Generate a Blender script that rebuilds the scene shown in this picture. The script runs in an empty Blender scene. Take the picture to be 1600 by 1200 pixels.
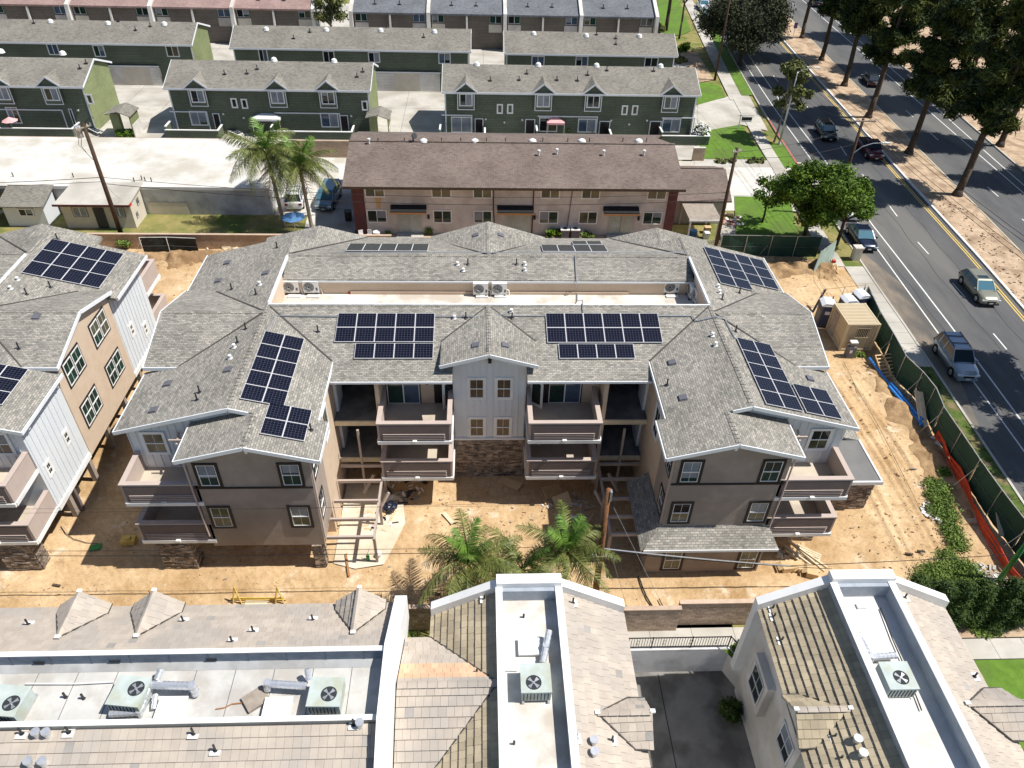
import bpy, bmesh, math, random
import numpy as np
from mathutils import Vector, Matrix
random.seed(7); np.random.seed(7)
sc = bpy.context.scene
C = sc.collection
# ---------------- camera ----------------
FPX, CAMH = 1180.0, 36.0
th, ro, ya = math.radians(39.2), math.radians(1.83), math.radians(3.1)
_f = Vector((math.sin(ya)*math.cos(th), math.cos(ya)*math.cos(th), -math.sin(th)))
_r0 = Vector((math.cos(ya), -math.sin(ya), 0)); _u0 = _r0.cross(_f)
_r = _r0*math.cos(ro)+_u0*math.sin(ro); _u = -_r0*math.sin(ro)+_u0*math.cos(ro)
cam = bpy.data.cameras.new('camera'); camo = bpy.data.objects.new('camera', cam); C.objects.link(camo)
camo.matrix_world = Matrix(((_r.x,_u.x,-_f.x,0),(_r.y,_u.y,-_f.y,0),(_r.z,_u.z,-_f.z,CAMH),(0,0,0,1)))
cam.sensor_width = 36; cam.lens = 36*FPX/1600; cam.clip_end = 2500; cam.clip_start = 0.5
sc.camera = camo
# ---------------- light ----------------
SUNV = Vector((0.62, -0.06, 1)).normalized()
w = bpy.data.worlds.new('World'); sc.world = w; w.use_nodes = True
nt = w.node_tree; bg = nt.nodes['Background']; sky = nt.nodes.new('ShaderNodeTexSky')
sky.sky_type = 'NISHITA'; sky.sun_disc = False
sky.sun_elevation = math.asin(SUNV.z); sky.sun_rotation = math.atan2(SUNV.x, SUNV.y)
sky.altitude = 50; sky.air_density = 1.0; sky.dust_density = 0.6; sky.ozone_density = 1.0
nt.links.new(sky.outputs[0], bg.inputs[0]); bg.inputs[1].default_value = 0.082
sl = bpy.data.lights.new('sun', 'SUN'); sl.energy = 5.0; sl.angle = math.radians(0.5); sl.color = (1, .955, .88)
so = bpy.data.objects.new('sun', sl); C.objects.link(so)
so.rotation_euler = (-SUNV).to_track_quat('-Z', 'Y').to_euler()
vs = sc.view_settings; vs.view_transform = 'Standard'; vs.look = 'None'; vs.gamma = 1; vs.exposure = 0.30
vs.use_curve_mapping = False
sc.cycles.max_bounces = 5

def G(px, py, z=0.0):
    d = _r*((px-800)/FPX) - _u*((py-600)/FPX) + _f
    t = (z-CAMH)/d.z
    return (d.x*t, d.y*t, z)
def GP(px, py, pl):            # on plane z = a + b x + c y
    a, b, c = pl
    d = _r*((px-800)/FPX) - _u*((py-600)/FPX) + _f
    t = (a-CAMH)/(d.z-b*d.x-c*d.y)
    return Vector((d.x*t, d.y*t, CAMH+d.z*t))
# ---------------- materials ----------------
M = {}
def _mat(name):
    m = bpy.data.materials.new(name); m.use_nodes = True; M[name] = m
    return m, m.node_tree, m.node_tree.nodes['Principled BSDF']
def N(nt, t, **k):
    n = nt.nodes.new(t)
    for a, b in k.items():
        if a.startswith('i_'): n.inputs[a[2:].replace('_', ' ')].default_value = b
        else: setattr(n, a, b)
    return n
def c4(c): return (c[0], c[1], c[2], 1)
def pm(name, c1, c2=None, scale=2.0, rough=.8, bump=0, bscale=20, metal=0, spec=.3, c3=None, s3=.25, detail=6, island=0, stretch=None):
    m, nt, b = _mat(name); L = nt.links
    b.inputs['Roughness'].default_value = rough; b.inputs['Metallic'].default_value = metal
    b.inputs['Specular IOR Level'].default_value = spec
    geo = N(nt, 'ShaderNodeNewGeometry'); pos = geo.outputs['Position']
    if stretch:
        mp = N(nt, 'ShaderNodeMapping'); mp.inputs['Scale'].default_value = stretch; L.new(pos, mp.inputs[0]); pos = mp.outputs[0]
    col = None
    if c2 is not None:
        n1 = N(nt, 'ShaderNodeTexNoise', i_Scale=scale, i_Detail=detail, i_Roughness=.62); L.new(pos, n1.inputs['Vector'])
        r = N(nt, 'ShaderNodeValToRGB'); r.color_ramp.elements[0].color = c4(c1); r.color_ramp.elements[1].color = c4(c2)
        r.color_ramp.elements[0].position = .36; r.color_ramp.elements[1].position = .64
        L.new(n1.outputs[0], r.inputs[0]); col = r.outputs[0]
        if c3 is not None:
            n2 = N(nt, 'ShaderNodeTexNoise', i_Scale=s3, i_Detail=5.0, i_Roughness=.55); L.new(pos, n2.inputs['Vector'])
            r2 = N(nt, 'ShaderNodeValToRGB'); r2.color_ramp.elements[0].position = .46; r2.color_ramp.elements[1].position = .62
            r2.color_ramp.elements[0].color = (0, 0, 0, 1); L.new(n2.outputs[0], r2.inputs[0])
            mx = N(nt, 'ShaderNodeMixRGB'); mx.inputs[2].default_value = c4(c3); L.new(r2.outputs[0], mx.inputs[0]); L.new(col, mx.inputs[1]); col = mx.outputs[0]
    if island and col is not None:
        hs = N(nt, 'ShaderNodeHueSaturation'); mr = N(nt, 'ShaderNodeMapRange'); mr.inputs[3].default_value = 1-island; mr.inputs[4].default_value = 1+island
        oi = N(nt, 'ShaderNodeObjectInfo'); ad_ = N(nt, 'ShaderNodeMath', operation='ADD'); fr_ = N(nt, 'ShaderNodeMath', operation='FRACT')
        L.new(geo.outputs['Random Per Island'], ad_.inputs[0]); L.new(oi.outputs['Random'], ad_.inputs[1]); L.new(ad_.outputs[0], fr_.inputs[0]); L.new(fr_.outputs[0], mr.inputs[0]); L.new(mr.outputs[0], hs.inputs['Value']); L.new(col, hs.inputs['Color']); col = hs.outputs[0]
    if col is None: b.inputs['Base Color'].default_value = c4(c1)
    else: L.new(col, b.inputs['Base Color'])
    if bump:
        nb = N(nt, 'ShaderNodeTexNoise', i_Scale=bscale, i_Detail=4.0); L.new(geo.outputs['Position'], nb.inputs['Vector'])
        bp = N(nt, 'ShaderNodeBump', i_Strength=1.0, i_Distance=bump); L.new(nb.outputs[0], bp.inputs['Height']); L.new(bp.outputs[0], b.inputs['Normal'])
    return m
def tilemat(name, cols, mortar, bw, bh, rough=.9, bump=.012, msize=.02, big=None, both=False, offs=.5, vert=False):
    """bricks / shingles / boards: rows follow the slope whatever way it faces"""
    m, nt, b = _mat(name); L = nt.links
    b.inputs['Roughness'].default_value = rough; b.inputs['Specular IOR Level'].default_value = .2
    g = N(nt, 'ShaderNodeNewGeometry'); sp = N(nt, 'ShaderNodeSeparateXYZ'); L.new(g.outputs['Position'], sp.inputs[0])
    sn = N(nt, 'ShaderNodeSeparateXYZ'); L.new(g.outputs['True Normal'], sn.inputs[0])
    ax = N(nt, 'ShaderNodeMath', operation='ABSOLUTE'); L.new(sn.outputs[0], ax.inputs[0])
    ay = N(nt, 'ShaderNodeMath', operation='ABSOLUTE'); L.new(sn.outputs[1], ay.inputs[0])
    gt = N(nt, 'ShaderNodeMath', operation='GREATER_THAN'); L.new(ax.outputs[0], gt.inputs[0]); L.new(ay.outputs[0], gt.inputs[1])
    ca = N(nt, 'ShaderNodeCombineXYZ'); cb = N(nt, 'ShaderNodeCombineXYZ')
    if vert:
        L.new(sp.outputs[0], ca.inputs[0]); L.new(sp.outputs[2], ca.inputs[1]); L.new(sp.outputs[1], cb.inputs[0]); L.new(sp.outputs[2], cb.inputs[1])
    else:
        L.new(sp.outputs[0], ca.inputs[0]); L.new(sp.outputs[1], ca.inputs[1]); L.new(sp.outputs[1], cb.inputs[0]); L.new(sp.outputs[0], cb.inputs[1])
    mv = N(nt, 'ShaderNodeMix', data_type='VECTOR'); L.new(gt.outputs[0], mv.inputs[0]); L.new(ca.outputs[0], mv.inputs[4]); L.new(cb.outputs[0], mv.inputs[5])
    br = N(nt, 'ShaderNodeTexBrick', i_Scale=1.0); br.offset = offs
    br.inputs['Brick Width'].default_value = bw; br.inputs['Row Height'].default_value = bh; br.inputs['Mortar Size'].default_value = msize*bh
    br.inputs['Mortar Smooth'].default_value = .3
    br.inputs['Color1'].default_value = (0, 0, 0, 1); br.inputs['Color2'].default_value = (1, 1, 1, 1); br.inputs['Mortar'].default_value = (.5, .5, .5, 1)
    L.new(mv.outputs[1], br.inputs['Vector'])
    r = N(nt, 'ShaderNodeValToRGB'); cr = r.color_ramp
    while len(cr.elements) < len(cols): cr.elements.new(.5)
    for i, c in enumerate(cols): cr.elements[i].position = i/(len(cols)-1)*.9+.05; cr.elements[i].color = c4(c)
    L.new(br.outputs['Color'], r.inputs[0])
    mx = N(nt, 'ShaderNodeMixRGB'); L.new(br.outputs['Fac'], mx.inputs[0]); L.new(r.outputs[0], mx.inputs[1]); mx.inputs[2].default_value = c4(mortar)
    n2 = N(nt, 'ShaderNodeTexNoise', i_Scale=.35, i_Detail=7.0); L.new(g.outputs['Position'], n2.inputs['Vector'])
    mr = N(nt, 'ShaderNodeMapRange'); mr.inputs[1].default_value = .3; mr.inputs[2].default_value = .7; mr.inputs[3].default_value = .84; mr.inputs[4].default_value = 1.14; L.new(n2.outputs[0], mr.inputs[0])
    n3 = N(nt, 'ShaderNodeTexNoise', i_Scale=9.0, i_Detail=5.0); L.new(g.outputs['Position'], n3.inputs['Vector'])
    mr3 = N(nt, 'ShaderNodeMapRange'); mr3.inputs[1].default_value = .3; mr3.inputs[2].default_value = .7; mr3.inputs[3].default_value = .82; mr3.inputs[4].default_value = 1.18; L.new(n3.outputs[0], mr3.inputs[0])
    mu = N(nt, 'ShaderNodeMath', operation='MULTIPLY'); L.new(mr.outputs[0], mu.inputs[0]); L.new(mr3.outputs[0], mu.inputs[1])
    hs = N(nt, 'ShaderNodeHueSaturation'); L.new(mu.outputs[0], hs.inputs['Value']); L.new(mx.outputs[0], hs.inputs['Color']); L.new(hs.outputs[0], b.inputs['Base Color'])
    iv = N(nt, 'ShaderNodeMath', operation='SUBTRACT'); iv.inputs[0].default_value = 1; L.new(br.outputs['Fac'], iv.inputs[1])
    # each row thicker at its lower edge is approximated by the random brick value
    ad = N(nt, 'ShaderNodeMath', operation='MULTIPLY_ADD'); ad.inputs[1].default_value = .5; L.new(br.outputs['Color'], ad.inputs[0]); L.new(iv.outputs[0], ad.inputs[2])
    bp = N(nt, 'ShaderNodeBump', i_Strength=1.0, i_Distance=bump); L.new(ad.outputs[0], bp.inputs['Height']); L.new(bp.outputs[0], b.inputs['Normal'])
    return m
tilemat('shingle_new', [(.20,.195,.175),(.30,.282,.25),(.25,.24,.215),(.385,.358,.315),(.32,.30,.265)], (.18,.172,.155), .26, .12, msize=.10)
tilemat('shingle_brown', [(.158,.122,.105),(.222,.18,.157),(.187,.148,.13)], (.12,.09,.078), .33, .16, msize=.1)
tilemat('shingle_far', [(.18,.17,.15),(.27,.255,.22),(.225,.21,.185)], (.15,.14,.12), .33, .16, msize=.08)
tilemat('shingle_slate', [(.13,.14,.16),(.19,.20,.22),(.16,.17,.19)], (.1,.11,.12), .33, .16, msize=.08)
tilemat('shingle_rose', [(.30,.20,.18),(.38,.27,.245),(.33,.23,.21)], (.22,.15,.14), .33, .16, msize=.08)
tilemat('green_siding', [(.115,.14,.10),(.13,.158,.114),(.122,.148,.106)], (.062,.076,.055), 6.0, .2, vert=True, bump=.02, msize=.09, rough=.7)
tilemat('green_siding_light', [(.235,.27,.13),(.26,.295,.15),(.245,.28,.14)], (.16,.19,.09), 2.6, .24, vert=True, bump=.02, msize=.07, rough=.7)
tilemat('brown_siding', [(.17,.145,.12),(.195,.165,.14),(.18,.155,.13)], (.09,.08,.07), 6.0, .22, vert=True, bump=.02, msize=.08)
tilemat('block_far', [(.36,.27,.19),(.42,.32,.23),(.39,.295,.21)], (.30,.23,.17), .4, .2, vert=True, bump=.008, msize=.05)
pm('stucco', (.56,.44,.33), (.61,.49,.375), 1.2, .92, .006, 30); pm('stucco_front_shade', (.33,.275,.235), (.375,.315,.27), 1.6, .92, .008, 26, c3=(.30,.25,.21), s3=.5)  # front stucco: shade of the south walls put into its darker tone
pm('stucco_pale', (.54,.505,.475), (.64,.60,.565), 1.3, .92, .008, 25, c3=(.45,.41,.38), s3=.35)
pm('stucco_white', (.62,.60,.57), (.72,.70,.67), 1.0, .9, .006, 25, c3=(.52,.49,.45), s3=.3)
pm('stucco_shed', (.55,.50,.42), (.62,.57,.49), 1.2, .9, .005, 25)
pm('stucco_taupe', (.45,.37,.33), (.49,.405,.36), 1.5, .85, .004, 30)
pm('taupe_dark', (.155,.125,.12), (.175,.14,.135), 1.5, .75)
pm('deck', (.48,.42,.34), (.55,.48,.39), 1.0, .8, c3=(.42,.36,.3), s3=.6)
pm('siding_white', (.64,.68,.72), (.68,.71,.74), .8, .6)
pm('paint_white', (.70,.73,.76), (.75,.77,.79), 1.5, .5)
pm('paint_white_bright', (.80,.80,.79), (.86,.86,.85), 1.0, .6, c3=(.70,.70,.69), s3=.5)
pm('membrane_white', (.62,.60,.56), (.72,.70,.65), .7, .65, c3=(.47,.42,.36), s3=.5)
pm('membrane_grey', (.36,.37,.38), (.43,.44,.45), .8, .55, .01, 3, c3=(.31,.31,.31), s3=.6); pm('membrane_pale', (.49,.485,.465), (.57,.56,.54), .9, .6, .01, 3, c3=(.42,.40,.37), s3=.7); pm('membrane_shade_blue', (.13,.18,.25), (.20,.25,.32), 2.5, .45, .03, 5)  # blue membrane: shadow on a parapet's inner face put into the colour
pm('membrane_wall_shade', (.30,.34,.39), (.38,.42,.47), 1.5, .5, .02, 4); pm('dust_concrete', (.52,.44,.33), (.66,.57,.44), .9, .95, .01, 12, c3=(.62,.58,.50), s3=.5); pm('membrane_dark', (.15,.15,.15), (.18,.18,.175), .8, .8)  # wall membrane: shade of the parapets' inner faces put into its blue-grey
pm('trim_black', (.018,.016,.018), None, rough=.5)
pm('metal_dark', (.05,.05,.055), None, rough=.45, metal=.4)
pm('vent_grey', (.13,.13,.15), None, rough=.6)
pm('steel', (.50,.51,.52), (.62,.63,.64), 6, .38, metal=.7); pm('panel_frame', (.72,.72,.74), None, rough=.5)
pm('duct', (.62,.64,.68), (.75,.77,.80), 5, .35, metal=.6)
pm('valley', (.07,.065,.06), None, rough=.7)
pm('ac_white', (.74,.74,.72), (.78,.78,.76), 4, .5)
pm('ac_green', (.40,.46,.44), (.48,.54,.52), 1.6, .6, c3=(.40,.42,.34), s3=1.1)
pm('ac_inner', (.03,.035,.04), None, rough=.8)
def glass(name, c, rough=.06, c2=None):
    m = pm(name, c, c2, 1.1, rough, spec=.6); return m
glass('glass', (.015,.025,.022)); glass('glass_dark', (.012,.014,.02), .04); glass('glass_green', (.02,.06,.045), c2=(.01,.025,.02)); glass('glass_blue', (.05,.08,.13), c2=(.09,.13,.19))
glass('glass_curtain', (.26,.29,.33), .3, (.16,.19,.23)); glass('glass_brown', (.10,.065,.04), .2, (.06,.045,.03)); glass('glass_olive', (.13,.13,.075), .12, (.06,.06,.035))
glass('car_glass', (.02,.035,.05), .04); glass('car_glass_teal', (.06,.16,.22), .06)
pm('concrete', (.44,.42,.375), (.53,.50,.455), 1.2, .9, .004, 30, c3=(.37,.345,.30), s3=.3, detail=9)
pm('concrete_alley', (.54,.52,.48), (.66,.64,.60), .9, .9, .003, 20, c3=(.46,.43,.37), s3=.22, detail=9)
pm('concrete_grey', (.20,.195,.18), (.245,.235,.22), .9, .85, .004, 25, c3=(.125,.12,.11), s3=.5)
pm('concrete_dark', (.10,.105,.11), (.15,.155,.16), .9, .9, c3=(.18,.18,.18), s3=.9)
pm('concrete_wall', (.60,.60,.61), (.70,.70,.71), 1.0, .9, .006, 20, c3=(.44,.44,.44), s3=.6)
pm('asphalt', (.082,.084,.088), (.112,.113,.116), .7, .88, .004, 60, c3=(.145,.14,.132), s3=.16, stretch=(1, .22, 1), detail=9)
pm('asphalt_dusty', (.16,.135,.11), (.26,.215,.165), .5, .9, .004, 50, c3=(.10,.095,.09), s3=.3, stretch=(1, .4, 1))
pm('paint_road', (.62,.62,.60), (.74,.74,.72), 3, .7); pm('paint_yellow', (.60,.42,.09), (.68,.50,.16), 3, .7)
pm('paint_red', (.42,.08,.06), (.50,.16,.12), 3, .7)
pm('lawn', (.085,.17,.018), (.13,.235,.028), 1.6, .9, .03, 25, c3=(.10,.165,.03), s3=.3)
pm('lawn_dry', (.20,.19,.06), (.30,.25,.10), .9, .9, .03, 20, c3=(.11,.15,.03), s3=.35)
pm('verge_grass', (.06,.10,.02), (.12,.17,.035), 2.2, .95, .04, 25, c3=(.22,.16,.09), s3=.9); pm('mulch', (.40,.29,.19), (.54,.41,.29), 1.4, .95, .03, 8, c3=(.30,.21,.14), s3=.5)
pm('wood', (.58,.40,.21), (.68,.49,.28), 3, .8); pm('wood_pale', (.62,.52,.36), (.72,.62,.45), 3, .8)
pm('wood_grey', (.27,.23,.19), (.36,.31,.26), 3, .85); pm('pole_wood', (.05,.03,.02), (.085,.05,.03), 6, .85, .01, 30)
pm('pole_brown', (.16,.07,.03), (.25,.12,.055), 5, .85, .01, 30)
pm('trellis_paint', (.40,.33,.29), (.44,.37,.33), 2, .7)
pm('cardboard', (.55,.38,.20), (.62,.45,.26), 3, .85)
pm('bark', (.055,.04,.03), (.10,.075,.055), 5, .95, .03, 12); pm('bark_pale', (.20,.16,.12), (.32,.27,.21), 5, .9, .02, 14)
pm('leaf_pine', (.030,.044,.012), (.10,.12,.028), .35, .75, c3=(.035,.055,.028), s3=.6, island=.35, spec=.1)
pm('leaf_oak', (.028,.036,.018), (.06,.068,.036), .7, .75, island=.4, spec=.15)
pm('leaf_green', (.040,.090,.008), (.11,.185,.016), .8, .6, island=.4, spec=.2)
pm('leaf_olive', (.08,.10,.03), (.16,.17,.05), .8, .7, island=.4)
pm('leaf_hedge', (.020,.045,.008), (.06,.10,.016), 1.3, .75, island=.4)
pm('leaf_weed', (.10,.17,.03), (.19,.26,.06), 1.2, .8, island=.35)
pm('frond', (.075,.10,.02), (.18,.20,.055), .9, .5, island=.3, spec=.3); pm('frond_new', (.09,.19,.03), (.16,.26,.045), 1.2, .45, island=.25)
pm('frond_dry', (.24,.17,.07), (.34,.26,.12), 1.2, .8, island=.25)
pm('flower_white', (.7,.7,.68), (.8,.8,.78), 3, .7); pm('flower_pink', (.65,.2,.25), None); pm('flower_yellow', (.7,.5,.08), None)
pm('screen_green', (.018,.055,.038), (.028,.075,.052), .7, .75, .01, 4); pm('screen_black', (.02,.024,.022), (.035,.04,.037), .8, .8, .03, 2)
pm('screen_pale', (.25,.32,.28), (.30,.38,.33), .8, .7)
pm('orange_net', (.62,.06,.025), (.72,.10,.04), 3, .6)
pm('pipe_blue', (.03,.20,.62), (.05,.26,.70), 4, .4)
pm('container_tan', (.53,.44,.30), (.57,.475,.33), .8, .55)
pm('toilet_body', (.11,.11,.12), (.13,.13,.14), 3, .6); pm('toilet_blue', (.05,.06,.11), None, rough=.5); pm('toilet_roof', (.72,.74,.78), (.78,.80,.83), 4, .6)
pm('brown_wall', (.10,.035,.035), (.13,.05,.048), 1.5, .8); pm('awning', (.018,.018,.02), None, rough=.9); pm('orange_wood', (.36,.17,.07), None)
pm('stone_a', (.16,.125,.10), (.34,.28,.23), 2.2, .9, .01, 18, island=.5)
pm('stone_dark', (.06,.05,.045), None)
pm('block', (.42,.315,.235), (.52,.40,.31), 2.2, .92, .006, 25, island=.16); pm('grout', (.30,.245,.20), None, rough=.95)
pm('roof_tile', (.42,.365,.31), (.485,.425,.36), 1.2, .85, .004, 20, island=.07, c3=(.39,.35,.31), s3=.4)
pm('roof_tile_olive', (.38,.32,.225), (.45,.38,.265), 1.2, .85, .004, 20, island=.16, c3=(.33,.28,.20), s3=.5)
pm('roof_tile_grey', (.30,.28,.26), (.35,.33,.31), 2, .85, island=.1); pm('roof_tile_new', (.58,.38,.24), (.66,.45,.30), 1.2, .85, island=.1)
pm('pink', (.72,.36,.36), (.78,.42,.42), 2, .7); pm('blue_cloth', (.06,.16,.34), (.10,.22,.42), 2, .7); pm('white_plastic', (.75,.75,.75), None, rough=.5)
pm('tyre', (.015,.015,.016), None, rough=.8); pm('green_paint', (.03,.22,.05), (.05,.28,.07), 3, .5); pm('black_plastic', (.02,.02,.022), None, rough=.5)
pm('pool', (.02,.42,.62), (.04,.50,.70), 2, .1); pm('rust', (.45,.28,.12), (.52,.35,.18), 2, .9); pm('copper_red', (.45,.05,.03), None)
pm('sign_purple', (.12,.07,.22), None); pm('headlight', (.75,.78,.82), None, rough=.1, spec=.8); pm('taillight', (.35,.02,.02), None, rough=.2)
pm('plate', (.7,.7,.7), None)
for n, c in dict(car_navy=(.012,.02,.045), car_silverblue=(.30,.36,.44), car_gold=(.30,.29,.22), car_black=(.012,.013,.016), car_maroon=(.10,.012,.022), car_white=(.72,.73,.75), car_teal=(.16,.26,.33), car_blue=(.10,.17,.30), car_silver=(.50,.53,.57)).items():
    m = pm(n, c, None, rough=.28, metal=.35 if n not in ('car_white',) else 0, spec=.5)
    m.node_tree.nodes['Principled BSDF'].inputs['Coat Weight'].default_value = .8
# solar cells: dark blue with a fine silver grid
m, nt_, b = _mat('solar_cell'); L = nt_.links
b.inputs['Roughness'].default_value = .18; b.inputs['Specular IOR Level'].default_value = .25
tc = N(nt_, 'ShaderNodeTexCoord'); br = N(nt_, 'ShaderNodeTexBrick', i_Scale=1.0); br.offset = 0
br.inputs['Brick Width'].default_value = .17; br.inputs['Row Height'].default_value = .17; br.inputs['Mortar Size'].default_value = .006
br.inputs['Color1'].default_value = (.004,.005,.014,1); br.inputs['Color2'].default_value = (.006,.007,.018,1); br.inputs['Mortar'].default_value = (.075,.08,.10,1)
L.new(tc.outputs['Object'], br.inputs['Vector']); L.new(br.outputs['Color'], b.inputs['Base Color'])
# site dirt
m, nt_, b = _mat('dirt'); L = nt_.links; b.inputs['Roughness'].default_value = .95; b.inputs['Specular IOR Level'].default_value = .1
g = N(nt_, 'ShaderNodeNewGeometry')
def nz(s, d=6, r=.6):
    n = N(nt_, 'ShaderNodeTexNoise', i_Scale=s, i_Detail=float(d), i_Roughness=r); L.new(g.outputs['Position'], n.inputs['Vector']); return n.outputs[0]
def ramp(src, a, b_, ca, cb):
    r = N(nt_, 'ShaderNodeValToRGB'); r.color_ramp.elements[0].position = a; r.color_ramp.elements[1].position = b_
    r.color_ramp.elements[0].color = c4(ca); r.color_ramp.elements[1].color = c4(cb); L.new(src, r.inputs[0]); return r.outputs[0]
base = ramp(nz(.22, 8, .65), .36, .62, (.43,.285,.145), (.66,.485,.295))
mx = N(nt_, 'ShaderNodeMixRGB', blend_type='MULTIPLY'); mx.inputs[0].default_value = 1; L.new(base, mx.inputs[1]); L.new(ramp(nz(3.5, 8, .75), .30, .66, (.74,.70,.66), (1.1,1.1,1.1)), mx.inputs[2])
mx2 = N(nt_, 'ShaderNodeMixRGB'); L.new(ramp(nz(.5, 6, .7), .58, .68, (0,0,0), (.8,.8,.8)), mx2.inputs[0]); L.new(mx.outputs[0], mx2.inputs[1]); mx2.inputs[2].default_value = (.70,.60,.46,1)
mx3 = N(nt_, 'ShaderNodeMixRGB'); L.new(ramp(nz(.8, 9, .8), .54, .64, (0,0,0), (.75,.75,.75)), mx3.inputs[0]); L.new(mx2.outputs[0], mx3.inputs[1]); mx3.inputs[2].default_value = (.36,.24,.13,1)
L.new(mx3.outputs[0], b.inputs['Base Color'])
bp = N(nt_, 'ShaderNodeBump', i_Strength=1.0, i_Distance=.06); L.new(nz(5, 9, .75), bp.inputs['Height']); L.new(bp.outputs[0], b.inputs['Normal'])

pm('soil_dark', (.30,.19,.095), (.44,.30,.165), 1.6, .95, .06, 5, c3=(.25,.155,.08), s3=.9); pm('kerb_white', (.66,.65,.62), (.74,.73,.70), 1, .8)
# ---------------- mesh helpers ----------------
class MB:
    def __init__(s): s.v = []; s.f = []; s.mi = []
    def add(s, vs, fs, mi=0):
        o = len(s.v); s.v += [tuple(p) for p in vs]; s.f += [tuple(i+o for i in q) for q in fs]; s.mi += [mi]*len(fs); return s
    def box(s, x0, x1, y0, y1, z0, z1, mi=0):
        return s.add([(x0,y0,z0),(x1,y0,z0),(x1,y1,z0),(x0,y1,z0),(x0,y0,z1),(x1,y0,z1),(x1,y1,z1),(x0,y1,z1)],
                     [(0,3,2,1),(4,5,6,7),(0,1,5,4),(1,2,6,5),(2,3,7,6),(3,0,4,7)], mi)
    def obox(s, c, a, b, n, ha, hb, hn, mi=0):
        c, a, b, n = Vector(c), Vector(a), Vector(b), Vector(n); vs = []
        for k in (-1, 1):
            for (i, j) in ((-1,-1),(1,-1),(1,1),(-1,1)): vs.append(c+a*ha*i+b*hb*j+n*hn*k)
        return s.add(vs, [(0,3,2,1),(4,5,6,7),(0,1,5,4),(1,2,6,5),(2,3,7,6),(3,0,4,7)], mi)
    def beam(s, p, q, w=.1, h=.1, up=(0,0,1), mi=0):
        p, q = Vector(p), Vector(q); d = q-p; L_ = d.length
        if L_ < 1e-6: return s
        d /= L_; up = Vector(up)
        if abs(d.dot(up)) > .98: up = Vector((0, 1, 0))
        a = d.cross(up).normalized(); b = a.cross(d).normalized()
        return s.obox((p+q)/2, a, b, d, w/2, h/2, L_/2, mi)
    def prism(s, pts, off, mi=0):
        pts = [Vector(p) for p in pts]; off = Vector(off); n = len(pts)
        nrm = Vector((0,0,0))
        for i in range(n): nrm += pts[i].cross(pts[(i+1) % n])
        if nrm.dot(off) > 0: pts = pts[::-1]
        vs = pts+[p+off for p in pts]
        fs = [tuple(range(n)), tuple(reversed(range(n, 2*n)))]+[(i, n+i, n+(i+1) % n, (i+1) % n) for i in range(n)]
        return s.add(vs, fs, mi)
    def cyl(s, p, q, r, r2=None, n=8, mi=0, caps=True):
        p, q = Vector(p), Vector(q); r2 = r if r2 is None else r2; d = (q-p).normalized()
        up = Vector((0,0,1)) if abs(d.z) < .95 else Vector((1,0,0)); a = d.cross(up).normalized(); b = d.cross(a)
        vs = []
        for (c, rr) in ((p, r), (q, r2)):
            for i in range(n): t = 2*math.pi*i/n; vs.append(c+a*rr*math.cos(t)+b*rr*math.sin(t))
        fs = [(i, i+n, (i+1) % n+n, (i+1) % n) for i in range(n)]
        if caps: fs += [tuple(range(n)), tuple(reversed(range(n, 2*n)))]
        return s.add(vs, fs, mi)
    def tube(s, pts, r, n=5, mi=0, taper=None):
        for i in range(len(pts)-1):
            ra = r if taper is None else r+(taper-r)*i/(len(pts)-1); rb = r if taper is None else r+(taper-r)*(i+1)/(len(pts)-1)
            s.cyl(pts[i], pts[i+1], ra, rb, n, mi, caps=(i in (0, len(pts)-2)))
        return s
    def quad(s, *p, mi=0): return s.add(p, [tuple(range(len(p)))], mi)
    def slab(s, pts, t, mi=0):            # roof sheet: polygon and the same lowered by t
        return s.prism([Vector(p)-Vector((0,0,t)) for p in pts], (0,0,t), mi)
    def mesh(s, name, mats, off=(0,0,0), smooth=False):
        me = bpy.data.meshes.new(name); o = Vector(off)
        me.from_pydata([(v[0]-o.x, v[1]-o.y, v[2]-o.z) for v in s.v], [], s.f)
        if not isinstance(mats, (list, tuple)): mats = [mats]
        for m_ in mats: me.materials.append(M[m_])
        if len(mats) > 1: me.polygons.foreach_set('material_index', s.mi)
        if smooth: me.polygons.foreach_set('use_smooth', [True]*len(s.f))
        me.update(); return me
    def build(s, name, mats, parent=None, smooth=False, off=None):
        if off is None: off = ORG.get(parent.name, (0,0,0)) if parent is not None else (0,0,0)
        o = bpy.data.objects.new(name, s.mesh(name, mats, off, smooth)); C.objects.link(o)
        if parent is not None: o.parent = parent; ORG[o.name] = off
        return o
ORG = {}
def tag(o, label=None, cat=None, group=None, kind=None):
    if label: o['label'] = label
    if cat: o['category'] = cat
    if group: o['group'] = group
    if kind: o['kind'] = kind
    return o
def thing(name, label, cat, loc=(0,0,0), group=None, rel=False, rz=0):
    """Empty at the thing's base; parts are given in world space unless rel"""
    o = bpy.data.objects.new(name, None); C.objects.link(o); o.location = loc; o.rotation_euler = (0, 0, rz); o.empty_display_size = .3
    ORG[o.name] = (0,0,0) if rel else tuple(loc)
    return tag(o, label, cat, group)
def solo(mb, name, mats, label, cat, group=None, loc=None, smooth=False):
    """a thing that is one mesh, with its origin at its base"""
    if loc is None:
        a = np.array(mb.v); loc = ((a[:,0].min()+a[:,0].max())/2, (a[:,1].min()+a[:,1].max())/2, a[:,2].min())
    o = mb.build(name, mats, None, smooth, off=loc); o.location = loc
    return tag(o, label, cat, group)
def struct(mb, name, mats, smooth=False): return tag(mb.build(name, mats, None, smooth), kind='structure')
def inst(name, mesh, parent, mw):        # part sharing a mesh, placed by matrix in the parent's space
    o = bpy.data.objects.new(name, mesh); C.objects.link(o)
    if parent is not None: o.parent = parent
    o.matrix_basis = mw; return o
def kids(o): return [c for c in o.children]
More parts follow.
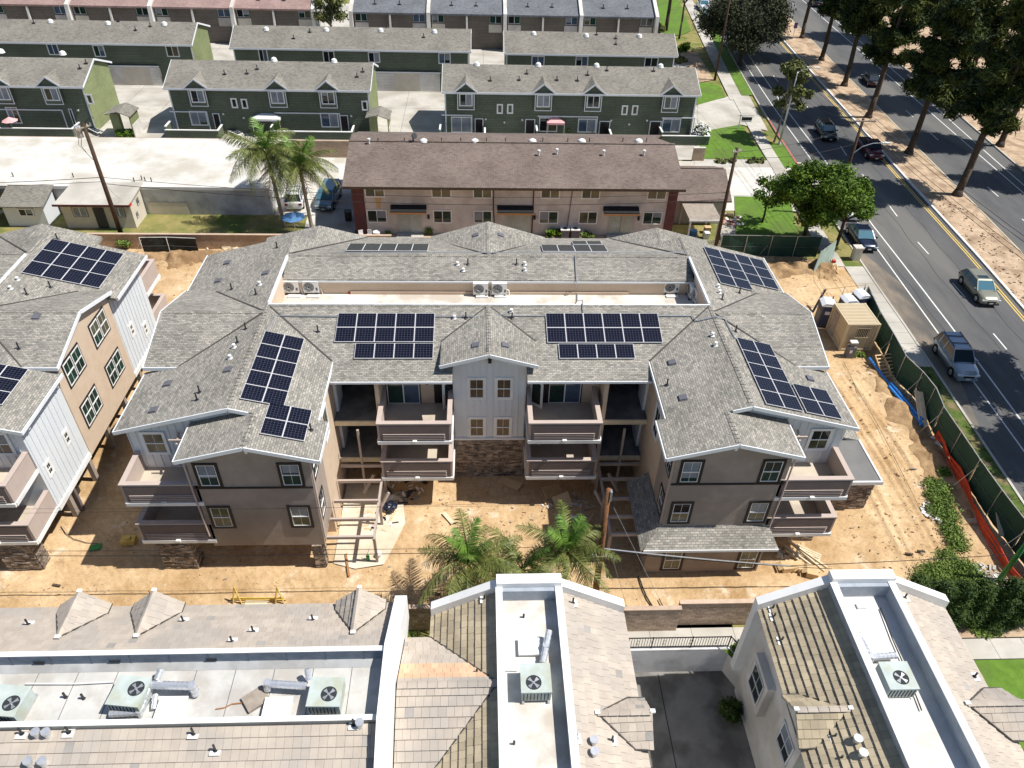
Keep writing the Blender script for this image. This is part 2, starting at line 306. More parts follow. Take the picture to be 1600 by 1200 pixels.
def copy_tree(o, parent=None, loc=None, rz=None, label=None, group=None, scale=None):
    c = o.copy(); C.objects.link(c)
    if parent is not None: c.parent = parent
    if loc is not None: c.location = loc
    if rz is not None: c.rotation_euler = (0, 0, rz)
    if label: c['label'] = label
    if group: c['group'] = group
    if scale is not None: c.scale = scale if isinstance(scale, (tuple, list)) else (scale,)*3
    for k in o.children: copy_tree(k, c)
    return c
WR = random.Random(99)
def win(par, c, W, H, n=(0,-1,0), trim='paint_white', tw=.12, style='hung', gl='glass', frame='paint_white_bright', name='window', muntin=True, proud=.05):
    """window on a wall: surround, white frame, pane(s) and bars; c = centre on the wall plane"""
    n = Vector(n).normalized(); t = Vector((0,0,1)).cross(n).normalized(); up = Vector((0,0,1)); c = Vector(c)
    def bx(mb, a, b, ha, hb, d, hd): mb.obox(c+t*a+up*b+n*d, t, up, n, ha, hb, hd)
    mb = MB()
    if tw > 0:
        for s_ in (-1, 1):
            bx(mb, s_*(W/2+tw/2), 0, tw/2, H/2+tw, proud/2, proud/2); bx(mb, 0, s_*(H/2+tw/2), W/2, tw/2, proud/2, proud/2)
        w_ = mb.build(name, trim, par)
    fr = MB(); f = .045
    for s_ in (-1, 1):
        bx(fr, s_*(W/2-f/2), 0, f/2, H/2, .02, .018); bx(fr, 0, s_*(H/2-f/2), W/2-f, f/2, .02, .018)
    if style == 'hung': bx(fr, 0, 0, W/2-f, .03, .03, .018)
    if style in ('slide', 'door'): bx(fr, 0, 0, .035, H/2-f, .022, .018)
    if tw <= 0: w_ = fr.build(name, frame, par)
    else: fr.build('frame', frame, w_)
    if style == 'slide' or style == 'door': rects = [(-W/4, 0, W/4, H/2, 0), (W/4, 0, W/4, H/2, 1)]
    elif style == 'hung': rects = [(0, H/4, W/2, H/4, 0), (0, -H/4, W/2, H/4, 1)]
    else: rects = [(0, 0, W/2, H/2, 0)]
    g2 = gl if isinstance(gl, (tuple, list)) else (gl, gl)
    g2 = tuple(WR.choice(('glass','glass','glass_green','glass_olive','glass_dark')) if q == 'glass' else q for q in g2)
    if W > .85 and style in ('hung','slide') and WR.random() < .38:
        k = WR.uniform(.25,.8); bl = MB(); b0 = H/2-.06-H*k/2
        if style == 'slide': bx(bl, WR.choice((-1,1))*W/4, b0, W/4-.07, H*k/2-.02, .0125, .0008)
        else: bx(bl, 0, b0, W/2-.08, H*k/2-.02, .0125, .0008)
        bl.build('blind', 'glass_curtain', w_)
    for (a, b, ha, hb, k) in rects:
        p = MB(); bx(p, a, b, ha-.02, hb-.02, .008, .004); p.build('pane', g2[k], w_)
    if muntin:
        mu = MB()
        bx(mu, 0, 0, .009, H/2-f, .014, .006)
        mu.build('glazing_bar', frame, w_)
    return w_
# ================= SETTING =================
g = MB()
for (x0,x1,y0,y1) in ((-700,900,23.3,1500),(-700,6.2,-300,23.3),(13.75,900,-300,23.3),(6.2,13.75,-300,5.0)):
    g.quad((x0,y0,-.06),(x1,y0,-.06),(x1,y1,-.06),(x0,y1,-.06))
struct(g, 'ground', 'lawn_dry')
def poly_px(pts, z): return [G(a, b, z) for a, b in pts]
def sheet(name, pts, z, mat, kind=True):
    m_ = MB(); m_.quad(*[(p[0], p[1], z) for p in pts]); return struct(m_, name, mat)
def strip(L_, R_, z):                      # two polylines into quads
    m_ = MB()
    for i in range(len(L_)-1): m_.quad((*L_[i][:2], z), (*R_[i][:2], z), (*R_[i+1][:2], z), (*L_[i+1][:2], z))
    return m_
# --- site dirt with relief: ruts, clods, heaps
VT = {}
def vnoise(x, y, s, seed):
    if seed not in VT: VT[seed] = np.random.RandomState(seed).rand(256, 256)
    T = VT[seed]; x = x*s; y = y*s
    xi = np.floor(x).astype(int); yi = np.floor(y).astype(int); fx = x-xi; fy = y-yi
    fx = fx*fx*(3-2*fx); fy = fy*fy*(3-2*fy); a = T[xi % 256, yi % 256]; b_ = T[(xi+1) % 256, yi % 256]; c = T[xi % 256, (yi+1) % 256]; d = T[(xi+1) % 256, (yi+1) % 256]
    return (a*(1-fx)+b_*fx)*(1-fy)+(c*(1-fx)+d*fx)*fy-.5
def terrain(x0, x1, y0, y1, st, hf, name, mat):
    xs = np.arange(x0, x1+st/2, st); ys = np.arange(y0, y1+st/2, st); X, Y = np.meshgrid(xs, ys); Z = hf(X, Y)
    V = np.stack([X.ravel(), Y.ravel(), Z.ravel()], 1); nx, ny = len(xs), len(ys)
    i = np.arange(nx*ny).reshape(ny, nx); F = np.stack([i[:-1,:-1], i[:-1,1:], i[1:,1:], i[1:,:-1]], -1).reshape(-1, 4)
    me = bpy.data.meshes.new(name); me.vertices.add(len(V)); me.vertices.foreach_set('co', V.ravel())
    me.loops.add(F.size); me.loops.foreach_set('vertex_index', F.ravel().astype(np.int32)); me.polygons.add(len(F))
    me.polygons.foreach_set('loop_start', np.arange(0, F.size, 4, dtype=np.int32)); me.polygons.foreach_set('loop_total', np.full(len(F), 4, dtype=np.int32))
    me.update(calc_edges=True); me.polygons.foreach_set('use_smooth', [True]*len(F)); me.materials.append(M[mat])
    o = bpy.data.objects.new(name, me); C.objects.link(o); return tag(o, kind='structure')
def hs(X, Y):
    z = .10*vnoise(X, Y, .35, 1)+.05*vnoise(X, Y, 1.3, 2)+.035*vnoise(X, Y, 3.5, 3)
    u = X-(26.3+.25*np.sin(Y*.22)+(48-Y)*.03)          # wheel ruts along the east yard
    yard = np.clip((Y-25)/4, 0, 1)*np.clip((47-Y)/3, 0, 1)
    for c in (-2.2, -1.9, -1.3, .1, .6, 1.6, 2.0):
        z -= .24*np.exp(-((u-c)/.13)**2)*yard*(.6+.8*(vnoise(X, Y, .5, 9)+.5)); z += .12*np.exp(-((u-c-.3)/.14)**2)*yard
    z += .11*np.sin(Y*14+u*3)*np.exp(-((np.abs(u-.9)-.9)/.45)**2)*yard*.5
    z += .35*np.exp(-((u-4.3)/.8)**2)*yard*np.clip((Y-33)/3, 0, 1)*(.7+vnoise(X, Y, .8, 5))
    z += np.exp(-((Y-62.3)/1.1)**2)*np.clip((X+34)/2, 0, 1)*np.clip((-19-X)/2, 0, 1)*(.55+.7*vnoise(X, Y, 1.6, 6))
    z += np.exp(-((Y-60.8)/1.1)**2)*np.clip((X-23)/1, 0, 1)*(.45+.7*vnoise(X, Y, 1.6, 8))
    z *= np.where((X > 4) & (X < 34) & (Y < 24.2), .4, 1)
    return np.maximum(z, -.04)+.0
terrain(-62, 31.2, 23.35, 64.4, .14, hs, 'building_site_ground', 'dirt')
def dug(mask, amp=.3, seed=20):
    def f(X, Y):
        m_ = mask(X, Y)+.9*vnoise(X, Y, .9, seed)+.5*vnoise(X, Y, 2.7, seed+1); return hs(X, Y)+np.clip((m_-.3)*.35, -.3, .03)+amp*np.clip(m_-.38, 0, 1)*(.5+.35*vnoise(X, Y, 2.1, seed+2)+.3*vnoise(X, Y, 6.0, seed+3))
    return f
def blob(cx, cy, rx, ry): return lambda X, Y: 1.15-np.sqrt(((X-cx)/rx)**2+((Y-cy)/ry)**2)
terrain(-35, -18, 59.6, 64.2, .13, dug(blob(-26.5, 62.6, 8.5, 2.0), .45), 'dug_soil', 'soil_dark')
terrain(22, 33, 57.5, 63.3, .13, dug(blob(28, 61.4, 5.5, 2.2), .45, 30), 'dug_soil', 'soil_dark')
terrain(28.2, 31.9, 30, 47, .13, dug(blob(31.0, 39.5, 1.2, 8), .3, 40), 'dug_soil', 'soil_dark')
def hv(X, Y): return .05+.12*vnoise(X, Y, .6, 11)+.06*vnoise(X, Y, 2, 12)
terrain(31.2, 33.4, 23.35, 46, .16, hv, 'verge_ground', 'dirt')
terrain(31.2, 34.6, 46.1, 62.4, .2, hv, 'verge_ground', 'dirt')
sheet('concrete_pad', [(-8.5,27.6),(-7.2,27.2),(-5.6,27.5),(-5.1,28.9),(-4.6,30.6),(-4.9,32.5),(-6.4,33.7),(-8.6,34)], .09, 'dust_concrete')
sheet('pale_dirt_patch', [G(590,800,0),G(850,790,0),G(855,860,0),G(640,905,0),G(560,900,0)], .07, 'dirt') if False else None
# --- alley, yards
sheet('alley_pavement', [(-90,73.2),(40.6,73.2),(40.6,86.2),(-90,86.2)], .01, 'concrete_alley')
sheet('car_court_pavement', [(-21,64.7),(-12.4,64.7),(-12.4,73.2),(-21,73.2)], .014, 'concrete_alley')
sheet('shaded_path', [(-15.2,64.7),(-12.2,64.7),(-12.2,67.2),(-14,73),(-16.5,73.2),(-16.8,68)], .03, 'concrete')
sheet('back_lawn', [(-60,64.7),(-17.2,64.7),(-17.6,71.4),(-60,71.4)], .02, 'lawn_dry')
sheet('porch_bed', [(-12.2,64.4),(20,64.4),(20,67.6),(-12.2,67.6)], .02, 'mulch')
sheet('housing_court', [(-120,86.6),(33,86.6),(33.4,160),(-120,160)], .0, 'concrete')
sheet('corner_lawn', poly_px([(1090,207),(1158,195),(1196,249),(1098,249)], 0), .06, 'lawn')
sheet('corner_lawn', poly_px([(1092,130),(1110,130),(1125,135),(1134,152),(1088,165)], 0), .065, 'lawn')
sheet('lawn_strip', poly_px([(1060,83),(1088,80),(1115,125),(1088,130)], 0), .05, 'mulch')
sheet('far_lawn', poly_px([(1028,0),(1060,0),(1080,48),(1062,56),(1025,50)], 0), .05, 'lawn')
sheet('driveway', poly_px([(1090,163),(1132,153),(1165,140),(1200,205),(1158,195),(1090,208)], 0), .04, 'concrete')
sheet('driveway', poly_px([(1060,256),(1215,262),(1262,304),(1140,306),(1060,306)], 0), .045, 'concrete_alley')
sheet('front_lawn', poly_px([(1147,307),(1235,309),(1245,370),(1150,372)], 0), .05, 'lawn')
sheet('front_lawn', poly_px([(1125,352),(1147,352),(1152,374),(1125,374)], 0), .05, 'concrete')
sheet('garden_wall_strip', poly_px([(1085,249),(1200,251),(1207,262),(1085,262)], 0), .055, 'concrete')
# --- the avenue (profile lines traced on the ground)
def lerp(tab, y):
    tab = sorted(tab)
    if y <= tab[0][0]: a, b = tab[0], tab[1]
    elif y >= tab[-1][0]: a, b = tab[-2], tab[-1]
    else:
        for a, b in zip(tab, tab[1:]):
            if a[0] <= y <= b[0]: break
    return a[1]+(b[1]-a[1])*(y-a[0])/(b[0]-a[0])
T_curbW = [(20,34.4),(32.6,35.1),(40,35.5),(50,36.1),(60.7,36.5),(72,37.2),(85,38.0),(93,38.45),(108,39.6),(123,41.0),(150,43.6),(180,46.8)]
T_yelW = [(20,45.2),(40,46.5),(53,47.2),(62.5,47.95),(73,48.5),(84,49.05),(99.6,50.1),(120,51.4),(143,52.9),(180,55.2)]
T_medW = [(y, x+.62) for y, x in T_yelW]
T_medE = [(20,51.6),(40,52.6),(63.8,53.5),(75.5,54.35),(87,55.0),(107,56.4),(127,57.6),(143,58.8),(180,61.2)]
T_farE = [(20,60.8),(60,63.4),(83.8,65.0),(110,67.2),(143,69.8),(180,72.8)]
T_lineB = [(20,38.2),(48.3,40.0),(59.3,40.5),(71.5,40.95),(87.6,41.95),(105,42.75),(115,43.5),(150,46.2)]
T_lineA = [(20,37.0),(50.6,38.55),(63.4,39.2),(70.8,39.55),(85,40.15),(99,40.85),(109,41.45),(150,44.6)]
T_far1 = [(20,58),(78,61.75),(89,62.3),(109,63.45),(150,66)]
T_far2 = [(20,59),(80,62.95),(92,63.8),(108,65.1),(150,68)]
yy = [10,22,30,38,45,52,58,64,70,76,82,90,98,106,116,128,140,155,175,200,260]
def line(tab, off=0): return [(lerp(tab, y)+off, y) for y in yy]
struct(strip(line(T_curbW, .02), line(T_medW, -.0), .0), 'road', 'asphalt')
struct(strip(line(T_medE, .02), line(T_farE, 0), .0), 'road', 'asphalt')
struct(strip(line(T_farE, 0), line(T_farE, 60), .03), 'far_verge', 'mulch')
struct(strip(line(T_medW, .24), line(T_medE, -.12), .11), 'median', 'mulch')
for tb, o0, o1, nm, mt in ((T_medW, 0, .24, 'median_kerb', 'kerb_white'), (T_medE, -.12, .02, 'median_kerb', 'concrete'), (T_curbW, -.16, .02, 'kerb', 'concrete'), (T_farE, 0, .2, 'kerb', 'concrete')):
    m_ = MB(); a, b = line(tb, o0), line(tb, o1)
    for i in range(len(a)-1):
        m_.prism([(*a[i], -.05), (*b[i], -.05), (*b[i+1], -.05), (*a[i+1], -.05)], (0, 0, .19))
    struct(m_, nm, mt)
def marking(tab, off, wd, mat, y0=10, y1=200, z=.006, name='lane_line'):
    m_ = MB(); q = [y for y in yy if y0 < y < y1]; q = [y0]+q+[y1]
    for a, b in zip(q, q[1:]):
        xa, xb = lerp(tab, a)+off, lerp(tab, b)+off; m_.quad((xa-wd/2,a,z),(xa+wd/2,a,z),(xb+wd/2,b,z),(xb-wd/2,b,z))
    struct(m_, name, mat)
marking(T_yelW, .1, .12, 'paint_yellow', name='yellow_line'); marking(T_yelW, -.16, .12, 'paint_yellow', name='yellow_line')
marking(T_medE, .16, .16, 'paint_yellow', name='yellow_line')
for T_, w_ in ((T_lineB, .13), (T_lineA, .12), (T_far1, .13), (T_far2, .13)): marking(T_, 0, w_, 'paint_road')
def line_px(pts, wd, mat, z=.006, name='lane_line'):
    P_ = [Vector(G(*p)) for p in pts]; m_ = MB()
    for a, b in zip(P_, P_[1:]):
        d = (b-a).normalized(); s_ = Vector((d.y, -d.x, 0))*wd/2
        m_.quad(*[(v.x, v.y, z) for v in (a-s_, a+s_, b+s_, b-s_)])
    return struct(m_, name, mat)
for a, b in (((1208,118),(1216,128)),((1254,158),(1262,168)),((1279,190),(1285,198)),((1313,228),(1323,243)),((1347,272),(1360,285)),((1390,322),(1402,338)),((1434,378),(1451,397)),((1488,442),(1508,465)),((1552,521),(1573,546)),((1595,585),(1615,615))):
    line_px([a, b], .12, 'paint_road', name='lane_dash')
for a, b in (((1236,4),(1244,10)),((1352,112),(1361,121)),((1415,172),(1427,183)),((1453,207),(1466,219)),((1543,292),(1560,307)),((1597,342),(1612,355))):
    line_px([a, b], .12, 'paint_road', name='lane_dash')
# dusty shoulder by the site
m_ = MB(); q = [38,45,52,58,64]
a = [(lerp(T_curbW, y)+.05, y) for y in q]; b_ = [(lerp(T_curbW, y)+o, y) for y, o in zip(q, (.3,1.6,3.0,2.6,.9))]
struct(strip(a, b_, .004), 'dusty_shoulder', 'asphalt_dusty')
# sidewalks beside the avenue
def swalk(y0, y1, o0, o1, z=.10, mat='concrete', name='sidewalk'):
    n_ = max(2, int((y1-y0)/1.5)); 
    for i in range(n_):
        ya_, yb_ = y0+(y1-y0)*i/n_+.012, y0+(y1-y0)*(i+1)/n_-.012
        m_ = MB(); m_.prism([(lerp(T_curbW, ya_)+o0, ya_, z-.16), (lerp(T_curbW, ya_)+o1, ya_, z-.16), (lerp(T_curbW, yb_)+o1, yb_, z-.16), (lerp(T_curbW, yb_)+o0, yb_, z-.16)], (0, 0, .16))
        yield m_
def paving(root, it, mat, nm='slab'):
    for m_ in it: m_.build(nm, mat, root)
def sroot(name, loc=(0,0,0)):
    o = bpy.data.objects.new(name, None); C.objects.link(o); ORG[o.name] = (0,0,0); tag(o, kind='structure'); return o
r_ = sroot('sidewalk'); paving(r_, swalk(46, 61.5, -1.95, -.18), 'concrete'); paving(r_, swalk(61.5, 110, -3.4, -1.9), 'concrete')
m_ = strip([(lerp(T_curbW, y)-1.9, y) for y in (61.5,66)], [(lerp(T_curbW, y)-.17, y) for y in (61.5,66)], .085); struct(m_, 'planting_strip', 'lawn_dry')
m_ = strip([(lerp(T_curbW, y)-1.9, y) for y in (84.5,92)], [(lerp(T_curbW, y)-.17, y) for y in (84.5,92)], .085); struct(m_, 'planting_strip', 'lawn')
m_ = strip([(lerp(T_curbW, y)-1.9, y) for y in (110,125,160)], [(lerp(T_curbW, y)-.17, y) for y in (110,125,160)], .085); struct(m_, 'planting_strip', 'lawn')
m_ = strip([(lerp(T_curbW, y)-3.9, y) for y in (108,130,170)], [(lerp(T_curbW, y)-1.95, y) for y in (108,130,170)], .09); struct(m_, 'sidewalk', 'concrete')
m_ = strip([(33.3, y) for y in (20,30,38,46)], [(lerp(T_curbW, y)-.17, y) for y in (20,30,38,46)], .085); struct(m_, 'grass_strip', 'verge_grass')
m_ = strip([(lerp(T_curbW, y)-.155, y) for y in (85,100)], [(lerp(T_curbW, y)+.015, y) for y in (85,100)], .146); struct(m_, 'red_kerb_paint', 'paint_red')
# --- south side: walkway, sunken court, right lawn
r_ = sroot('walkway')
for i in range(4):
    m_ = MB(); m_.box(6.8+i*2.3, 6.8+i*2.3+2.28, 21.95, 23.05, -.15, .02); m_.build('slab', 'concrete', r_)
c_ = MB(); c_.quad((6.2,5,-2.1),(13.9,5,-2.1),(13.9,21.8,-2.1),(6.2,21.8,-2.1)); struct(c_, 'sunken_court', 'concrete_grey')
c_ = MB(); c_.box(9.62,9.66,5,21.6,-2.11,-2.092); struct(c_, 'court_joint', 'trim_black')
c_ = MB(); c_.box(6.7, 13.2, 21.72, 21.95, -2.2, .08); solo(c_, 'retaining_wall', 'concrete_wall', 'grey stuccoed retaining wall at the head of the sunken court under the black railing', 'wall')
c_ = MB(); c_.prism([(13.2,21.95,-2.2),(13.2,21.72,-2.2),(13.75,20.6,-2.2),(13.95,20.7,-2.2)], (0,0,2.28)); solo(c_, 'corner_wall', 'stucco_white', 'short slanting white wall joining the sunken court to the white house', 'wall')
r_ = sroot('walkway')
for i in range(7):
    m_ = MB(); m_.box(22.3+i*1.75, 22.3+i*1.75+1.73, 20.9, 22.1, -.1, .05); m_.build('slab', 'concrete', r_)
sheet('side_lawn', [(22.0,5),(40,5),(40,20.85),(22.0,20.85)], .03, 'lawn')
sheet('hedge_bed', [(20.5,22.15),(36,22.15),(36,24.1),(20.5,24.1)], .075, 'mulch')
sheet('small_lawn', [G(1128,1014),G(1160,1002),G(1180,1004),G(1165,1040),G(1150,1036)], .05, 'lawn')
# ---------------- block walls ----------------
def block_wall(x0, x1, y, z0, z1, label, bw=.40, bh=.20, th_=.2, cap=True, singles=True):
    t = thing('block_wall', label, 'wall', ((x0+x1)/2, y, z0))
    MB().box(x0+.005, x1-.005, y+.012, y+th_-.012, z0, z1-.002).build('core', 'grout', t)
    rows = int(round((z1-z0)/bh)); me = MB().box(-bw/2+.008, bw/2-.008, -.001, th_+.001, .007, bh-.007).mesh('block', 'block')
    cnt = 0; rest = MB(); O = Vector(t.location)
    for r in range(rows-1, -1, -1):
        n_ = int((x1-x0)/bw)+1
        for i in range(n_+1):
            xa = x0+i*bw-(bw/2 if r % 2 else 0); xb = min(xa+bw, x1); xa2 = max(xa, x0)
            if xb-xa2 < .08: continue
            jy = random.uniform(-.004, .004)
            if cnt < 300 and singles and xb-xa2 > bw*.95:
                inst('block', me, t, Matrix.Translation(Vector((xa2+bw/2, y+jy, z0+r*bh))-O)); cnt += 1
            else: rest.box(xa2+.008, xb-.008, y+jy, y+th_+jy, z0+r*bh+.007, z0+(r+1)*bh-.007)
    if rest.v: tag(rest.build('block_courses', 'block', t), kind='stuff')
    if cap: MB().box(x0-.02, x1+.02, y-.03, y+th_+.03, z1+.001, z1+.06).build('coping', 'block', t)
    return t
block_wall(7.0, 10.55, 22.9, 0, 1.95, 'lower length of tan block wall between the white roofed house and the higher wall')
block_wall(10.55, 15.2, 23.25, 0, 1.95, 'higher length of tan block wall running up to the right white house')
block_wall(-4.1, -2.0, 23.2, 0, 1.95, 'short shaded block wall in the gap between the two lower tiled roofs', singles=False)
def plain_wall(x0, x1, y, z1, th_, mat, label, capm, n=1):
    t = thing('garden_wall', label, 'wall', ((x0+x1)/2, y, 0)); MB().box(x0, x1, y, y+th_, -.05, z1).build('wall_face', mat, t)
    MB().box(x0-.03, x1+.03, y-.04, y+th_+.04, z1+.002, z1+.07).build('coping', capm, t); return t
plain_wall(-90, -13.1, 86.2, 1.95, .3, 'block_far', 'long tan block wall between the pale alley and the green houses', 'block')
plain_wall(25.4, 26.8, 86.2, 1.6, .3, 'block_far', 'short block wall end beside the corner lawn right of the brown roof', 'stucco_pale')
plain_wall(-36.5, -8.4, 64.4, 1.45, .2, 'block_far', 'low tan block wall along the dry back lawn behind the building site', 'block')
plain_wall(-8.38, 20.5, 63.9, 1.35, .2, 'stucco_shed', 'low tan wall in front of the doors of the brown roofed house', 'block')

jt = MB()
for i in range(30): x = -88+i*4.4; jt.box(x-.015, x+.015, 73.2, 86.2, .011, .016)
jt.box(-90, 40, 79.6, 79.63, .017, .019)
for i in range(28): x = -116+i*5.3; jt.box(x-.02, x+.02, 86.7, 159, .001, .006)
for i in range(10): y = 90+i*6.5; jt.box(-118, 33, y-.02, y+.02, .0065, .0075)
struct(jt, 'paving_joints', 'vent_grey')

for k_, (o_, a_, b_) in enumerate(((3.1,22,66),(6.6,30,84),(9.1,40,120),(4.7,70,110))):
    m_ = MB(); q = [a_+i*1.3 for i in range(int((b_-a_)/1.3)+1)]
    for y0_, y1_ in zip(q, q[1:]):
        x0_, x1_ = lerp(T_curbW, y0_)+o_+.10*math.sin(y0_*.9+k_), lerp(T_curbW, y1_)+o_+.10*math.sin(y1_*.9+k_); m_.quad((x0_-.02,y0_,.003),(x0_+.02,y0_,.003),(x1_+.02,y1_,.003),(x1_-.02,y1_,.003))
    struct(m_, 'dark_road_line', 'trim_black')  # thin dark lines running lengthwise along the asphalt
p_ = G(1443,506); m_ = MB(); m_.cyl((p_[0],p_[1],.002),(p_[0],p_[1],.012),.38,n=18); struct(m_, 'manhole_cover', 'asphalt_dusty')
# ================= THE NEW THREE STOREY BUILDINGS =================
X0, ZR, K = .7, 10.35, .26
PL_A = lambda s: (ZR-K*13.6-K*s*X0, K*s, 0) if False else None
def plane_wing_in(s):   # z = ZR - K*(13.6-u), u = s*(x-X0)
    return (ZR-K*13.6-K*s*X0, K*s, 0)
def plane_wing_out(s):  # z = ZR - .255*(u-13.6)
    return (ZR+.255*13.6+.255*s*X0, -.255*s, 0)
PL_S = (ZR-.27*39.1, 0, .27); PL_N = (ZR+K*45.2, 0, -K)
def shade_roofs(t):
    rf = MB(); U = lambda s, u: X0+s*u
    def pl(pts, P_, up=0): return [(x, y, P_[0]+P_[1]*x+P_[2]*y+up) for x, y in pts]
    def R(pts, P_, th_=.2, up=0): rf.slab(pl(pts, P_, up), th_)
    for s in (-1, 1):
        A, B = plane_wing_in(s), plane_wing_out(s)
        R([(U(s,13.6),39.1),(U(s,9.25),34.9),(U(s,9.25),29.85),(U(s,8.75),29.85),(U(s,8.75),27.0),(U(s,12.3),27.0),(U(s,12.3),29.5),(U(s,13.6),29.5)], A)
        R([(U(s,13.6),45.2),(U(s,8.8),50.0),(U(s,8.75),50.0),(U(s,12.3),50.0),(U(s,12.3),47.9),(U(s,13.6),47.9)], A)
        lo = (10.01+.26*12.3+.26*s*X0, -.26*s, 0)
        R([(U(s,12.3),27.0),(U(s,15.85),27.0),(U(s,15.85),29.88),(U(s,12.3),29.88)], lo)
        R([(U(s,12.3),50.0),(U(s,16.2),50.0),(U(s,16.2),47.5),(U(s,12.3),47.5)], lo)
        R([(U(s,13.6),29.5),(U(s,19.75),29.5),(U(s,19.75),34.45),(U(s,17.6),34.45),(U(s,13.6),38.3)], B)
        R([(U(s,13.6),47.9),(U(s,19.95),47.9),(U(s,19.95),42.2),(U(s,17.6),42.2),(U(s,13.6),38.3)], B)
        R([(U(s,13.6),38.3),(U(s,17.6),34.45),(U(s,18.6),34.45),(U(s,18.6),42.2),(U(s,17.6),42.2)], B, up=-.02)
        es, en = (ZR-.275*38.3, 0, .275), (ZR+.275*38.3, 0, -.275)
        R([(U(s,13.6),38.3),(U(s,19.7),38.3),(U(s,19.7),34.3),(U(s,17.75),34.3)], es, up=.02)
        R([(U(s,13.6),38.3),(U(s,19.7),38.3),(U(s,19.7),42.3),(U(s,17.75),42.3)], en, up=.02)
    R([(.5,39.1),(-12.9,39.1),(-8.55,34.9),(-8.55,33.5),(-1.6,33.5),(-1.6,34.75),(.5,34.75)], PL_S)
    R([(.5,39.1),(14.3,39.1),(9.95,34.9),(9.95,33.5),(2.7,33.5),(2.7,34.75),(.5,34.75)], PL_S)
    R([(-12.9,45.2),(14.3,45.2),(9.5,50.0),(-8.1,50.0)], PL_N)
    R([(-12.9,45.2),(14.3,45.2),(14.3,43.05),(-12.9,43.05)], (ZR-.3*45.2, 0, .3))
    ca, cb = (ZR-.27*.5, .27, 0), (ZR+.27*.5, -.27, 0)
    R([(.5,34.0),(.5,39.15),(-2.3,36.35),(-2.3,34.0)], ca, up=.02); R([(.5,34.0),(.5,39.15),(3.3,36.35),(3.3,34.0)], cb, up=.02)
    na, nb = (ZR-.3*.6, .3, 0), (ZR+.3*.6, -.3, 0)
    R([(.6,45.3),(.6,50.1),(-3.6,50.1),(-3.6,49.6)], na, up=.03); R([(.6,45.3),(.6,50.1),(4.8,50.1),(4.8,49.6)], nb, up=.03)
    rf.build('roof', 'shingle_new', t)
    # ridge caps: one shingle every third of a metre
    cp = MB()
    def ridge(p, q, w_=.15, sl=.26):
        p, q = Vector(p), Vector(q); n_ = int((q-p).length/.3); d = (q-p).normalized(); a = d.cross(Vector((0,0,1))).normalized()
        for i in range(n_):
            c = p+d*(.3*i); e = c+d*.28; h0, h1 = .0, .015
            for sg in (-1, 1):
                cp.add([c+Vector((0,0,.02+h0)), e+Vector((0,0,.02+h1)), e+a*sg*w_+Vector((0,0,.02+h1-sl*w_)), c+a*sg*w_+Vector((0,0,.02+h0-sl*w_))], [(0,1,2,3) if sg > 0 else (3,2,1,0)])
    for s in (-1, 1):
        ridge((U(s,13.6),39.1,ZR),(U(s,13.6),29.5,ZR)); ridge((U(s,12.3),29.5,10.01),(U(s,12.3),27,10.01))
        ridge((U(s,13.6),38.3,ZR+.02),(U(s,19.7),38.3,ZR+.02)); ridge((U(s,13.6),45.2,ZR),(U(s,13.6),47.9,ZR)); ridge((U(s,12.3),47.9,10.01),(U(s,12.3),50,10.01))
    ridge((.5,39.1,ZR+.02),(.5,34,ZR+.02)); ridge((.6,45.2,ZR+.03),(.6,50.1,ZR+.03)); ridge((-12.9,45.2,ZR),(14.3,45.2,ZR)); ridge((-12.9,39.1,ZR),(14.3,39.1,ZR))
    tag(cp.build('ridge_caps', 'shingle_new', t), kind='stuff')
    def valley(p, q): MB().beam(Vector(p)+Vector((0,0,.03)), Vector(q)+Vector((0,0,.03)), .09, .03).build('valley_flashing', 'valley', t)
    for s in (-1, 1):
        valley((U(s,13.5),39.0,ZR-.03),(U(s,9.25),34.9,9.22)); valley((U(s,13.7),38.2,ZR),(U(s,17.75),34.35,9.26)); valley((U(s,13.7),38.4,ZR),(U(s,17.75),42.2,9.28))
    valley((.55,39.1,ZR),(-2.3,36.3,9.6)); valley((.45,39.1,ZR),(3.3,36.3,9.6)); valley((-12.8,45.3,ZR),(-8.2,49.9,9.12)); valley((14.2,45.3,ZR),(9.6,49.9,9.12)); valley((.7,45.35,ZR),(4.7,49.5,9.14)); valley((.5,45.35,ZR),(-3.5,49.5,9.14))
    # fascias
    fa = MB()
    def fas(p, q, h=.22): fa.beam(Vector(p)+Vector((0,0,-h/2-.005)), Vector(q)+Vector((0,0,-h/2-.005)), .06, h)
    for s in (-1, 1):
        fas((U(s,8.75),26.96,9.08),(U(s,12.3),26.96,10.03)); fas((U(s,12.3),26.96,10.03),(U(s,15.85),26.96,9.10))
        fas((U(s,12.6),29.46,10.1),(U(s,13.6),29.46,ZR+.03)); fas((U(s,13.6),29.46,ZR+.03),(U(s,19.78),29.46,8.79)); fas((U(s,8.7),26.96,9.07),(U(s,8.7),29.85,9.07)); fas((U(s,9.2),29.85,9.2),(U(s,9.2),34.9,9.2))
        fas((U(s,19.79),29.46,8.78),(U(s,19.79),34.4,8.78)); fas((U(s,19.99),42.3,8.74),(U(s,19.99),47.9,8.74)); fas((U(s,15.89),26.96,9.08),(U(s,15.89),29.85,9.08))
        fas((U(s,19.74),34.26,9.27),(U(s,19.74),38.3,ZR+.05)); fas((U(s,19.74),38.3,ZR+.05),(U(s,19.74),42.34,9.27)); fas((U(s,17.8),34.27,9.27),(U(s,19.74),34.27,9.27))
    fas((-2.32,33.96,9.6),(.5,33.96,ZR+.05)); fas((.5,33.96,ZR+.05),(3.32,33.96,9.6))
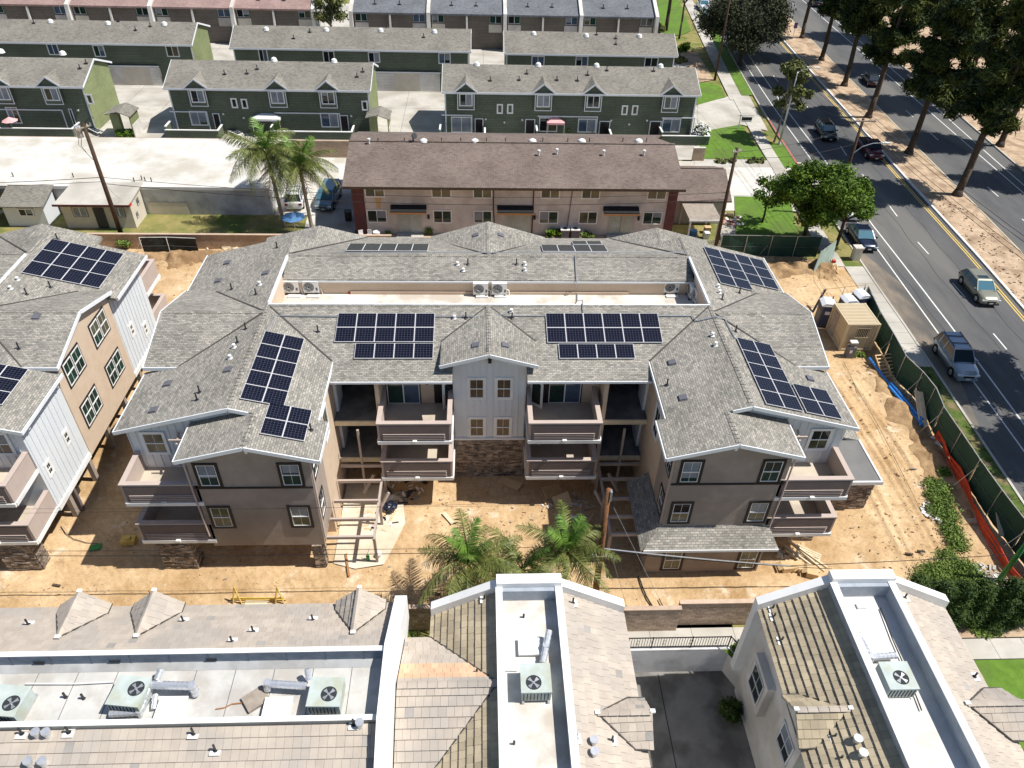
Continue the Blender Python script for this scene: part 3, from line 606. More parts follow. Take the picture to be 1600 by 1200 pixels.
    fas((-8.5,33.46,8.84),(-1.6,33.46,8.84), .14); fas((2.7,33.46,8.84),(9.9,33.46,8.84), .14)
    fa.build('fascia', 'paint_white', t)
    # roof well with its flat white floor
    wl = MB(); wl.box(-12.9,14.3,39.15,43.1,8.45,8.6); wl.build('flat_roof', 'membrane_white', t)
    wl = MB(); wl.box(-12.9,14.3,43.12,43.3,8.6,9.66); wl.box(-13.1,-12.9,39.3,43.1,8.6,10.3); wl.box(14.3,14.5,39.3,43.1,8.6,10.3); wl.box(-12.9,14.3,39.0,39.15,8.6,10.12)
    wl.build('well_wall', 'stucco', t)
    wl = MB(); wl.box(-12.9,14.3,43.0,43.14,9.50,9.62); wl.box(-12.93,-12.80,39.2,45.0,10.22,10.44); wl.box(14.22,14.35,39.2,45.0,10.22,10.44); wl.box(-12.9,14.3,39.07,39.17,10.14,10.40)
    wl.build('coping', 'paint_white', t)
def balcony(t, x0, x1, y0, y1, zb, sides='lr', name='balcony', holes=None):
    """deck between yfront y0 and wall y1; parapet top at zb+1.35 above the band"""
    b = MB(); b.box(x0+.03, x1-.03, y0+.03, y1, zb+.02, zb+.27); bo = b.build(name, 'deck', t)
    th_ = .2; zt = zb+1.5
    p = MB(); p.box(x0, x1, y0, y0+th_, zb+.26, zt)
    if 'l' in sides: p.box(x0, x0+th_, y0+th_, y1, zb+.26, zt)
    if 'r' in sides: p.box(x1-th_, x1, y0+th_, y1, zb+.26, zt)
    p.build('parapet', 'stucco_taupe', bo)
    c = MB(); c.box(x0-.04, x1+.04, y0-.04, y0+th_+.04, zt+.002, zt+.06)
    if 'l' in sides: c.box(x0-.04, x0+th_+.04, y0+th_+.04, y1, zt+.002, zt+.06)
    if 'r' in sides: c.box(x1-th_-.04, x1+.04, y0+th_+.04, y1, zt+.002, zt+.06)
    c.build('cap', 'stucco_taupe', bo)
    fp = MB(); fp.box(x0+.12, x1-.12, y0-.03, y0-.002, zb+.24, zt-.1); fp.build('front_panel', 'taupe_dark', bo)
    ln = MB()
    for k in range(4): ln.box(x0+.3, x1-.35, y0-.07, y0-.032, zb+.34+k*.13, zb+.375+k*.13)
    ln.build('slat', 'stucco_taupe', bo)
    bd = MB(); bd.box(x0-.03, x1+.03, y0-.08, y0+.02, zb-.02, zb+.22)
    if 'l' in sides: bd.box(x0-.08, x0-.001, y0+.02, y1, zb-.02, zb+.22)
    if 'r' in sides: bd.box(x1+.001, x1+.08, y0+.02, y1, zb-.02, zb+.22)
    bd.build('band', 'paint_white_bright', bo)
    sc_ = MB(); m_ = (x0+x1)/2; sc_.box(m_-.12, m_+.12, y0-.22, y0-.082, zb+.2, zb+.34); sc_.build('scupper', 'paint_white_bright', bo)
    return bo
def battens(t, c, a_vec, n_, step, z0f, z1f, nrm, w_=.05, holes=()):
    me = {}; items = []
    for i in range(n_):
        p = Vector(c)+Vector(a_vec)*(step*i); segs = [(z0f(p), z1f(p))]
        for (hp, hw_, ha, hb) in holes:          # windows interrupt the battens
            if abs((p-Vector(hp)).dot(Vector(a_vec))) < hw_:
                segs = [q for a, b in segs for q in (((a, min(b, ha)), (max(a, hb), b)) if ha < b and hb > a else ((a, b),))]
        items += [(p, a, b) for a, b in segs]
    for p, z0, z1 in items:
        if z1-z0 < .2: continue
        key = (round(z0, 1), round(z1, 1)); z0, z1 = key
        if key not in me:
            me[key] = MB().obox((0,0,(z1-z0)/2), a_vec, (0,0,1), nrm, w_/2, (z1-z0)/2, .018).mesh('batten', 'siding_white')
        inst('batten', me[key], t, Matrix.Translation(Vector((p.x, p.y, z0))+Vector(nrm)*.018))
def stone_face(t, c, a_vec, nrm, W, H, z0, sw=.34, sh=.115, name='stones'):
    """ledger stone: uneven courses standing proud of a dark bed"""
    a_vec, nrm = Vector(a_vec), Vector(nrm); up = Vector((0,0,1)); m_ = MB(); c = Vector(c)
    r = 0; z = 0
    while z < H-.03:
        h = min(random.choice((.08,.11,.14,.17)), H-z); x = -W/2
        while x < W/2-.02:
            l = min(random.uniform(.16, .5), W/2-x); d = random.uniform(.02, .09)
            m_.obox(c+a_vec*(x+l/2)+up*(z0+z+h/2)+nrm*d/2, a_vec, up, nrm, l/2-.008, h/2-.007, d/2); x += l
        z += h
    return tag(m_.build(name, 'stone_a', t), kind='stuff')
def pier(t, x0, x1, y0, y1, z1):
    p = MB(); p.box(x0, x1, y0, y1, -.05, z1); po = p.build('stone_pier', 'stone_dark', t)
    stone_face(po, ((x0+x1)/2, y0, 0), (1,0,0), (0,-1,0), x1-x0, z1, 0); stone_face(po, (x1, (y0+y1)/2, 0), (0,1,0), (1,0,0), y1-y0, z1, 0)
    stone_face(po, (x0, (y0+y1)/2, 0), (0,1,0), (-1,0,0), y1-y0, z1, 0)
def complex_building(cx, label, main=True):
    t = thing('apartment_building', label, 'building', (0,0,0)); ORG[t.name] = (0,0,0)
    U = lambda s, u: X0+s*u
    shade_roofs(t)
    st = 'stucco'
    sides = (-1, 1) if main else (1,)
    for s in (-1, 1):
        x = sorted((U(s,9.4), U(s,15.5))); zb = 2.05 if s < 0 or not main else 2.6
        # front wing: gabled block, upper two storeys
        m_ = MB(); m_.prism([(U(s,9.4),27.4,zb),(U(s,15.5),27.4,zb),(U(s,15.5),27.4,8.95),(U(s,12.3),27.4,9.78),(U(s,9.4),27.4,9.0)], (0,2.6,0)); m_.build('wall', 'stucco_front_shade', t)
        for ya_, yb_, zt_ in ((30.0,39.0,9.0),(39.0,43.3,8.4),(43.3,47.9,9.0)): m_ = MB(); m_.box(*sorted((U(s,9.4),U(s,15.6))),ya_,yb_,-.05,zt_); m_.build('wall', st, t)
        m_ = MB(); m_.prism([(U(s,9.4),48.0,2.0),(U(s,15.7),48.0,2.0),(U(s,15.7),48.0,8.9),(U(s,12.3),48.0,9.78),(U(s,9.4),48.0,8.95)], (0,1.6,0)); m_.build('wall', st, t)
        # outer block with white boarded gable face
        m_ = MB(); m_.prism([(U(s,15.6),29.9,2.25),(U(s,19.3),29.9,2.25),(U(s,19.3),29.9,8.68),(U(s,15.6),29.9,9.62)], (0,17.6,0)); m_.build('siding_wall', 'siding_white', t)
        m_ = MB(); m_.prism([(U(s,12.3),29.86,9.6),(U(s,15.65),29.86,8.9),(U(s,15.65),29.86,9.6),(U(s,13.6),29.86,10.15)], (0,.1,0)); m_.build('siding_wall', 'siding_white', t)
        # side gable
        m_ = MB(); m_.prism([(U(s,19.0),34.4,2.25),(U(s,19.0),42.2,2.25),(U(s,19.0),42.2,9.08),(U(s,19.0),38.3,10.16),(U(s,19.0),34.4,9.08)], (s*.36,0,0)); m_.build('gable_wall', st, t)
        if main or s > 0:
            battens(t, (U(s,15.9),29.9,0), (s,0,0), 9, .43, lambda p: 5.75, lambda p, s=s: ZR-.255*(s*(p.x-X0)-13.6)-.25, (0,-1,0), holes=[((U(s,18.05),29.9,0),.68,6.75,8.45)])
        # balconies on the outer corner
        xs_ = sorted((U(s,15.3), U(s,19.25)))
        balcony(t, xs_[0], xs_[1], 27.4, 29.9, 5.45, 'r' if s > 0 else 'l'); balcony(t, xs_[0], xs_[1], 27.4, 29.9, 2.4, 'r' if s > 0 else 'l')
        w_ = U(s, 18.0)
        win(t, (U(s,18.05),29.86,7.6), 1.05, 1.4, (0,-1,0), 'paint_white_bright', .12, gl=('glass_olive','glass') if s < 0 else ('glass','glass'))
        # small trellis hung beside the balcony window
        tr = MB()
        for k in range(3): tr.beam((U(s,16.0+.3*k),29.8,8.4),(U(s,16.0+.3*k),29.2,8.1), .09, .09)
        tr.beam((U(s,15.8),29.3,8.3),(U(s,17.0),29.3,8.3), .09, .12); tr.beam((U(s,15.8),29.75,7.9),(U(s,17.0),29.75,7.9), .08, .1); tr.beam((U(s,15.9),29.3,8.2),(U(s,15.9),29.8,7.7), .08, .08)
        tr.build('bracket_trellis', 'trellis_paint', t)
        if s > 0:            # balconies at the far end of the outer side
            for zb_ in (5.45, 2.4):
                bo = MB().box(xs_[0]+.2,xs_[1]-.03,47.5,50.1,zb_,zb_+.27).build('balcony', 'deck', t)
                m_ = MB(); m_.box(xs_[0],xs_[1],50.1,50.3,zb_+.26,zb_+1.5); m_.build('parapet', 'stucco_taupe', bo); m_ = MB(); m_.box(xs_[1]-.2,xs_[1],47.55,50.1,zb_+.26,zb_+1.5); m_.build('parapet', 'stucco_taupe', bo)
                m_ = MB(); m_.box(xs_[1]-.24,xs_[1]+.04,47.52,50.34,zb_+1.502,zb_+1.56); m_.build('cap', 'stucco_taupe', bo); m_ = MB(); m_.box(xs_[0],xs_[1]-.25,50.06,50.34,zb_+1.502,zb_+1.56); m_.build('cap', 'stucco_taupe', bo)
                m_ = MB(); m_.box(xs_[1]+.001,xs_[1]+.07,47.52,50.36,zb_-.02,zb_+.24); m_.build('band', 'paint_white_bright', bo)
        # windows of the wing front
        for u in (10.4 if s < 0 else 10.3, 14.6):
            for z, gl in ((7.65, ('glass','glass_green')), (4.45, ('glass','glass_olive'))):
                g_ = gl if not (s < 0 and z < 5) else ('glass', 'glass_green')
                win(t, (U(s,u),27.4,z), .95, 1.5, (0,-1,0), 'trim_black', .15, gl=g_)
        bl = MB(); bl.box(min(U(s,9.4),U(s,15.5)), max(U(s,9.4),U(s,15.5)), 27.34, 27.4, 6.68, 6.78); bl.build('belt_course', 'trim_black', t)
        lt = MB(); lt.box(U(s,12.3)-.07, U(s,12.3)+.07, 27.2, 27.4, 9.35, 9.55); lt.build('wall_lamp', 'paint_white_bright', t)
        # inner wing side: trim, window, board
        m_ = MB(); m_.box(min(U(s,9.4),U(s,9.32)), max(U(s,9.4),U(s,9.32)), 27.45, 27.62, 2.6, 9.0); m_.build('corner_board', 'stucco_taupe', t)
        win(t, (U(s,9.4),28.3,4.5), .8, 1.5, (-s,0,0), 'trim_black', .12); win(t, (U(s,9.4),28.3,7.6), .8, 1.5, (-s,0,0), 'trim_black', .12)
        win(t, (U(s,9.4),31.8,7.2), 1.0, 1.9, (-s,0,0), 'paint_white', .12, style='plain')
        # downpipe
        dp = MB(); dp.tube([(U(s,15.58),27.3,9.0),(U(s,15.58),27.3,6.0),(U(s,15.52),27.3,3.0)], .05); dp.build('downpipe', 'stucco_taupe', t)
    # east face (seen on the left neighbour)
    for s in (1,):
        xx = U(1, 19.3)
        def eb(y0, y1): 
            n_ = int((y1-y0)/.45); battens(t, (xx, y0+.1, 0), (0,1,0), n_, .45, lambda p: 2.5, lambda p: 8.55, (1,0,0), .045, holes=[] if main else [((xx,y_,0),.36,z_-.55,z_+.55) for (y_, z_) in ((30.7,4.9),(33.1,5.0),(43.9,5.1),(45.7,3.9))])
        eb(30.0, 34.3); eb(42.3, 47.4)
        m_ = MB(); m_.box(xx+.001, xx+.07, 29.95, 34.38, 2.2, 2.55); m_.box(xx+.001, xx+.07, 42.22, 47.5, 2.2, 2.55); m_.build('band', 'paint_white_bright', t)
        for y in (36.3, 40.2):
            for z in (7.85, 4.65):
                if not main:
                    fr = MB(); fr.box(xx+.062, xx+.10, y-1.15, y+1.15, z-.9, z+.9); fo = fr.build('window', 'trim_black', t)
                    for d in (-.55, .55):
                        g2 = MB(); 
                        for (a, b_) in ((.38, -1), (-.38, 1)): pass
                        w2 = MB(); 
                        for e in (-1, 1): w2.box(xx+.101, xx+.125, y+d+e*.47-.035, y+d+e*.47+.035, z-.77, z+.77); w2.box(xx+.101, xx+.125, y+d-.435, y+d+.435, z+e*.735-.035, z+e*.735+.035)
                        w2.box(xx+.101, xx+.13, y+d-.435, y+d+.435, z-.04, z+.04); w2.build('frame', 'paint_white_bright', fo)
                        for e in (-1, 1): MB().box(xx+.101, xx+.108, y+d-.43, y+d+.43, z+e*.38-.33, z+e*.38+.33).build('pane', 'glass_green', fo)
                        MB().box(xx+.108, xx+.118, y+d-.012, y+d+.012, z-.7, z+.7).build('glazing_bar', 'paint_white_bright', fo)
        if not main:
            for (y, z) in ((30.7,4.9),(33.1,5.0),(43.9,5.1),(45.7,3.9)):
                win(t, (xx,y,z), .38, .75, (1,0,0), 'paint_white_bright', .14, muntin=True)
            for y in (30.4,33.9,42.9,46.9): MB().box(xx, xx+.3, y-.08, y+.08, 8.15, 8.6).build('bracket', 'paint_white', t)
            for y in (31.5,34.5,37.5,40.5,43.5,46.5): MB().box(xx-.55,xx-.25,y-.15,y+.15,-.05,2.14).build('pier', 'stucco_front_shade', t)
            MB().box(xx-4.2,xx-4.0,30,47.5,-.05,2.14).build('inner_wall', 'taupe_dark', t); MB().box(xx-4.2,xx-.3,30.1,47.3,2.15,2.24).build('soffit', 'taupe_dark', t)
    # gable vents, bay and core
    m_ = MB(); m_.prism([(-1.62,34.6,-.05),(2.72,34.6,-.05),(2.72,34.6,9.45),(.55,34.6,10.1),(-1.62,34.6,9.45)], (0,4.4,0)); m_.build('siding_wall', 'siding_white', t)
    for s in (-1, 1):
        a, b_ = sorted((.55+s*2.18, U(s,6.55))); m_ = MB(); m_.box(a, b_, 35.3, 39.0, -.05, 9.0); m_.build('wall', st, t)
        for z in (2.6, 5.65): a, b_ = sorted((U(s,6.62), U(s,9.38))); m_ = MB(); m_.box(a, b_, 33.75, 39.0, z-.3, z-.02); m_.build('landing', 'concrete_dark', t); m_ = MB(); m_.box(a, b_, 33.66, 33.748, z-.34, z); m_.build('landing_beam', 'wood_pale', t)
        a, b_ = sorted((U(s,6.56), U(s,6.8))); m_ = MB(); m_.box(a, b_, 33.75, 35.3, -.05, 8.9); m_.build('column', st, t)
        a, b_ = sorted((U(s,9.22), U(s,9.38))); m_ = MB(); m_.box(a, b_, 34.6, 36.2, 2.6, 8.4); m_.build('open_door', 'paint_white', t)
        # recessed wall: sliding door, hinged door standing open, lamp
        for z, lv in ((6.7, 0), (3.65, 1)):
            xc = U(s, 5.35) if s < 0 else U(s, 4.45)
            win(t, (xc,35.3,z), 1.95, 2.05, (0,-1,0), 'trim_black', .07, style='door', gl=('glass_green' if not lv else 'glass','glass_blue'), muntin=False)
            xd = (-1.0 if s < 0 else 2.9)-(1.45 if s < 0 else 0)
            dd = MB(); dd.obox((xd+.5 if s > 0 else xd+.55, 34.95, z), Vector((.75,.6,0)).normalized() if s < 0 else Vector((.75,-.6,0)).normalized(), (0,0,1), Vector((-.6,.75,0)).normalized() if s < 0 else Vector((.6,.75,0)).normalized(), .45, 1.0, .03); do = dd.build('door', 'paint_white_bright', t)
            dg = MB(); dg.obox((xd+.5 if s > 0 else xd+.55, 34.95, z+.05), Vector((.75,.6,0)).normalized() if s < 0 else Vector((.75,-.6,0)).normalized(), (0,0,1), Vector((-.6,.75,0)).normalized() if s < 0 else Vector((.6,.75,0)).normalized(), .30, .8, .04); dg.build('pane', 'glass', do)
            dk = MB(); dk.box(min(U(s,2.6),U(s,3.5)), max(U(s,2.6),U(s,3.5)), 35.28, 35.299, z-1.0, z+1.05); dk.build('doorway', 'trim_black', t)
            l_ = MB(); xl = U(s, 3.9 if s < 0 else 3.25); l_.box(xl-.07, xl+.07, 35.12, 35.3, z+.55, z+.8); l_.build('wall_lamp', 'trim_black', t)
        xs_ = (-5.9,-1.68) if s < 0 else (2.8,7.0)
        balcony(t, *xs_, 32.0, 35.3, 5.42, 'lr'); balcony(t, *xs_, 32.0, 35.3, 2.4, 'lr')
        for xe in xs_: MB().box(xe-.09 if xe > xs_[0] else xe, xe if xe > xs_[0] else xe+.09, 34.9, 35.0, -.05, 2.4).build('post', 'stucco_taupe', t)
    battens(t, (-1.55,34.6,0), (1,0,0), 12, .38, lambda p: 3.4, lambda p: 10.0-.29*abs(p.x-.55), (0,-1,0), holes=[((x_,34.6,0),.6,z_-.86,z_+.86) for x_ in (-.22,1.4) for z_ in (7.4,4.3)])
    m_ = MB(); m_.box(-1.68,2.78,34.5,34.598,3.28,3.42); m_.build('band', 'paint_white', t)
    stone_face(t, (.55,34.6,0), (1,0,0), (0,-1,0), 4.3, 3.28, 0)
    for x in (-.22, 1.4):
        for z, g_ in ((7.4, ('glass_brown','glass_brown')), (4.3, ('glass_brown','glass_brown'))): win(t, (x,34.6,z), .84, 1.42, (0,-1,0), 'paint_white_bright', .14, gl=g_)
    MB().box(.45,.65,34.3,34.6,9.5,9.8).build('wall_lamp', 'trim_black', t)
    m_ = MB(); m_.box(-8.6,10.0,39.0,39.3,-.05,9.9); m_.box(-8.6,10.0,43.0,49.7,-.05,8.8); m_.build('wall', st, t)
    m_ = MB(); m_.box(-12.9,14.3,39.3,43.0,8.0,8.44); m_.build('ceiling', 'stucco', t)
    # ground storey under the wings
    for s in (-1, 1):
        if main and s > 0: continue
        x = sorted((U(s,9.6), U(s,10.15))); pier(t, x[0], x[1], 27.4, 28.0, 2.04)
        x = sorted((U(s,16.8), U(s,18.65))); pier(t, x[0], x[1], 27.45, 28.3, 2.38)
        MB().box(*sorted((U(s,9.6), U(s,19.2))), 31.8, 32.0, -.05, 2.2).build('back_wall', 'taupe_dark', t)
    if main:
        m_ = MB(); m_.box(9.4,16.05,26.72,29.0,-.05,2.62); m_.build('ground_floor_wall', 'stucco_front_shade', t)
        m_ = MB(); m_.slab([(9.0,26.28,2.62),(16.6,26.28,2.62),(16.2,27.4,3.36),(9.9,27.4,3.36)], .12); m_.build('porch_roof', 'shingle_new', t)
        m_ = MB(); m_.slab([(8.85,26.25,2.6),(8.85,31.5,2.6),(10.05,31.5,3.4),(10.05,27.3,3.4)], .12); m_.build('porch_roof', 'shingle_new', t)
        m_ = MB(); m_.box(9.0,16.6,26.22,26.275,2.46,2.63); m_.build('fascia', 'paint_white', t)
        for x in (10.95, 15.3): win(t, (x,26.72,1.2), .95, 1.6, (0,-1,0), 'trim_black', .15, gl=('glass_olive','glass_olive'))
        # stone clad ground floor on the east with a flat roof and a strip of shingles
        m_ = MB(); m_.box(19.9,24.35,31.5,34.9,-.05,2.5); eo = m_.build('side_wing', 'stone_dark', t); stone_face(eo, (22.1,31.5,0), (1,0,0), (0,-1,0), 4.4, 2.5, 0); stone_face(eo, (24.35,33.2,0), (0,1,0), (1,0,0), 3.4, 2.5, 0)
        m_ = MB(); m_.box(19.9,24.55,31.3,34.95,2.502,2.66); m_.build('flat_roof', 'membrane_dark', t)
        m_ = MB(); m_.box(24.55,24.66,31.24,34.95,2.45,2.72); m_.box(19.9,24.66,31.18,31.298,2.45,2.72); m_.build('fascia', 'paint_white', t)
        m_ = MB(); m_.box(19.9,24.3,35.0,42.5,-.05,2.45); m_.build('wall', st, t)
        m_ = MB(); m_.slab([(19.9,34.96,3.9),(24.75,34.96,2.6),(24.75,42.5,2.6),(19.9,42.5,3.9)], .15); m_.build('porch_roof', 'shingle_new', t)
        stone_face(t, (18.2,29.0,0), (1,0,0), (0,-1,0), 3.9, 2.3, 0); MB().box(16.1,20.1,29.02,29.9,-.05,2.3).build('stone_base', 'stone_dark', t)
        MB().box(19.2,19.6,28.2,28.6,5.74,6.1).build('bucket', 'black_plastic', t)
    # low square roof vents and pipes, placed on the slopes
    return t
main_b = complex_building(0, 'large grey shingled three storey building with a courtyard and flat white roof well', True)
left_b = complex_building(-44.2, 'grey shingled three storey building at the left edge, its side wall white and tan', False)
left_b.location = (-44.2, 0, 0)
WI, WO = plane_wing_in, plane_wing_out
# low vents / pipes on main roofs (px, py, plane)
vent_me = MB().box(-.2,.2,-.2,.2,.03,.1).box(-.24,.24,-.24,.24,.0,.03).mesh('roof_vent', 'vent_grey')
pipe_me = MB().cyl((0,0,-.1),(0,0,.45),.045,n=6).cyl((0,0,0),(0,0,.03),.14,.1,n=8).mesh('vent_pipe', 'metal_dark')
cap_me = MB().cyl((0,0,-.1),(0,0,.16),.06,n=7).cyl((0,0,.16),(0,0,.24),.10,.10,n=8).box(-.12,.12,-.12,.12,0,.03).mesh('vent_cap', ['ac_white'])
def on_roof(par, lst, me, name):
    for px, py, pl in lst:
        p = GP(px, py, pl); n_ = Vector((-pl[1], -pl[2], 1)).normalized()
        q = n_.to_track_quat('Z', 'Y').to_matrix().to_4x4() if me is vent_me else Matrix.Identity(4)
        inst(name, me, par, Matrix.Translation(p-par.location)@q)
on_roof(main_b, [(355,411,WO(-1)),(415,427,WO(-1)),(341,439,WO(-1)),(355,577+25,WI(-1)) if False else (320,477+0,WO(-1)),(300,503,WO(-1)),(356,578,WO(-1)),(262,600,WO(-1)),(240,641,WO(-1)),(743,540,(ZR-.135,.27,0)),(789,540,(ZR+.135,-.27,0)),(1050,567,WI(1)),(1067,622,WI(1)),(1239,505,WO(1)),(1225,477,WO(1)),(1265,592,WO(1)),(743,368,(ZR-.18,.3,0)),(782,368,(ZR+.18,-.3,0))], vent_me, 'roof_vent')
on_roof(main_b, [(362,452,WO(-1)),(384,514,WO(-1)),(371,535,WO(-1)),(312,613,WO(-1)),(308,625,WO(-1)),(400,460,WO(-1)),(433,387,WO(-1)),(497,518,PL_S),(728,497,PL_S),(800,497,PL_S),(1042,602,WI(1)),(1222,530,WO(1)),(1149,518,WO(1)),(1128,468,WO(1)),(1155,458,WO(1)),(486,672,WI(-1)),(731,413,(ZR-13.56,0,.3)),(807,413,(ZR-13.56,0,.3))], pipe_me, 'vent_pipe')
on_roof(main_b, [(366,543,WO(-1)),(360,560,WO(-1)),(406,445,WO(-1)),(1113,525,WI(1)),(1118,540,WI(1)),(715,414,(ZR-13.56,0,.3)),(820,414,(ZR-13.56,0,.3)),(724,424,(ZR-13.56,0,.3)),(820,423,(ZR-13.56,0,.3)),(710,498,PL_S),(799,488,PL_S),(1122,449,WO(1)),(1124,458,WO(1))], cap_me, 'vent_cap')
def shiftpl(pl, dx): return (pl[0]-pl[1]*dx, pl[1], pl[2])
LO = shiftpl(WO(1), -44.2); LI = shiftpl(WI(1), -44.2)
on_roof(left_b, [(43,423,LO),(78,471,LO),(57,495,(ZR-.275*38.3,0,.275))], vent_me, 'roof_vent'); on_roof(left_b, [(42,460,LO),(79,449,LO),(30,545,(ZR-.275*38.3,0,.275)),(90,374,LO)], pipe_me, 'vent_pipe'); on_roof(left_b, [(28,438,LO),(17,452,LO)], cap_me, 'vent_cap')
# ---------------- solar arrays ----------------
def solar(corn, nx, ny, pl, axis, label, lift=.12, extra=None):
    """corn = pixel TL, TR, BL of the grid; the grid is squared to the building"""
    a, b_, c = [GP(*p, pl) for p in corn]; t = None
    ux = b_-a; vy = c-a
    if axis == 'x': ux = Vector((ux.length*(1 if ux.x > 0 else -1), 0, 0)); vy = Vector((0, 1, pl[2])).normalized()*(vy.length*(1 if vy.y > 0 else -1))
    else: ux = Vector((1, 0, pl[1])).normalized()*(ux.length*(1 if ux.x > 0 else -1)); vy = Vector((0, 1, 0))*(vy.length*(1 if vy.y > 0 else -1))
    n_ = Vector((-pl[1], -pl[2], 1)).normalized(); a = a+n_*lift
    return a, ux, vy, n_, nx, ny
pan_cache = {}
def place_array(label, grids, group='solar arrays on the grey shingled roofs'):
    a0 = grids[0][0]; t = thing('solar_array', label, 'solar panels', tuple(a0), group)
    for (a, ux, vy, n_, nx, ny) in grids:
        pw, ph = ux.length/nx, vy.length/ny; key = (round(pw, 2), round(ph, 2))
        e1, e2 = ux.normalized(), vy.normalized(); e3 = e1.cross(e2)
        if e3.z < 0: e3 = -e3; flip = -1
        else: flip = 1
        if key not in pan_cache:
            f = MB(); f.box(-pw/2+.006,pw/2-.006,-ph/2+.006,ph/2-.006,-.04,.0); pan_cache[key] = [f.mesh('panel', 'panel_frame'), MB().box(-pw/2+.028,pw/2-.028,-ph/2+.028,ph/2-.028,.001,.006).mesh('cells', 'solar_cell')]
        for i in range(nx):
            for j in range(ny):
                c = a+e1*pw*(i+.5)+e2*ph*(j+.5); y_ = e3.cross(e1)
                mw = Matrix(((e1.x,y_.x,e3.x,c.x-a0.x),(e1.y,y_.y,e3.y,c.y-a0.y),(e1.z,y_.z,e3.z,c.z-a0.z),(0,0,0,1)))
                p = inst('panel', pan_cache[key][0], t, mw); inst('cells', pan_cache[key][1], p, Matrix.Identity(4))
        rl = MB()
        for f_ in (.15, .5, .85): p_ = a+e2*vy.length*f_-e3*.07-Vector(a0)*0; rl.beam(p_, p_+ux, .05, .05, up=e3)
        rl.build('rail', 'steel', t)
    return t
place_array('wide solar array on the front slope left of the white boarded centre gable', [solar(((529,491),(680,491),(525,536)),5,2,PL_S,'x',''), solar(((556,538),(678,538),(553,562)),4,1,PL_S,'x','')])
place_array('wide solar array on the front slope right of the white boarded centre gable', [solar(((852,491),(1027,491),(855,537)),6,2,PL_S,'x',''), solar(((872,539),(989,539),(873,562)),4,1,PL_S,'x','')])
place_array('long slanting solar array down the left wing above its lower gable', [solar(((414,519),(476,531),(375,625)),2,5,WI(-1),'y',''), solar(((421,631),(488,642),(403,679)),2,2,WI(-1),'y','')])
place_array('stepped solar array running down the right wing towards the dirt yard', [solar(((1149,529),(1202,541),(1194,633)),2,5,WO(1),'y',''), solar(((1236,601),(1289,611),(1253,645)),2,2,WO(1),'y','')])
place_array('solar array at the back right corner of the roof beside the green screened fence', [solar(((1098,387),(1145,397),(1120,443)),2,4,WO(1),'y',''), solar(((1146,398),(1190,408),(1166,443)),2,3,WO(1),'y','')])
place_array('thin row of five panels on the far slope above the well, left', [solar(((547,383),(671,383),(542,394)),5,1,PL_N,'x','')])
place_array('thin stepped row of panels on the far slope above the well, right', [solar(((845,385),(944,385),(848,395)),4,1,PL_N,'x',''), solar(((893,379),(938,379),(894,384)),2,1,PL_N,'x','')])
place_array('solar array of twelve panels near the back of the left edge building', [solar(((81,375),(194,399),(46,430)),4,3,LO,'y','')])
place_array('solar array cut by the left edge of the photo, above the white gable', [solar(((-90,555),(47,577),(-140,611)),4,3,LO,'y','')])
# conduit along the ridge of the front slope
cd = MB(); 
def rp(px, py, pl, up=.08): return tuple(GP(px, py, pl)+Vector((0,0,up)))
cd.tube([rp(430,495,PL_S),rp(528,496,PL_S)], .035); cd.tube([rp(681,496,PL_S),rp(742,496,PL_S),rp(765,490,PL_S),rp(790,495,PL_S),rp(852,495,PL_S)], .035); cd.tube([rp(1028,495,PL_S),rp(1080,495,PL_S),rp(1088,503,WI(1)),rp(1120,496,WI(1)),rp(1132,500,WO(1)),rp(1148,530,WO(1))], .04)
cd.tube([rp(911,490,PL_S),(GP(910,476,PL_S)+Vector((0,.2,.2))),G(902,470,8.7),G(902,455,8.7),G(901,440,9.75),rp(898,400,(ZR-13.56,0,.3))], .035)
cd.tube([rp(520,396,(ZR-13.56,0,.3)),rp(1075,396,(ZR-13.56,0,.3))], .03); cd.tube([rp(432,495,PL_S),rp(418,520,WI(-1))], .03)
cd.build('conduit', 'steel', main_b)
# ---------------- condensers in the roof well ----------------
def condenser():
    t = thing('air_conditioner', 'x', 'air conditioner', (0,0,0), 'white condensers in the roof well', rel=True)
    b = MB(); b.box(-.48,.48,-.19,.19,.12,.95); b.build('housing', 'ac_white', t)
    g_ = MB(); g_.cyl((-.12,-.19,.54),(-.12,-.205,.54),.34,n=20); go = g_.build('fan_ring', 'metal_dark', t)
    for r in (.10,.18,.26,.33):
        q = MB(); pts = [(-.12+r*math.cos(k*math.pi/8), -.212, .54+r*math.sin(k*math.pi/8)) for k in range(17)]; q.tube(pts, .009, 3); q.build('grille_ring', 'ac_white', go)
    b = MB(); b.box(.3,.42,-.2,-.191,.3,.5); b.build('label_plate', 'vent_grey', t)
    for x in (-.35,.35): f = MB(); f.box(x-.05,x+.05,-.25,.25,0,.119); f.build('foot', 'metal_dark', t)
    b = MB(); b.tube([(.48,0,.4),(.62,-.05,.35),(.66,-.1,.0)], .03); b.build('pipe', 'ac_white', t)
    return t
ac0 = condenser(); zf = 8.6
acs = [((456,452),0,'white condenser at the left end of the roof well'),((487,452),0,'second white condenser from the left end of the roof well'),((751,455),0,'left one of the two white condensers in the middle of the roof well'),((780,455),0,'right one of the two condensers amid the roof well, with a dark fan'),((1048,452),0,'white condenser facing forward near the right end of the roof well'),((1080,458),-1.5,'side turned condenser against the right wall of the roof well, farther one'),((1088,466),-1.5,'side turned condenser against the right wall of the roof well, nearer one')]
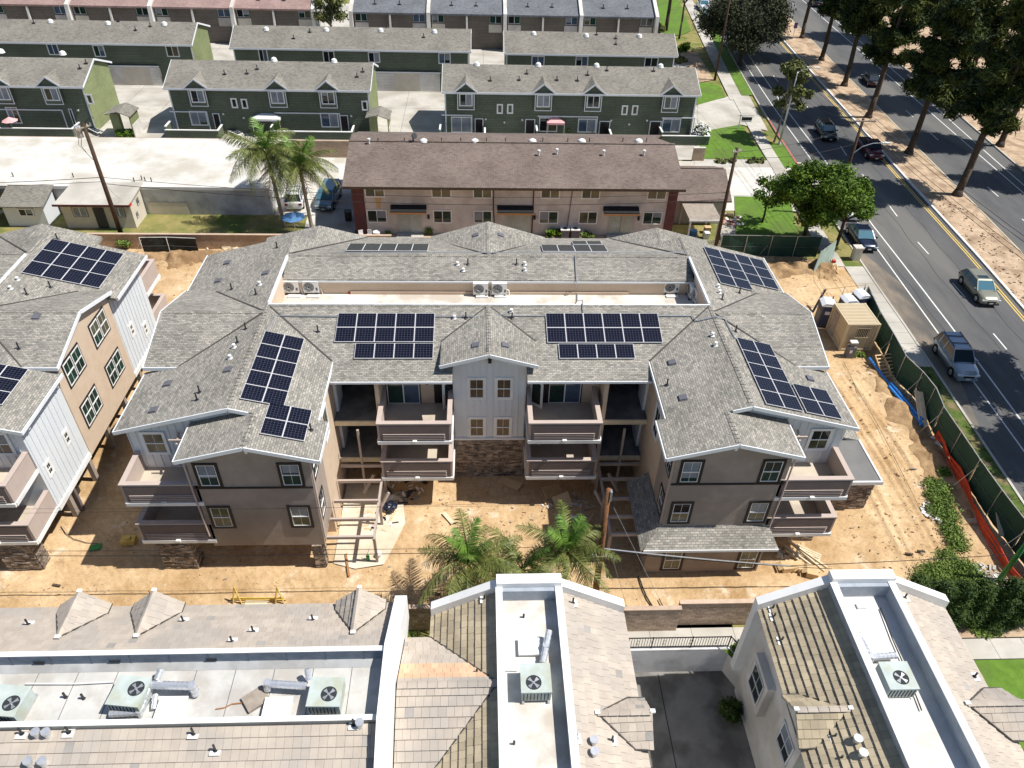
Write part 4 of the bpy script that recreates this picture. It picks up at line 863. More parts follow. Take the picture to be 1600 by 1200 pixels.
for i, ((px, py), rz, lb) in enumerate(acs):
    p = G(px, py, zf+.3); o = ac0 if i == 0 else copy_tree(ac0); o.location = (p[0], p[1], zf+.02); o.rotation_euler = (0,0,rz); o['label'] = lb; o.scale = (1.05,1.05,1.05)
for px, lb in ((460,'pale flat pad lying in front of the leftmost condenser'),(490,'pale flat pad in front of the second condenser'),(753,'flat pad in front of the middle left condenser'),(782,'flat pad in front of the middle right condenser'),(1050,'flat pad in front of the forward facing condenser near the right end')):
    p = G(px, 464, zf); m_ = MB(); m_.box(p[0]-.4,p[0]+.4,p[1]-.15,p[1]+.15,zf+.01,zf+.1); solo(m_, 'roof_pad', 'ac_white', lb, 'pad', 'pads in front of the condensers')
dr = MB().cyl((0,0,0),(0,0,.12),.14,n=10).cyl((0,0,.12),(0,0,.16),.09,n=8).mesh('roof_drain', 'copper_red')
for px in (547,712,816,930): p = G(px, 458, zf); inst('roof_drain', dr, main_b, Matrix.Translation(Vector(p)))
# ---------------- unfinished timber trellises in the courtyard ----------------
def trellis(s, label):
    def u(x): return X0+s*x
    t = thing('timber_trellis', label, 'trellis', (u(8),30,0)); k = 0
    xi, xo = 9.3, 6.7; ys = [27.6, 28.9, 30.3, 31.9, 33.2]; zs = [2.35]*5
    for y in ys: MB().beam((u(xi),y,2.4),(u(xo),y,2.4), .13, .2).build('crossbeam', 'trellis_paint', t)
    for x in (xo,): 
        MB().beam((u(x),27.5,2.25),(u(x),33.3,2.25), .13, .18).build('side_beam', 'trellis_paint', t)
    for y in (27.7, 30.5, 33.1): MB().beam((u(xo),y,.0),(u(xo),y,2.2), .15, .15).build('post', 'trellis_paint', t)
    MB().beam((u(8.0),33.3,.05),(u(8.0),33.3,5.3), .13, .13).build('post', 'trellis_paint', t)
    for y in (30.5, 33.1): MB().beam((u(xo),y,1.5),(u(xo-.55),y+.35,2.5), .12, .15).build('brace', 'trellis_paint', t)
    MB().beam((u(7.9),32.2,1.0),(u(7.3),32.9,1.9), .14, .16).build('brace', 'trellis_paint', t)
    return t
trellis(-1, 'unfinished timber trellis standing in the sun beside the left wing'); trellis(1, 'unfinished timber trellis standing in shade beside the right wing')
# ================= TILED WHITE HOUSES IN FRONT =================
CAMP = Vector((0,0,CAMH))
def clip_poly(poly, cl):
    out = poly
    n_ = len(cl); area = sum(cl[i][0]*cl[(i+1) % n_][1]-cl[(i+1) % n_][0]*cl[i][1] for i in range(n_)); sg = 1 if area > 0 else -1
    for i in range(n_):
        a, b = cl[i], cl[(i+1) % n_]; inp = out; out = []
        if not inp: return []
        side = lambda p: sg*((b[0]-a[0])*(p[1]-a[1])-(b[1]-a[1])*(p[0]-a[0]))
        for j in range(len(inp)):
            p, q = inp[j], inp[(j+1) % len(inp)]; sp_, sq = side(p), side(q)
            if sp_ >= 0: out.append(p)
            if (sp_ >= 0) != (sq >= 0): t_ = sp_/(sp_-sq); out.append((p[0]+(q[0]-p[0])*t_, p[1]+(q[1]-p[1])*t_))
    return out
class TileRoof:
    def __init__(s, t): s.t = t; s.tiles = []; s.base = MB()
    def plane(s, pts, mat='roof_tile', tw=.33, ex=.36, step=.05, band=None, down=None, tocam=True):
        pts = [Vector(p) for p in pts]; n_ = Vector((0,0,0))
        for i in range(len(pts)): n_ += (pts[i]-pts[0]).cross(pts[(i+1) % len(pts)]-pts[0])
        n_.normalize()
        if n_.z < 0: n_ = -n_
        d = (Vector((0,0,-1))-n_*Vector((0,0,-1)).dot(n_)).normalized(); a = d.cross(n_).normalized(); O = max(pts, key=lambda p: p.z)
        cl = [((p-O).dot(a), (p-O).dot(d)) for p in pts]
        s.base.prism([p-n_*.10 for p in pts], n_*.098)
        u0, u1 = min(c[0] for c in cl), max(c[0] for c in cl); v0, v1 = min(c[1] for c in cl), max(c[1] for c in cl)
        r = 0; v = v0
        while v < v1:
            off = random.uniform(0, tw) if r % 2 else random.uniform(0, tw)
            for i in range(int((u1-u0)/tw)+2):
                ua = u0-tw+off+i*tw; q = clip_poly([(ua+.004,v),(ua+tw-.004,v),(ua+tw-.004,v+ex),(ua+.004,v+ex)], cl)
                if len(q) < 3: continue
                ar = abs(sum(q[k][0]*q[(k+1) % len(q)][1]-q[(k+1) % len(q)][0]*q[k][1] for k in range(len(q))))/2
                if ar < .004: continue
                j = random.uniform(-.005, .008); hh = lambda vv: .012+step*(vv-v)/ex+j
                bot = [O+a*x+d*y-n_*.005 for x, y in q]; top = [O+a*x+d*y+n_*hh(y) for x, y in q]
                m_ = mat
                if band and band[0] <= r <= band[1]: m_ = band[2]
                elif random.random() < .015 and mat == 'roof_tile': m_ = 'roof_tile_grey'
                s.tiles.append((sum(bot, Vector())/len(bot), bot, top, m_))
            v += ex; r += 1
    def finish(s, cap=296):
        s.base.build('roof_deck', 'roof_tile', s.t)
        def vis(c):
            v = c-CAMP; z = v.dot(_f); x = 800+FPX*v.dot(_r)/z; y = 600-FPX*v.dot(_u)/z
            return (0 if (-5 < x < 1605 and -5 < y < 1205) else 1, v.length)
        s.tiles.sort(key=lambda q: vis(q[0])); rest = {}
        for k, (c, bot, top, m_) in enumerate(s.tiles):
            n_ = len(bot); fs = [tuple(range(n_, 2*n_))]+[(i, (i+1) % n_, n_+(i+1) % n_, n_+i) for i in range(n_)]
            if k < cap: b = MB(); b.add(bot+top, fs); b.build('roof_tile', m_, s.t)
            else: rest.setdefault(m_, MB()).add(bot+top, fs)
        mats = list(rest.keys())
        if mats:
            al = MB()
            for i, m_ in enumerate(mats): al.add(rest[m_].v, rest[m_].f, i)
            tag(al.build('roof_tiles', mats, s.t), kind='stuff')
    def caps(s, p, q, mat='roof_tile', w_=.16, L_=.4, h=.07):
        p, q = Vector(p), Vector(q); n_ = max(1, int((q-p).length/L_)); d = (q-p)/n_; a = d.cross(Vector((0,0,1))).normalized(); m_ = MB()
        for i in range(n_):
            c = p+d*i; e = c+d*.97
            m_.add([c-a*w_, c+Vector((0,0,h)), c+a*w_, e-a*w_+Vector((0,0,.02)), e+Vector((0,0,h+.03)), e+a*w_+Vector((0,0,.02))], [(0,1,4,3),(1,2,5,4),(3,4,5),(2,1,0)])
        tag(m_.build('ridge_tiles', mat, s.t), kind='stuff')
def dormer(tr, ridge_in, ridge_out, hw, drop, mat, slope_pts, wallmat='stucco_white'):
    """small gablet: ridge from the slope (in) to its face (out); slope_pts = two valley feet at the eave corner"""
    a, b = Vector(ridge_in), Vector(ridge_out); d = (b-a).normalized(); s_ = d.cross(Vector((0,0,1))).normalized()
    for sg in (-1, 1):
        e = b+s_*hw*sg-Vector((0,0,drop)); k = Vector(slope_pts[0 if sg < 0 else 1])
        tr.plane([a, b, e, k], mat)
    for sg in (-1, 1):
        k = Vector(slope_pts[0 if sg < 0 else 1]); e = b+s_*hw*sg-Vector((0,0,drop)); MB().beam(a+Vector((0,0,.05)), k+Vector((0,0,.07)), .05, .05).build('valley_flashing', 'valley', tr.t); MB().beam(k+Vector((0,0,.07)), e+Vector((0,0,.05)), .05, .05).build('valley_flashing', 'valley', tr.t)
    tr.caps(a+Vector((0,0,.05)), b+Vector((0,0,.05)), w_=.13)
    w_ = MB(); w_.prism([b-d*.25-Vector((0,0,.12)), b-d*.25+s_*(hw-.1)-Vector((0,0,drop)), b-d*.25-s_*(hw-.1)-Vector((0,0,drop))], d*.1); w_.build('gable_face', wallmat, tr.t)
    for p in (a, b): MB().obox(p+Vector((0,0,.12)), (1,0,0), (0,1,0), (0,0,1), .10, .08, .04).build('mortar_patch', 'paint_white_bright', tr.t)
def roof_pipe(t, p, h=.45, base=True):
    m_ = MB(); p = Vector(p); m_.cyl(p, p+Vector((0,0,h)), .045, n=7); m_.cyl(p+Vector((0,0,0)), p+Vector((0,0,.05)), .10, n=8)
    o = m_.build('vent_pipe', 'metal_dark', t)
    if base: b = MB(); b.obox(p+Vector((0,0,.03)), (1,0,0), (0,1,0), (0,0,1), .2, .2, .012); b.build('flashing', 'ac_white', o)
def package_unit(label, c, zb, hx=.62, hy=.64, h=.85, fan=(0,0), rz=0):
    t = thing('rooftop_unit', label, 'rooftop unit', (c[0],c[1],zb), 'green grey rooftop units', rel=True, rz=rz)
    b = MB(); b.box(-hx+.03,hx-.03,-hy+.03,hy-.03,.12,h-.03); bo = b.build('housing', 'ac_green', t)
    l = MB(); n_ = 24; R_ = .32; fx, fy = fan; ring = [(fx+R_*math.cos(2*math.pi*i/n_), fy+R_*math.sin(2*math.pi*i/n_), h) for i in range(n_)]
    sq = []
    for i in range(n_):
        a = 2*math.pi*i/n_; dx, dy = math.cos(a), math.sin(a); k = min((hx-fx*np.sign(dx))/max(abs(dx),1e-6), (hy-fy*np.sign(dy))/max(abs(dy),1e-6)); sq.append((fx+dx*k, fy+dy*k, h))
    l.add(ring+sq, [(i, n_+i, n_+(i+1) % n_, (i+1) % n_) for i in range(n_)])
    for (x, y) in ((1,1),(-1,1),(-1,-1),(1,-1)): pass
    l.add([(hx,hy,h),(-hx,hy,h),(-hx,-hy,h),(hx,-hy,h),(hx,hy,h-.06),(-hx,hy,h-.06),(-hx,-hy,h-.06),(hx,-hy,h-.06)], [(0,1,5,4),(1,2,6,5),(2,3,7,6),(3,0,4,7)])
    cs = [math.atan2(sy*hy-fy, sx*hx-fx) for sx, sy in ((1,1),(-1,1),(-1,-1),(1,-1))]
    for (sx, sy) in ((1,1),(-1,1),(-1,-1),(1,-1)):     # corner fillers of the lid
        a = math.atan2(sy*hy-fy, sx*hx-fx) % (2*math.pi); i = int(a/(2*math.pi/n_)); l.add([sq[i], (sx*hx,sy*hy,h), sq[(i+1) % n_]], [(0,1,2)])
    l.build('lid', 'ac_green', t)
    w_ = MB(); w_.cyl((fx,fy,h-.028),(fx,fy,h-.02),R_+.02,n=20); w_.build('fan_well', 'ac_inner', t)
    f = MB()
    for k in range(4):
        a = k*math.pi/2+.5; f.add([(fx,fy,h-.01),(fx+.27*math.cos(a),fy+.27*math.sin(a),h-.015),(fx+.27*math.cos(a+.6),fy+.27*math.sin(a+.6),h-.005)], [(0,1,2)])
    f.cyl((fx,fy,h-.02),(fx,fy,h+.005),.06,n=8); f.build('fan', 'steel', t)
    g_ = MB()
    for k in range(8): g_.box(-hx+.1+k*.14,-hx+.13+k*.14,-hy+.005,-hy+.028,.2,h-.15)
    g_.build('side_grille', 'ac_inner', t)
    s_ = MB()
    for x in (-hx+.1, hx-.1): s_.box(x-.05,x+.05,-hy-.05,hy+.05,0,.118)
    s_.build('skid', 'steel', t); return t
def ducting(label, pts, r, ribs=True):
    m_ = MB(); P_ = [Vector(p) for p in pts]
    for a, b in zip(P_, P_[1:]):
        L_ = (b-a).length; n_ = max(1, int(L_/.09)); 
        for i in range(n_):
            rr = r*(1.0 if i % 2 else .93); m_.cyl(a+(b-a)*i/n_, a+(b-a)*(i+1)/n_, rr, rr, 10, caps=(i in (0, n_-1)))
    for p in P_[1:-1]: m_.cyl(p-Vector((0,0,r*.9)), p+Vector((0,0,r*.9)), r*.98, n=10)
    return solo(m_, 'duct', 'duct', label, 'duct', 'silver ducts on the flat roofs')
# ---- left long house ----
t = thing('tiled_house', 'long low tiled house at the lower left with a sunken white deck and three gablets', 'house', (-14,16,0)); T1 = TileRoof(t)
T1.plane([(-27,21.3,5.2),(-4.05,21.3,5.2),(-4.05,17.8,7.0),(-27,17.8,7.0)]); T1.plane([(-27,14.6,7.0),(-4.05,14.6,7.0),(-4.05,10.2,4.9),(-27,10.2,4.9)], ex=.40)
for px, py, lb in ((121,937,0),(238,936,0),(561,928,0)):
    p = G(px, py, 6.42); x = p[0]; sl_ = 1.8/3.5
    yin = 21.3-(6.42-5.2)/sl_
    dormer(T1, (x, yin-.02, 6.47), (x, 21.25, 6.47), 1.15, .95, 'roof_tile', ((x+1.15, 21.2-.35, 5.5),(x-1.15, 21.2-.35, 5.5)) if False else ((x-1.15, 20.75, 5.5),(x+1.15, 20.75, 5.5)))
T1.finish()
m_ = MB(); m_.box(-27,-4.0,10.6,21.0,-.05,4.9); m_.build('wall', 'stucco_white', t)
m_ = MB(); m_.prism([(-27,20.9,4.9),(-27,17.7,6.6),(-27,14.8,6.6),(-27,10.7,4.75)], (22.9,0,0)); m_.build('attic_wall', 'stucco_white', t)
m_ = MB(); m_.box(-27,-4.0,14.8,17.5,6.3,6.62); m_.build('flat_roof', 'membrane_pale', t)
for k in range(13): MB().box(-24.6+k*1.6,-24.575+k*1.6,14.8,17.5,6.621,6.628).build('membrane_seam', 'vent_grey', t)
for k in range(13): MB().box(-24.1+k*1.6,-24.085+k*1.6,17.485,17.498,6.7,7.4).build('membrane_seam', 'vent_grey', t)
m_ = MB(); m_.box(-27,-4.0,17.5,17.66,6.3,7.42); m_.build('parapet', 'membrane_shade_blue', t); m_ = MB(); m_.box(-27,-4.0,14.64,14.8,6.3,7.25); m_.build('parapet', 'membrane_grey', t)
m_ = MB(); m_.prism([(-27,17.5,6.62),(-27,17.2,6.63),(-27,17.5,6.78)], (22.9,0,0)); m_.build('cant_strip', 'membrane_grey', t)
m_ = MB(); m_.box(-27,-4.0,17.47,17.69,7.421,7.46); m_.box(-27,-4.0,14.61,14.83,7.251,7.29); m_.build('parapet_cap', 'paint_white_bright', t)
m_ = MB(); m_.prism([(-4.02,21.35,4.0),(-4.02,21.35,5.75),(-4.02,17.7,7.62),(-4.02,14.5,7.62),(-4.02,9.8,5.35),(-4.02,9.8,4.0)], (.55,0,0)); m_.build('end_parapet', 'paint_white_bright', t)
for px in (142,257,306,374,480-80): pass
for (px, py) in ((170,1048),(325,1040),(50,1050)):
    p = GP(px-0, py, (7.1,0,0)); m_ = MB(); m_.obox((p.x,17.485,6.95),(1,0,0),(0,0,1),(0,1,0),.22,.07,.02); m_.build('overflow_hole', 'ac_inner', t)
for (px, py) in ((45,977),(287,972),(360,975) if False else (396,988),(363,1004),(489,970)):
    a = 5.2+21.3*(1.8/3.5); p = GP(px, py, (a,0,-1.8/3.5)); roof_pipe(t, p)
for (px, py) in ((35,1147),(108,1145),(303,1147),(337,1173),(553,1133)):
    p = GP(px, py, (7.0-14.6*.477,0,.477)); roof_pipe(t, p)
for (px, py) in ((60,1150),(76,1150),(48,1195),(70,1195),(563,1135)):
    p = GP(px, py, (7.0-14.6*.477,0,.477)); m_ = MB(); m_.cyl(p, p+Vector((0,0,.35)), .13, n=10); m_.cyl(p+Vector((0,0,.3)), p+Vector((0,0,.38)), .17, n=10); m_.build('vent_hood', 'duct', t)
m_ = MB(); p = G(575,1150,6.4)
# ---- middle house with the link roof ----
t2 = thing('tiled_house', 'tiled house at the bottom centre with a stepped white parapet and narrow white deck', 'house', (2,15,0)); T2 = TileRoof(t2)
T2.plane([(-2.3,20.55,5.2),(.72,20.55,7.0),(.72,16.2,7.0),(-2.3,19.45,5.2)], 'roof_tile_olive', step=.07)
T2.plane([(.72,16.2,7.0),(.72,8.5,7.0),(-2.3,8.5,5.2),(-2.3,12.95,5.2)], 'roof_tile_olive', step=.07)
T2.plane([(-3.42,19.45,5.2),(-2.3,19.45,5.2),(.72,16.2,7.0),(-3.42,16.2,7.0)], 'roof_tile', band=(1,3,'roof_tile_new'))
T2.plane([(-3.42,16.15,7.0),(.72,16.15,7.0),(-2.3,12.95,5.2),(-3.42,12.95,5.2)], 'roof_tile', ex=.40, step=.06)
T2.plane([(3.6,20.55,7.0),(6.75,20.55,5.2),(6.75,8.5,5.2),(3.6,8.5,7.0)], 'roof_tile')
for q_ in ((-2.3,19.45,5.26),(-2.3,12.95,5.26)): MB().beam((.7,16.18,7.06), q_, .05, .05).build('valley_flashing', 'valley', t2)
T2.caps((-3.4,16.17,7.02),(.7,16.17,7.02), w_=.17, h=.09)
yd = G(998,1115,6.35)[1]
dormer(T2, (4.7,yd,6.42), (6.95,yd,6.42), 1.1, .95, 'roof_tile', ((6.2,yd+1.1,5.52),(6.2,yd-1.1,5.52)))
T2.finish()
m_ = MB(); m_.box(-2.2,6.5,8.5,20.6,-2.15,5.1); m_.build('wall', 'stucco_white', t2); m_ = MB(); m_.box(-3.42,-2.2,13.2,19.2,-.05,5.0); m_.build('link_wall', 'stucco_white', t2)
m_ = MB(); m_.prism([(-2.1,20.5,4.9),(.72,20.5,6.7),(3.6,20.5,6.7),(6.5,20.5,5.0)], (0,-12,0)); m_.build('attic_wall', 'stucco_white', t2)
m_ = MB(); m_.box(.9,3.4,8.5,20.5,6.5,6.72); m_.build('flat_roof', 'membrane_white', t2)
m_ = MB(); m_.box(.70,.92,8.5,20.5,6.5,7.42); m_.box(3.38,3.62,8.5,20.5,6.5,7.42); m_.box(.92,3.38,20.3,20.5,6.7,7.42); m_.build('parapet', 'membrane_wall_shade', t2)
m_ = MB(); m_.box(.66,.96,8.5,20.54,7.421,7.47); m_.box(3.34,3.66,8.5,20.54,7.421,7.47); m_.build('parapet_cap', 'paint_white_bright', t2)
def gable_parapet(t, xl, xa, xb, xr, y):
    m_ = MB(); m_.prism([(xl,y,-.05),(xl,y,5.75),(xa,y,7.45),(xb,y,7.45),(xr,y,5.75),(xr,y,-.05)], (0,.42,0)); m_.build('gable_parapet', 'paint_white_bright', t)
    m_ = MB(); m_.box(xa-.04,xb+.04,y-.05,y+.47,7.4,7.72); m_.build('parapet_block', 'paint_white_bright', t)
gable_parapet(t2, -2.32, .74, 3.6, 6.72, 20.56)
for (px, py) in ((757,937),(745,1053)): roof_pipe(t2, GP(px, py, (7.0-.72*.596,.596,0)), .35)
for (px, py) in ((895,943),(900,1155),(956,1158)): roof_pipe(t2, GP(px, py, (7.0+3.6*.571,-.571,0)), .4)
for (px, py) in ((927,1162),(928,1180)):
    p = GP(px, py, (7.0+3.6*.571,-.571,0)); m_ = MB(); m_.cyl(p, p+Vector((0,0,.35)), .13, n=10); m_.cyl(p+Vector((0,0,.3)), p+Vector((0,0,.38)), .17, n=10); m_.build('vent_hood', 'duct', t2)
# ---- right house ----
t3 = thing('tiled_house', 'tiled house at the lower right with a white side wall and grey sunken deck', 'house', (17.5,15,0)); T3 = TileRoof(t3)
T3.plane([(13.2,20.55,5.2),(16.1,20.55,7.0),(16.0,8,7.0),(12.9,8,5.2)], 'roof_tile_olive', step=.08)
T3.plane([(18.95,20.55,7.0),(22.3,20.55,5.2),(22.2,8,5.2),(18.9,8,7.0)], 'roof_tile')
yw, ye = G(1290,1110,6.4)[1], G(1545,1100,6.4)[1]
dormer(T3, (15.1,yw,6.45), (12.85,yw,6.45), 1.15, .95, 'roof_tile_olive', ((13.6,yw-1.15,5.52),(13.6,yw+1.15,5.52)))
dormer(T3, (20.1,ye,6.42), (22.6,ye,6.42), 1.15, .95, 'roof_tile', ((21.8,ye+1.15,5.5),(21.8,ye-1.15,5.5)))
T3.finish()
m_ = MB(); m_.box(13.6,22.0,8,20.6,-2.15,5.05); m_.build('wall', 'stucco_white', t3)
m_ = MB(); m_.prism([(13.5,20.5,4.9),(16.1,20.5,6.65),(18.9,20.5,6.65),(22.0,20.5,5.0)], (0,-12.4,0)); m_.build('attic_wall', 'stucco_white', t3)
m_ = MB(); m_.box(13.15,13.6,yw-1.0,yw+1.0,1.2,5.45); bo = m_.build('bay_wall', 'stucco_white', t3); win(t3, (13.15,yw,3.6), 1.2, 1.5, (-1,0,0), 'concrete_wall', .06, style='hung', gl=('glass_blue','glass'))
win(t3, (13.6,18.6,2.2), 1.1, 1.6, (-1,0,0), 'concrete_wall', .08, gl=('glass','glass')); win(t3, (13.6,12.7,2.4), 1.0, 1.6, (-1,0,0), 'concrete_wall', .08)
m_ = MB(); m_.box(13.2,13.6,17.6,19.5,.9,3.4); m_.build('bay_wall', 'stucco_white', t3); win(t3, (13.2,18.55,2.2), 1.3, 1.7, (-1,0,0), 'concrete_wall', .05, style='hung')
m_ = MB(); m_.box(16.25,18.75,8,20.3,6.3,6.55); m_.build('flat_roof', 'membrane_grey', t3)
for bx_ in ((16.02,16.27,8,20.5),(18.73,18.97,8,20.5),(16.27,18.73,20.3,20.5)): m_ = MB(); m_.box(*bx_,6.3,7.42); m_.build('parapet', 'membrane_wall_shade', t3)
m_ = MB(); m_.box(15.98,16.31,8,20.54,7.421,7.47); m_.box(18.69,19.01,8,20.54,7.421,7.47); m_.build('parapet_cap', 'paint_white_bright', t3)
gable_parapet(t3, 13.05, 16.1, 18.97, 22.3, 20.56)
for (px, py) in ((1207,952),(1209,965),(1221,1002),(1303,1153),(1313,1187)): roof_pipe(t3, GP(px, py, (7.0-16.1*.62,.62,0)), .35)
for (px, py) in ((1413,935),(1522,1058)): roof_pipe(t3, GP(px, py, (7.0+18.95*.537,-.537,0)), .35)
for (px, py) in ((1337,1160),(1345,1182)):
    p = GP(px, py, (7.0-16.1*.62,.62,0)); m_ = MB(); m_.cyl(p, p+Vector((0,0,.35)), .14, n=10); m_.cyl(p+Vector((0,0,.3)), p+Vector((0,0,.38)), .18, n=10); m_.build('vent_hood', 'duct', t3)
# ---- equipment on the decks ----
def ctr(pts, z): q = [G(*p, z) for p in pts]; return (sum(a[0] for a in q)/len(q), sum(a[1] for a in q)/len(q))
package_unit('green grey rooftop unit alone on the narrow white deck at the bottom centre', ctr([(815,1037),(860,1083)],7.5), 6.74, .62, .64, .8, (-.1,-.2))
package_unit('green grey rooftop unit on the grey deck of the lower right house', ctr([(1373,1033),(1437,1077)],7.4), 6.57, .62, .62, .82, (.05,-.1))
package_unit('green grey rooftop unit on the left house deck, second from the left edge', ctr([(185,1057),(218,1104)],7.4), 6.64, .66, .62, .8, (.25,.12), rz=-.12)
package_unit('green grey rooftop unit nearest the right end of the left house deck', ctr([(485,1060),(533,1103)],7.4), 6.64, .66, .62, .8, (.15,-.1), rz=-.03)
package_unit('green grey rooftop unit cut by the left edge of the photo', ctr([(-22,1072),(40,1118)],7.4), 6.64, .7, .62, .8, (.3,-.1), rz=-.1)
z = 6.9
ducting('bent silver duct looping from the second rooftop unit to the deck', [G(235,1070,7.2),G(300,1072,7.2),G(307,1085,6.75)], .17); ducting('silver duct lying in front of the second rooftop unit', [G(172,1115,6.85),G(218,1112,6.9),G(225,1090,7.0),G(232,1075,7.1)], .15)
ducting('second silver duct beside the second rooftop unit', [G(240,1108,6.8),G(243,1085,6.95)], .11); ducting('silver duct reaching up to the deck wall behind the second rooftop unit', [G(245,1062,7.0),G(252,1045,7.2)], .14)
ducting('long silver duct leading to the right rooftop unit of the left house', [G(418,1078,6.8),G(418,1068,7.1),G(478,1072,7.1)], .16); ducting('short silver duct between the deck wall and the right rooftop unit', [G(480,1045,7.3),G(483,1062,7.0)], .13)
ducting('pale duct standing along the parapet above the bottom centre rooftop unit', [G(848,1035,6.95),G(853,1010,7.1),G(858,985,7.3)], .15)
ducting('elbow of silver duct on the grey deck of the lower right house', [G(1341,990,6.75),G(1357,1022,6.9),G(1362,1027,7.0),G(1400,1024,7.0)], .15)
for px, py, w_, h_, lb, cat in ((267,1106,.5,.42,'white square roof hatch beside the ducts of the second rooftop unit','roof hatch'),(433,1107,.5,.42,'white square roof hatch left of the right rooftop unit','roof hatch'),(828,1010,.45,.35,'pale square roof hatch above the bottom centre rooftop unit','roof hatch'),(1366,1006,.42,.45,'grey square roof hatch behind the rooftop unit of the lower right house','roof hatch')):
    p = G(px, py, 6.9); m_ = MB(); m_.box(p[0]-w_,p[0]+w_,p[1]-h_,p[1]+h_,6.56,6.85); m_.box(p[0]-w_-.05,p[0]+w_+.05,p[1]-h_-.05,p[1]+h_+.05,6.851,6.93); solo(m_, 'roof_hatch', 'ac_white', lb, cat, 'roof hatches')
p = G(400,1094,6.64); m_ = MB(); m_.obox((p[0],p[1],6.72),Vector((.8,.6,0)),Vector((-.6,.8,0)),(0,0,1),.45,.38,.06); solo(m_, 'board', 'wood_grey', 'weathered grey board lying askew on the left house deck', 'board')
def gas_line(label, pts, mat='rust', r=.025): m_ = MB(); m_.tube([G(*p) for p in pts], r, 5); solo(m_, 'pipe_run', mat, label, 'pipe')
gas_line('thin white pipe running along the left house deck', [(40,1068,6.75),(120,1068,6.75),(178,1065,6.75)], 'ac_white'); gas_line('orange cord on the deck beside the weathered board', [(337,1108,6.66),(350,1106,6.66),(362,1100,6.66),(380,1098,6.68)], 'orange_wood')
gas_line('black pipe run along the inner wall of the lower right deck', [(1376,950,6.75),(1395,1000,6.75),(1415,1045,6.75),(1440,1110,6.75)], 'metal_dark', .03); gas_line('two thin lines beside the bottom centre rooftop unit', [(785,1047,6.8),(810,1047,6.85)], 'ac_white')
for i, (px, py) in enumerate(((103,1090),(131,1092),(818,967),(803,1165),(1412,1150) if False else (1407,1160))):
    p = G(px, py, 6.6); m_ = MB(); m_.cyl((p[0],p[1],6.56),(p[0],p[1],6.95),.05,n=7); m_.cyl((p[0],p[1],6.56),(p[0],p[1],6.68),.11,.06,n=8)
    solo(m_, 'deck_vent', 'metal_dark', ('left one of two small pipes on the left house deck','right one of two small pipes on the left house deck','small dark pipe near the top of the bottom centre deck','small dark pipe at the bottom of the centre deck','small pipe at the bottom of the lower right deck')[i], 'vent pipe', 'small pipes on the roof decks')
for i, (px, py) in enumerate(((1344,950),)):
    p = G(px, py, 6.57); m_ = MB(); m_.box(p[0]-.2,p[0]+.2,p[1]-.13,p[1]+.13,6.56,6.75); solo(m_, 'roof_box', 'ac_white', 'small pale box at the far end of the lower right deck', 'roof box')
# railing over the sunken court
t = thing('railing', 'black iron railing with scroll panels above the sunken court', 'railing', (10,21.85,.08))
def rail_run(a, b, n_):
    a, b = Vector(a), Vector(b); d = (b-a).normalized(); L_ = (b-a).length
    MB().beam(a+Vector((0,0,.95)), b+Vector((0,0,.95)), .05, .04).build('top_rail', 'trim_black', t); MB().beam(a+Vector((0,0,.12)), b+Vector((0,0,.12)), .04, .03).build('bottom_rail', 'trim_black', t)
    me = MB().box(-.011,.011,-.011,.011,.12,.95).mesh('baluster', 'trim_black')
    for i in range(n_+1):
        p = a+(b-a)*i/n_; inst('baluster', me, t, Matrix.Translation(p-Vector(t.location)))
rail_run((6.9,21.85,.08),(13.1,21.85,.08), 44); rail_run((13.1,21.85,.08),(13.9,20.7,.08), 10)
for x in (8.2,9.6,11.0,12.4):
    m_ = MB()
    for s_ in (-1,1):
        pts = [(x+s_*.07*math.cos(a)*(1-a/9), 21.83, .6+s_*.13+.1*math.sin(a)*(1-a/9)) for a in np.arange(0,6.3,.7)]; m_.tube(pts, .012, 4)
    m_.build('scroll', 'trim_black', t)
for x in (6.9,9.0,11.1,13.1): MB().box(x-.025,x+.025,21.82,21.87,.08,1.1).build('post', 'trim_black', t)
c_ = MB(); c_.box(7.6,8.3,16.6,17.4,-2.09,-2.085); struct(c_, 'pale_patch', 'concrete')
# ================= HOUSES BEHIND =================
def GY(px, py, Y):
    d = _r*((px-800)/FPX) - _u*((py-600)/FPX) + _f; t_ = Y/d.y
    return Vector((d.x*t_, Y, CAMH+d.z*t_))
# ---- brown roofed house ----
t = thing('row_house', 'long two storey house with a brown shingle roof and pale stucco front', 'house', (4,72,0)); yb = 67.6
m_ = MB(); m_.box(-11.2,18.6,yb,79,-.05,5.3); m_.build('wall', 'stucco_pale', t)
m_ = MB(); m_.box(-12.2,-11.05,yb-.1,79,-.05,5.25); m_.box(18.25,19.15,yb-.1,79,-.05,5.25); m_.build('end_wall', 'brown_wall', t)
m_ = MB(); m_.slab([(-12.9,66.9,5.25),(19.6,66.9,5.25),(19.6,73.5,7.05),(-12.9,73.5,7.05)], .2); m_.slab([(-12.9,73.5,7.02),(19.6,73.5,7.02),(18.0,75.4,7.02),(-12.9,75.4,7.02)], .2); m_.slab([(-12.9,75.4,7.0),(18,75.4,7.0),(19.6,79.8,5.6),(-12.9,79.8,5.6)], .2)
m_.build('roof', 'shingle_brown', t)
m_ = MB(); m_.box(-12.95,19.65,66.84,66.898,5.02,5.27); m_.build('fascia', 'bark', t)
cp = MB()
for i in range(64): cp.box(-12.9+i*.508,-12.42+i*.508,73.36,73.62,7.06,7.12)
tag(cp.build('ridge_caps', 'shingle_brown', t), kind='stuff')
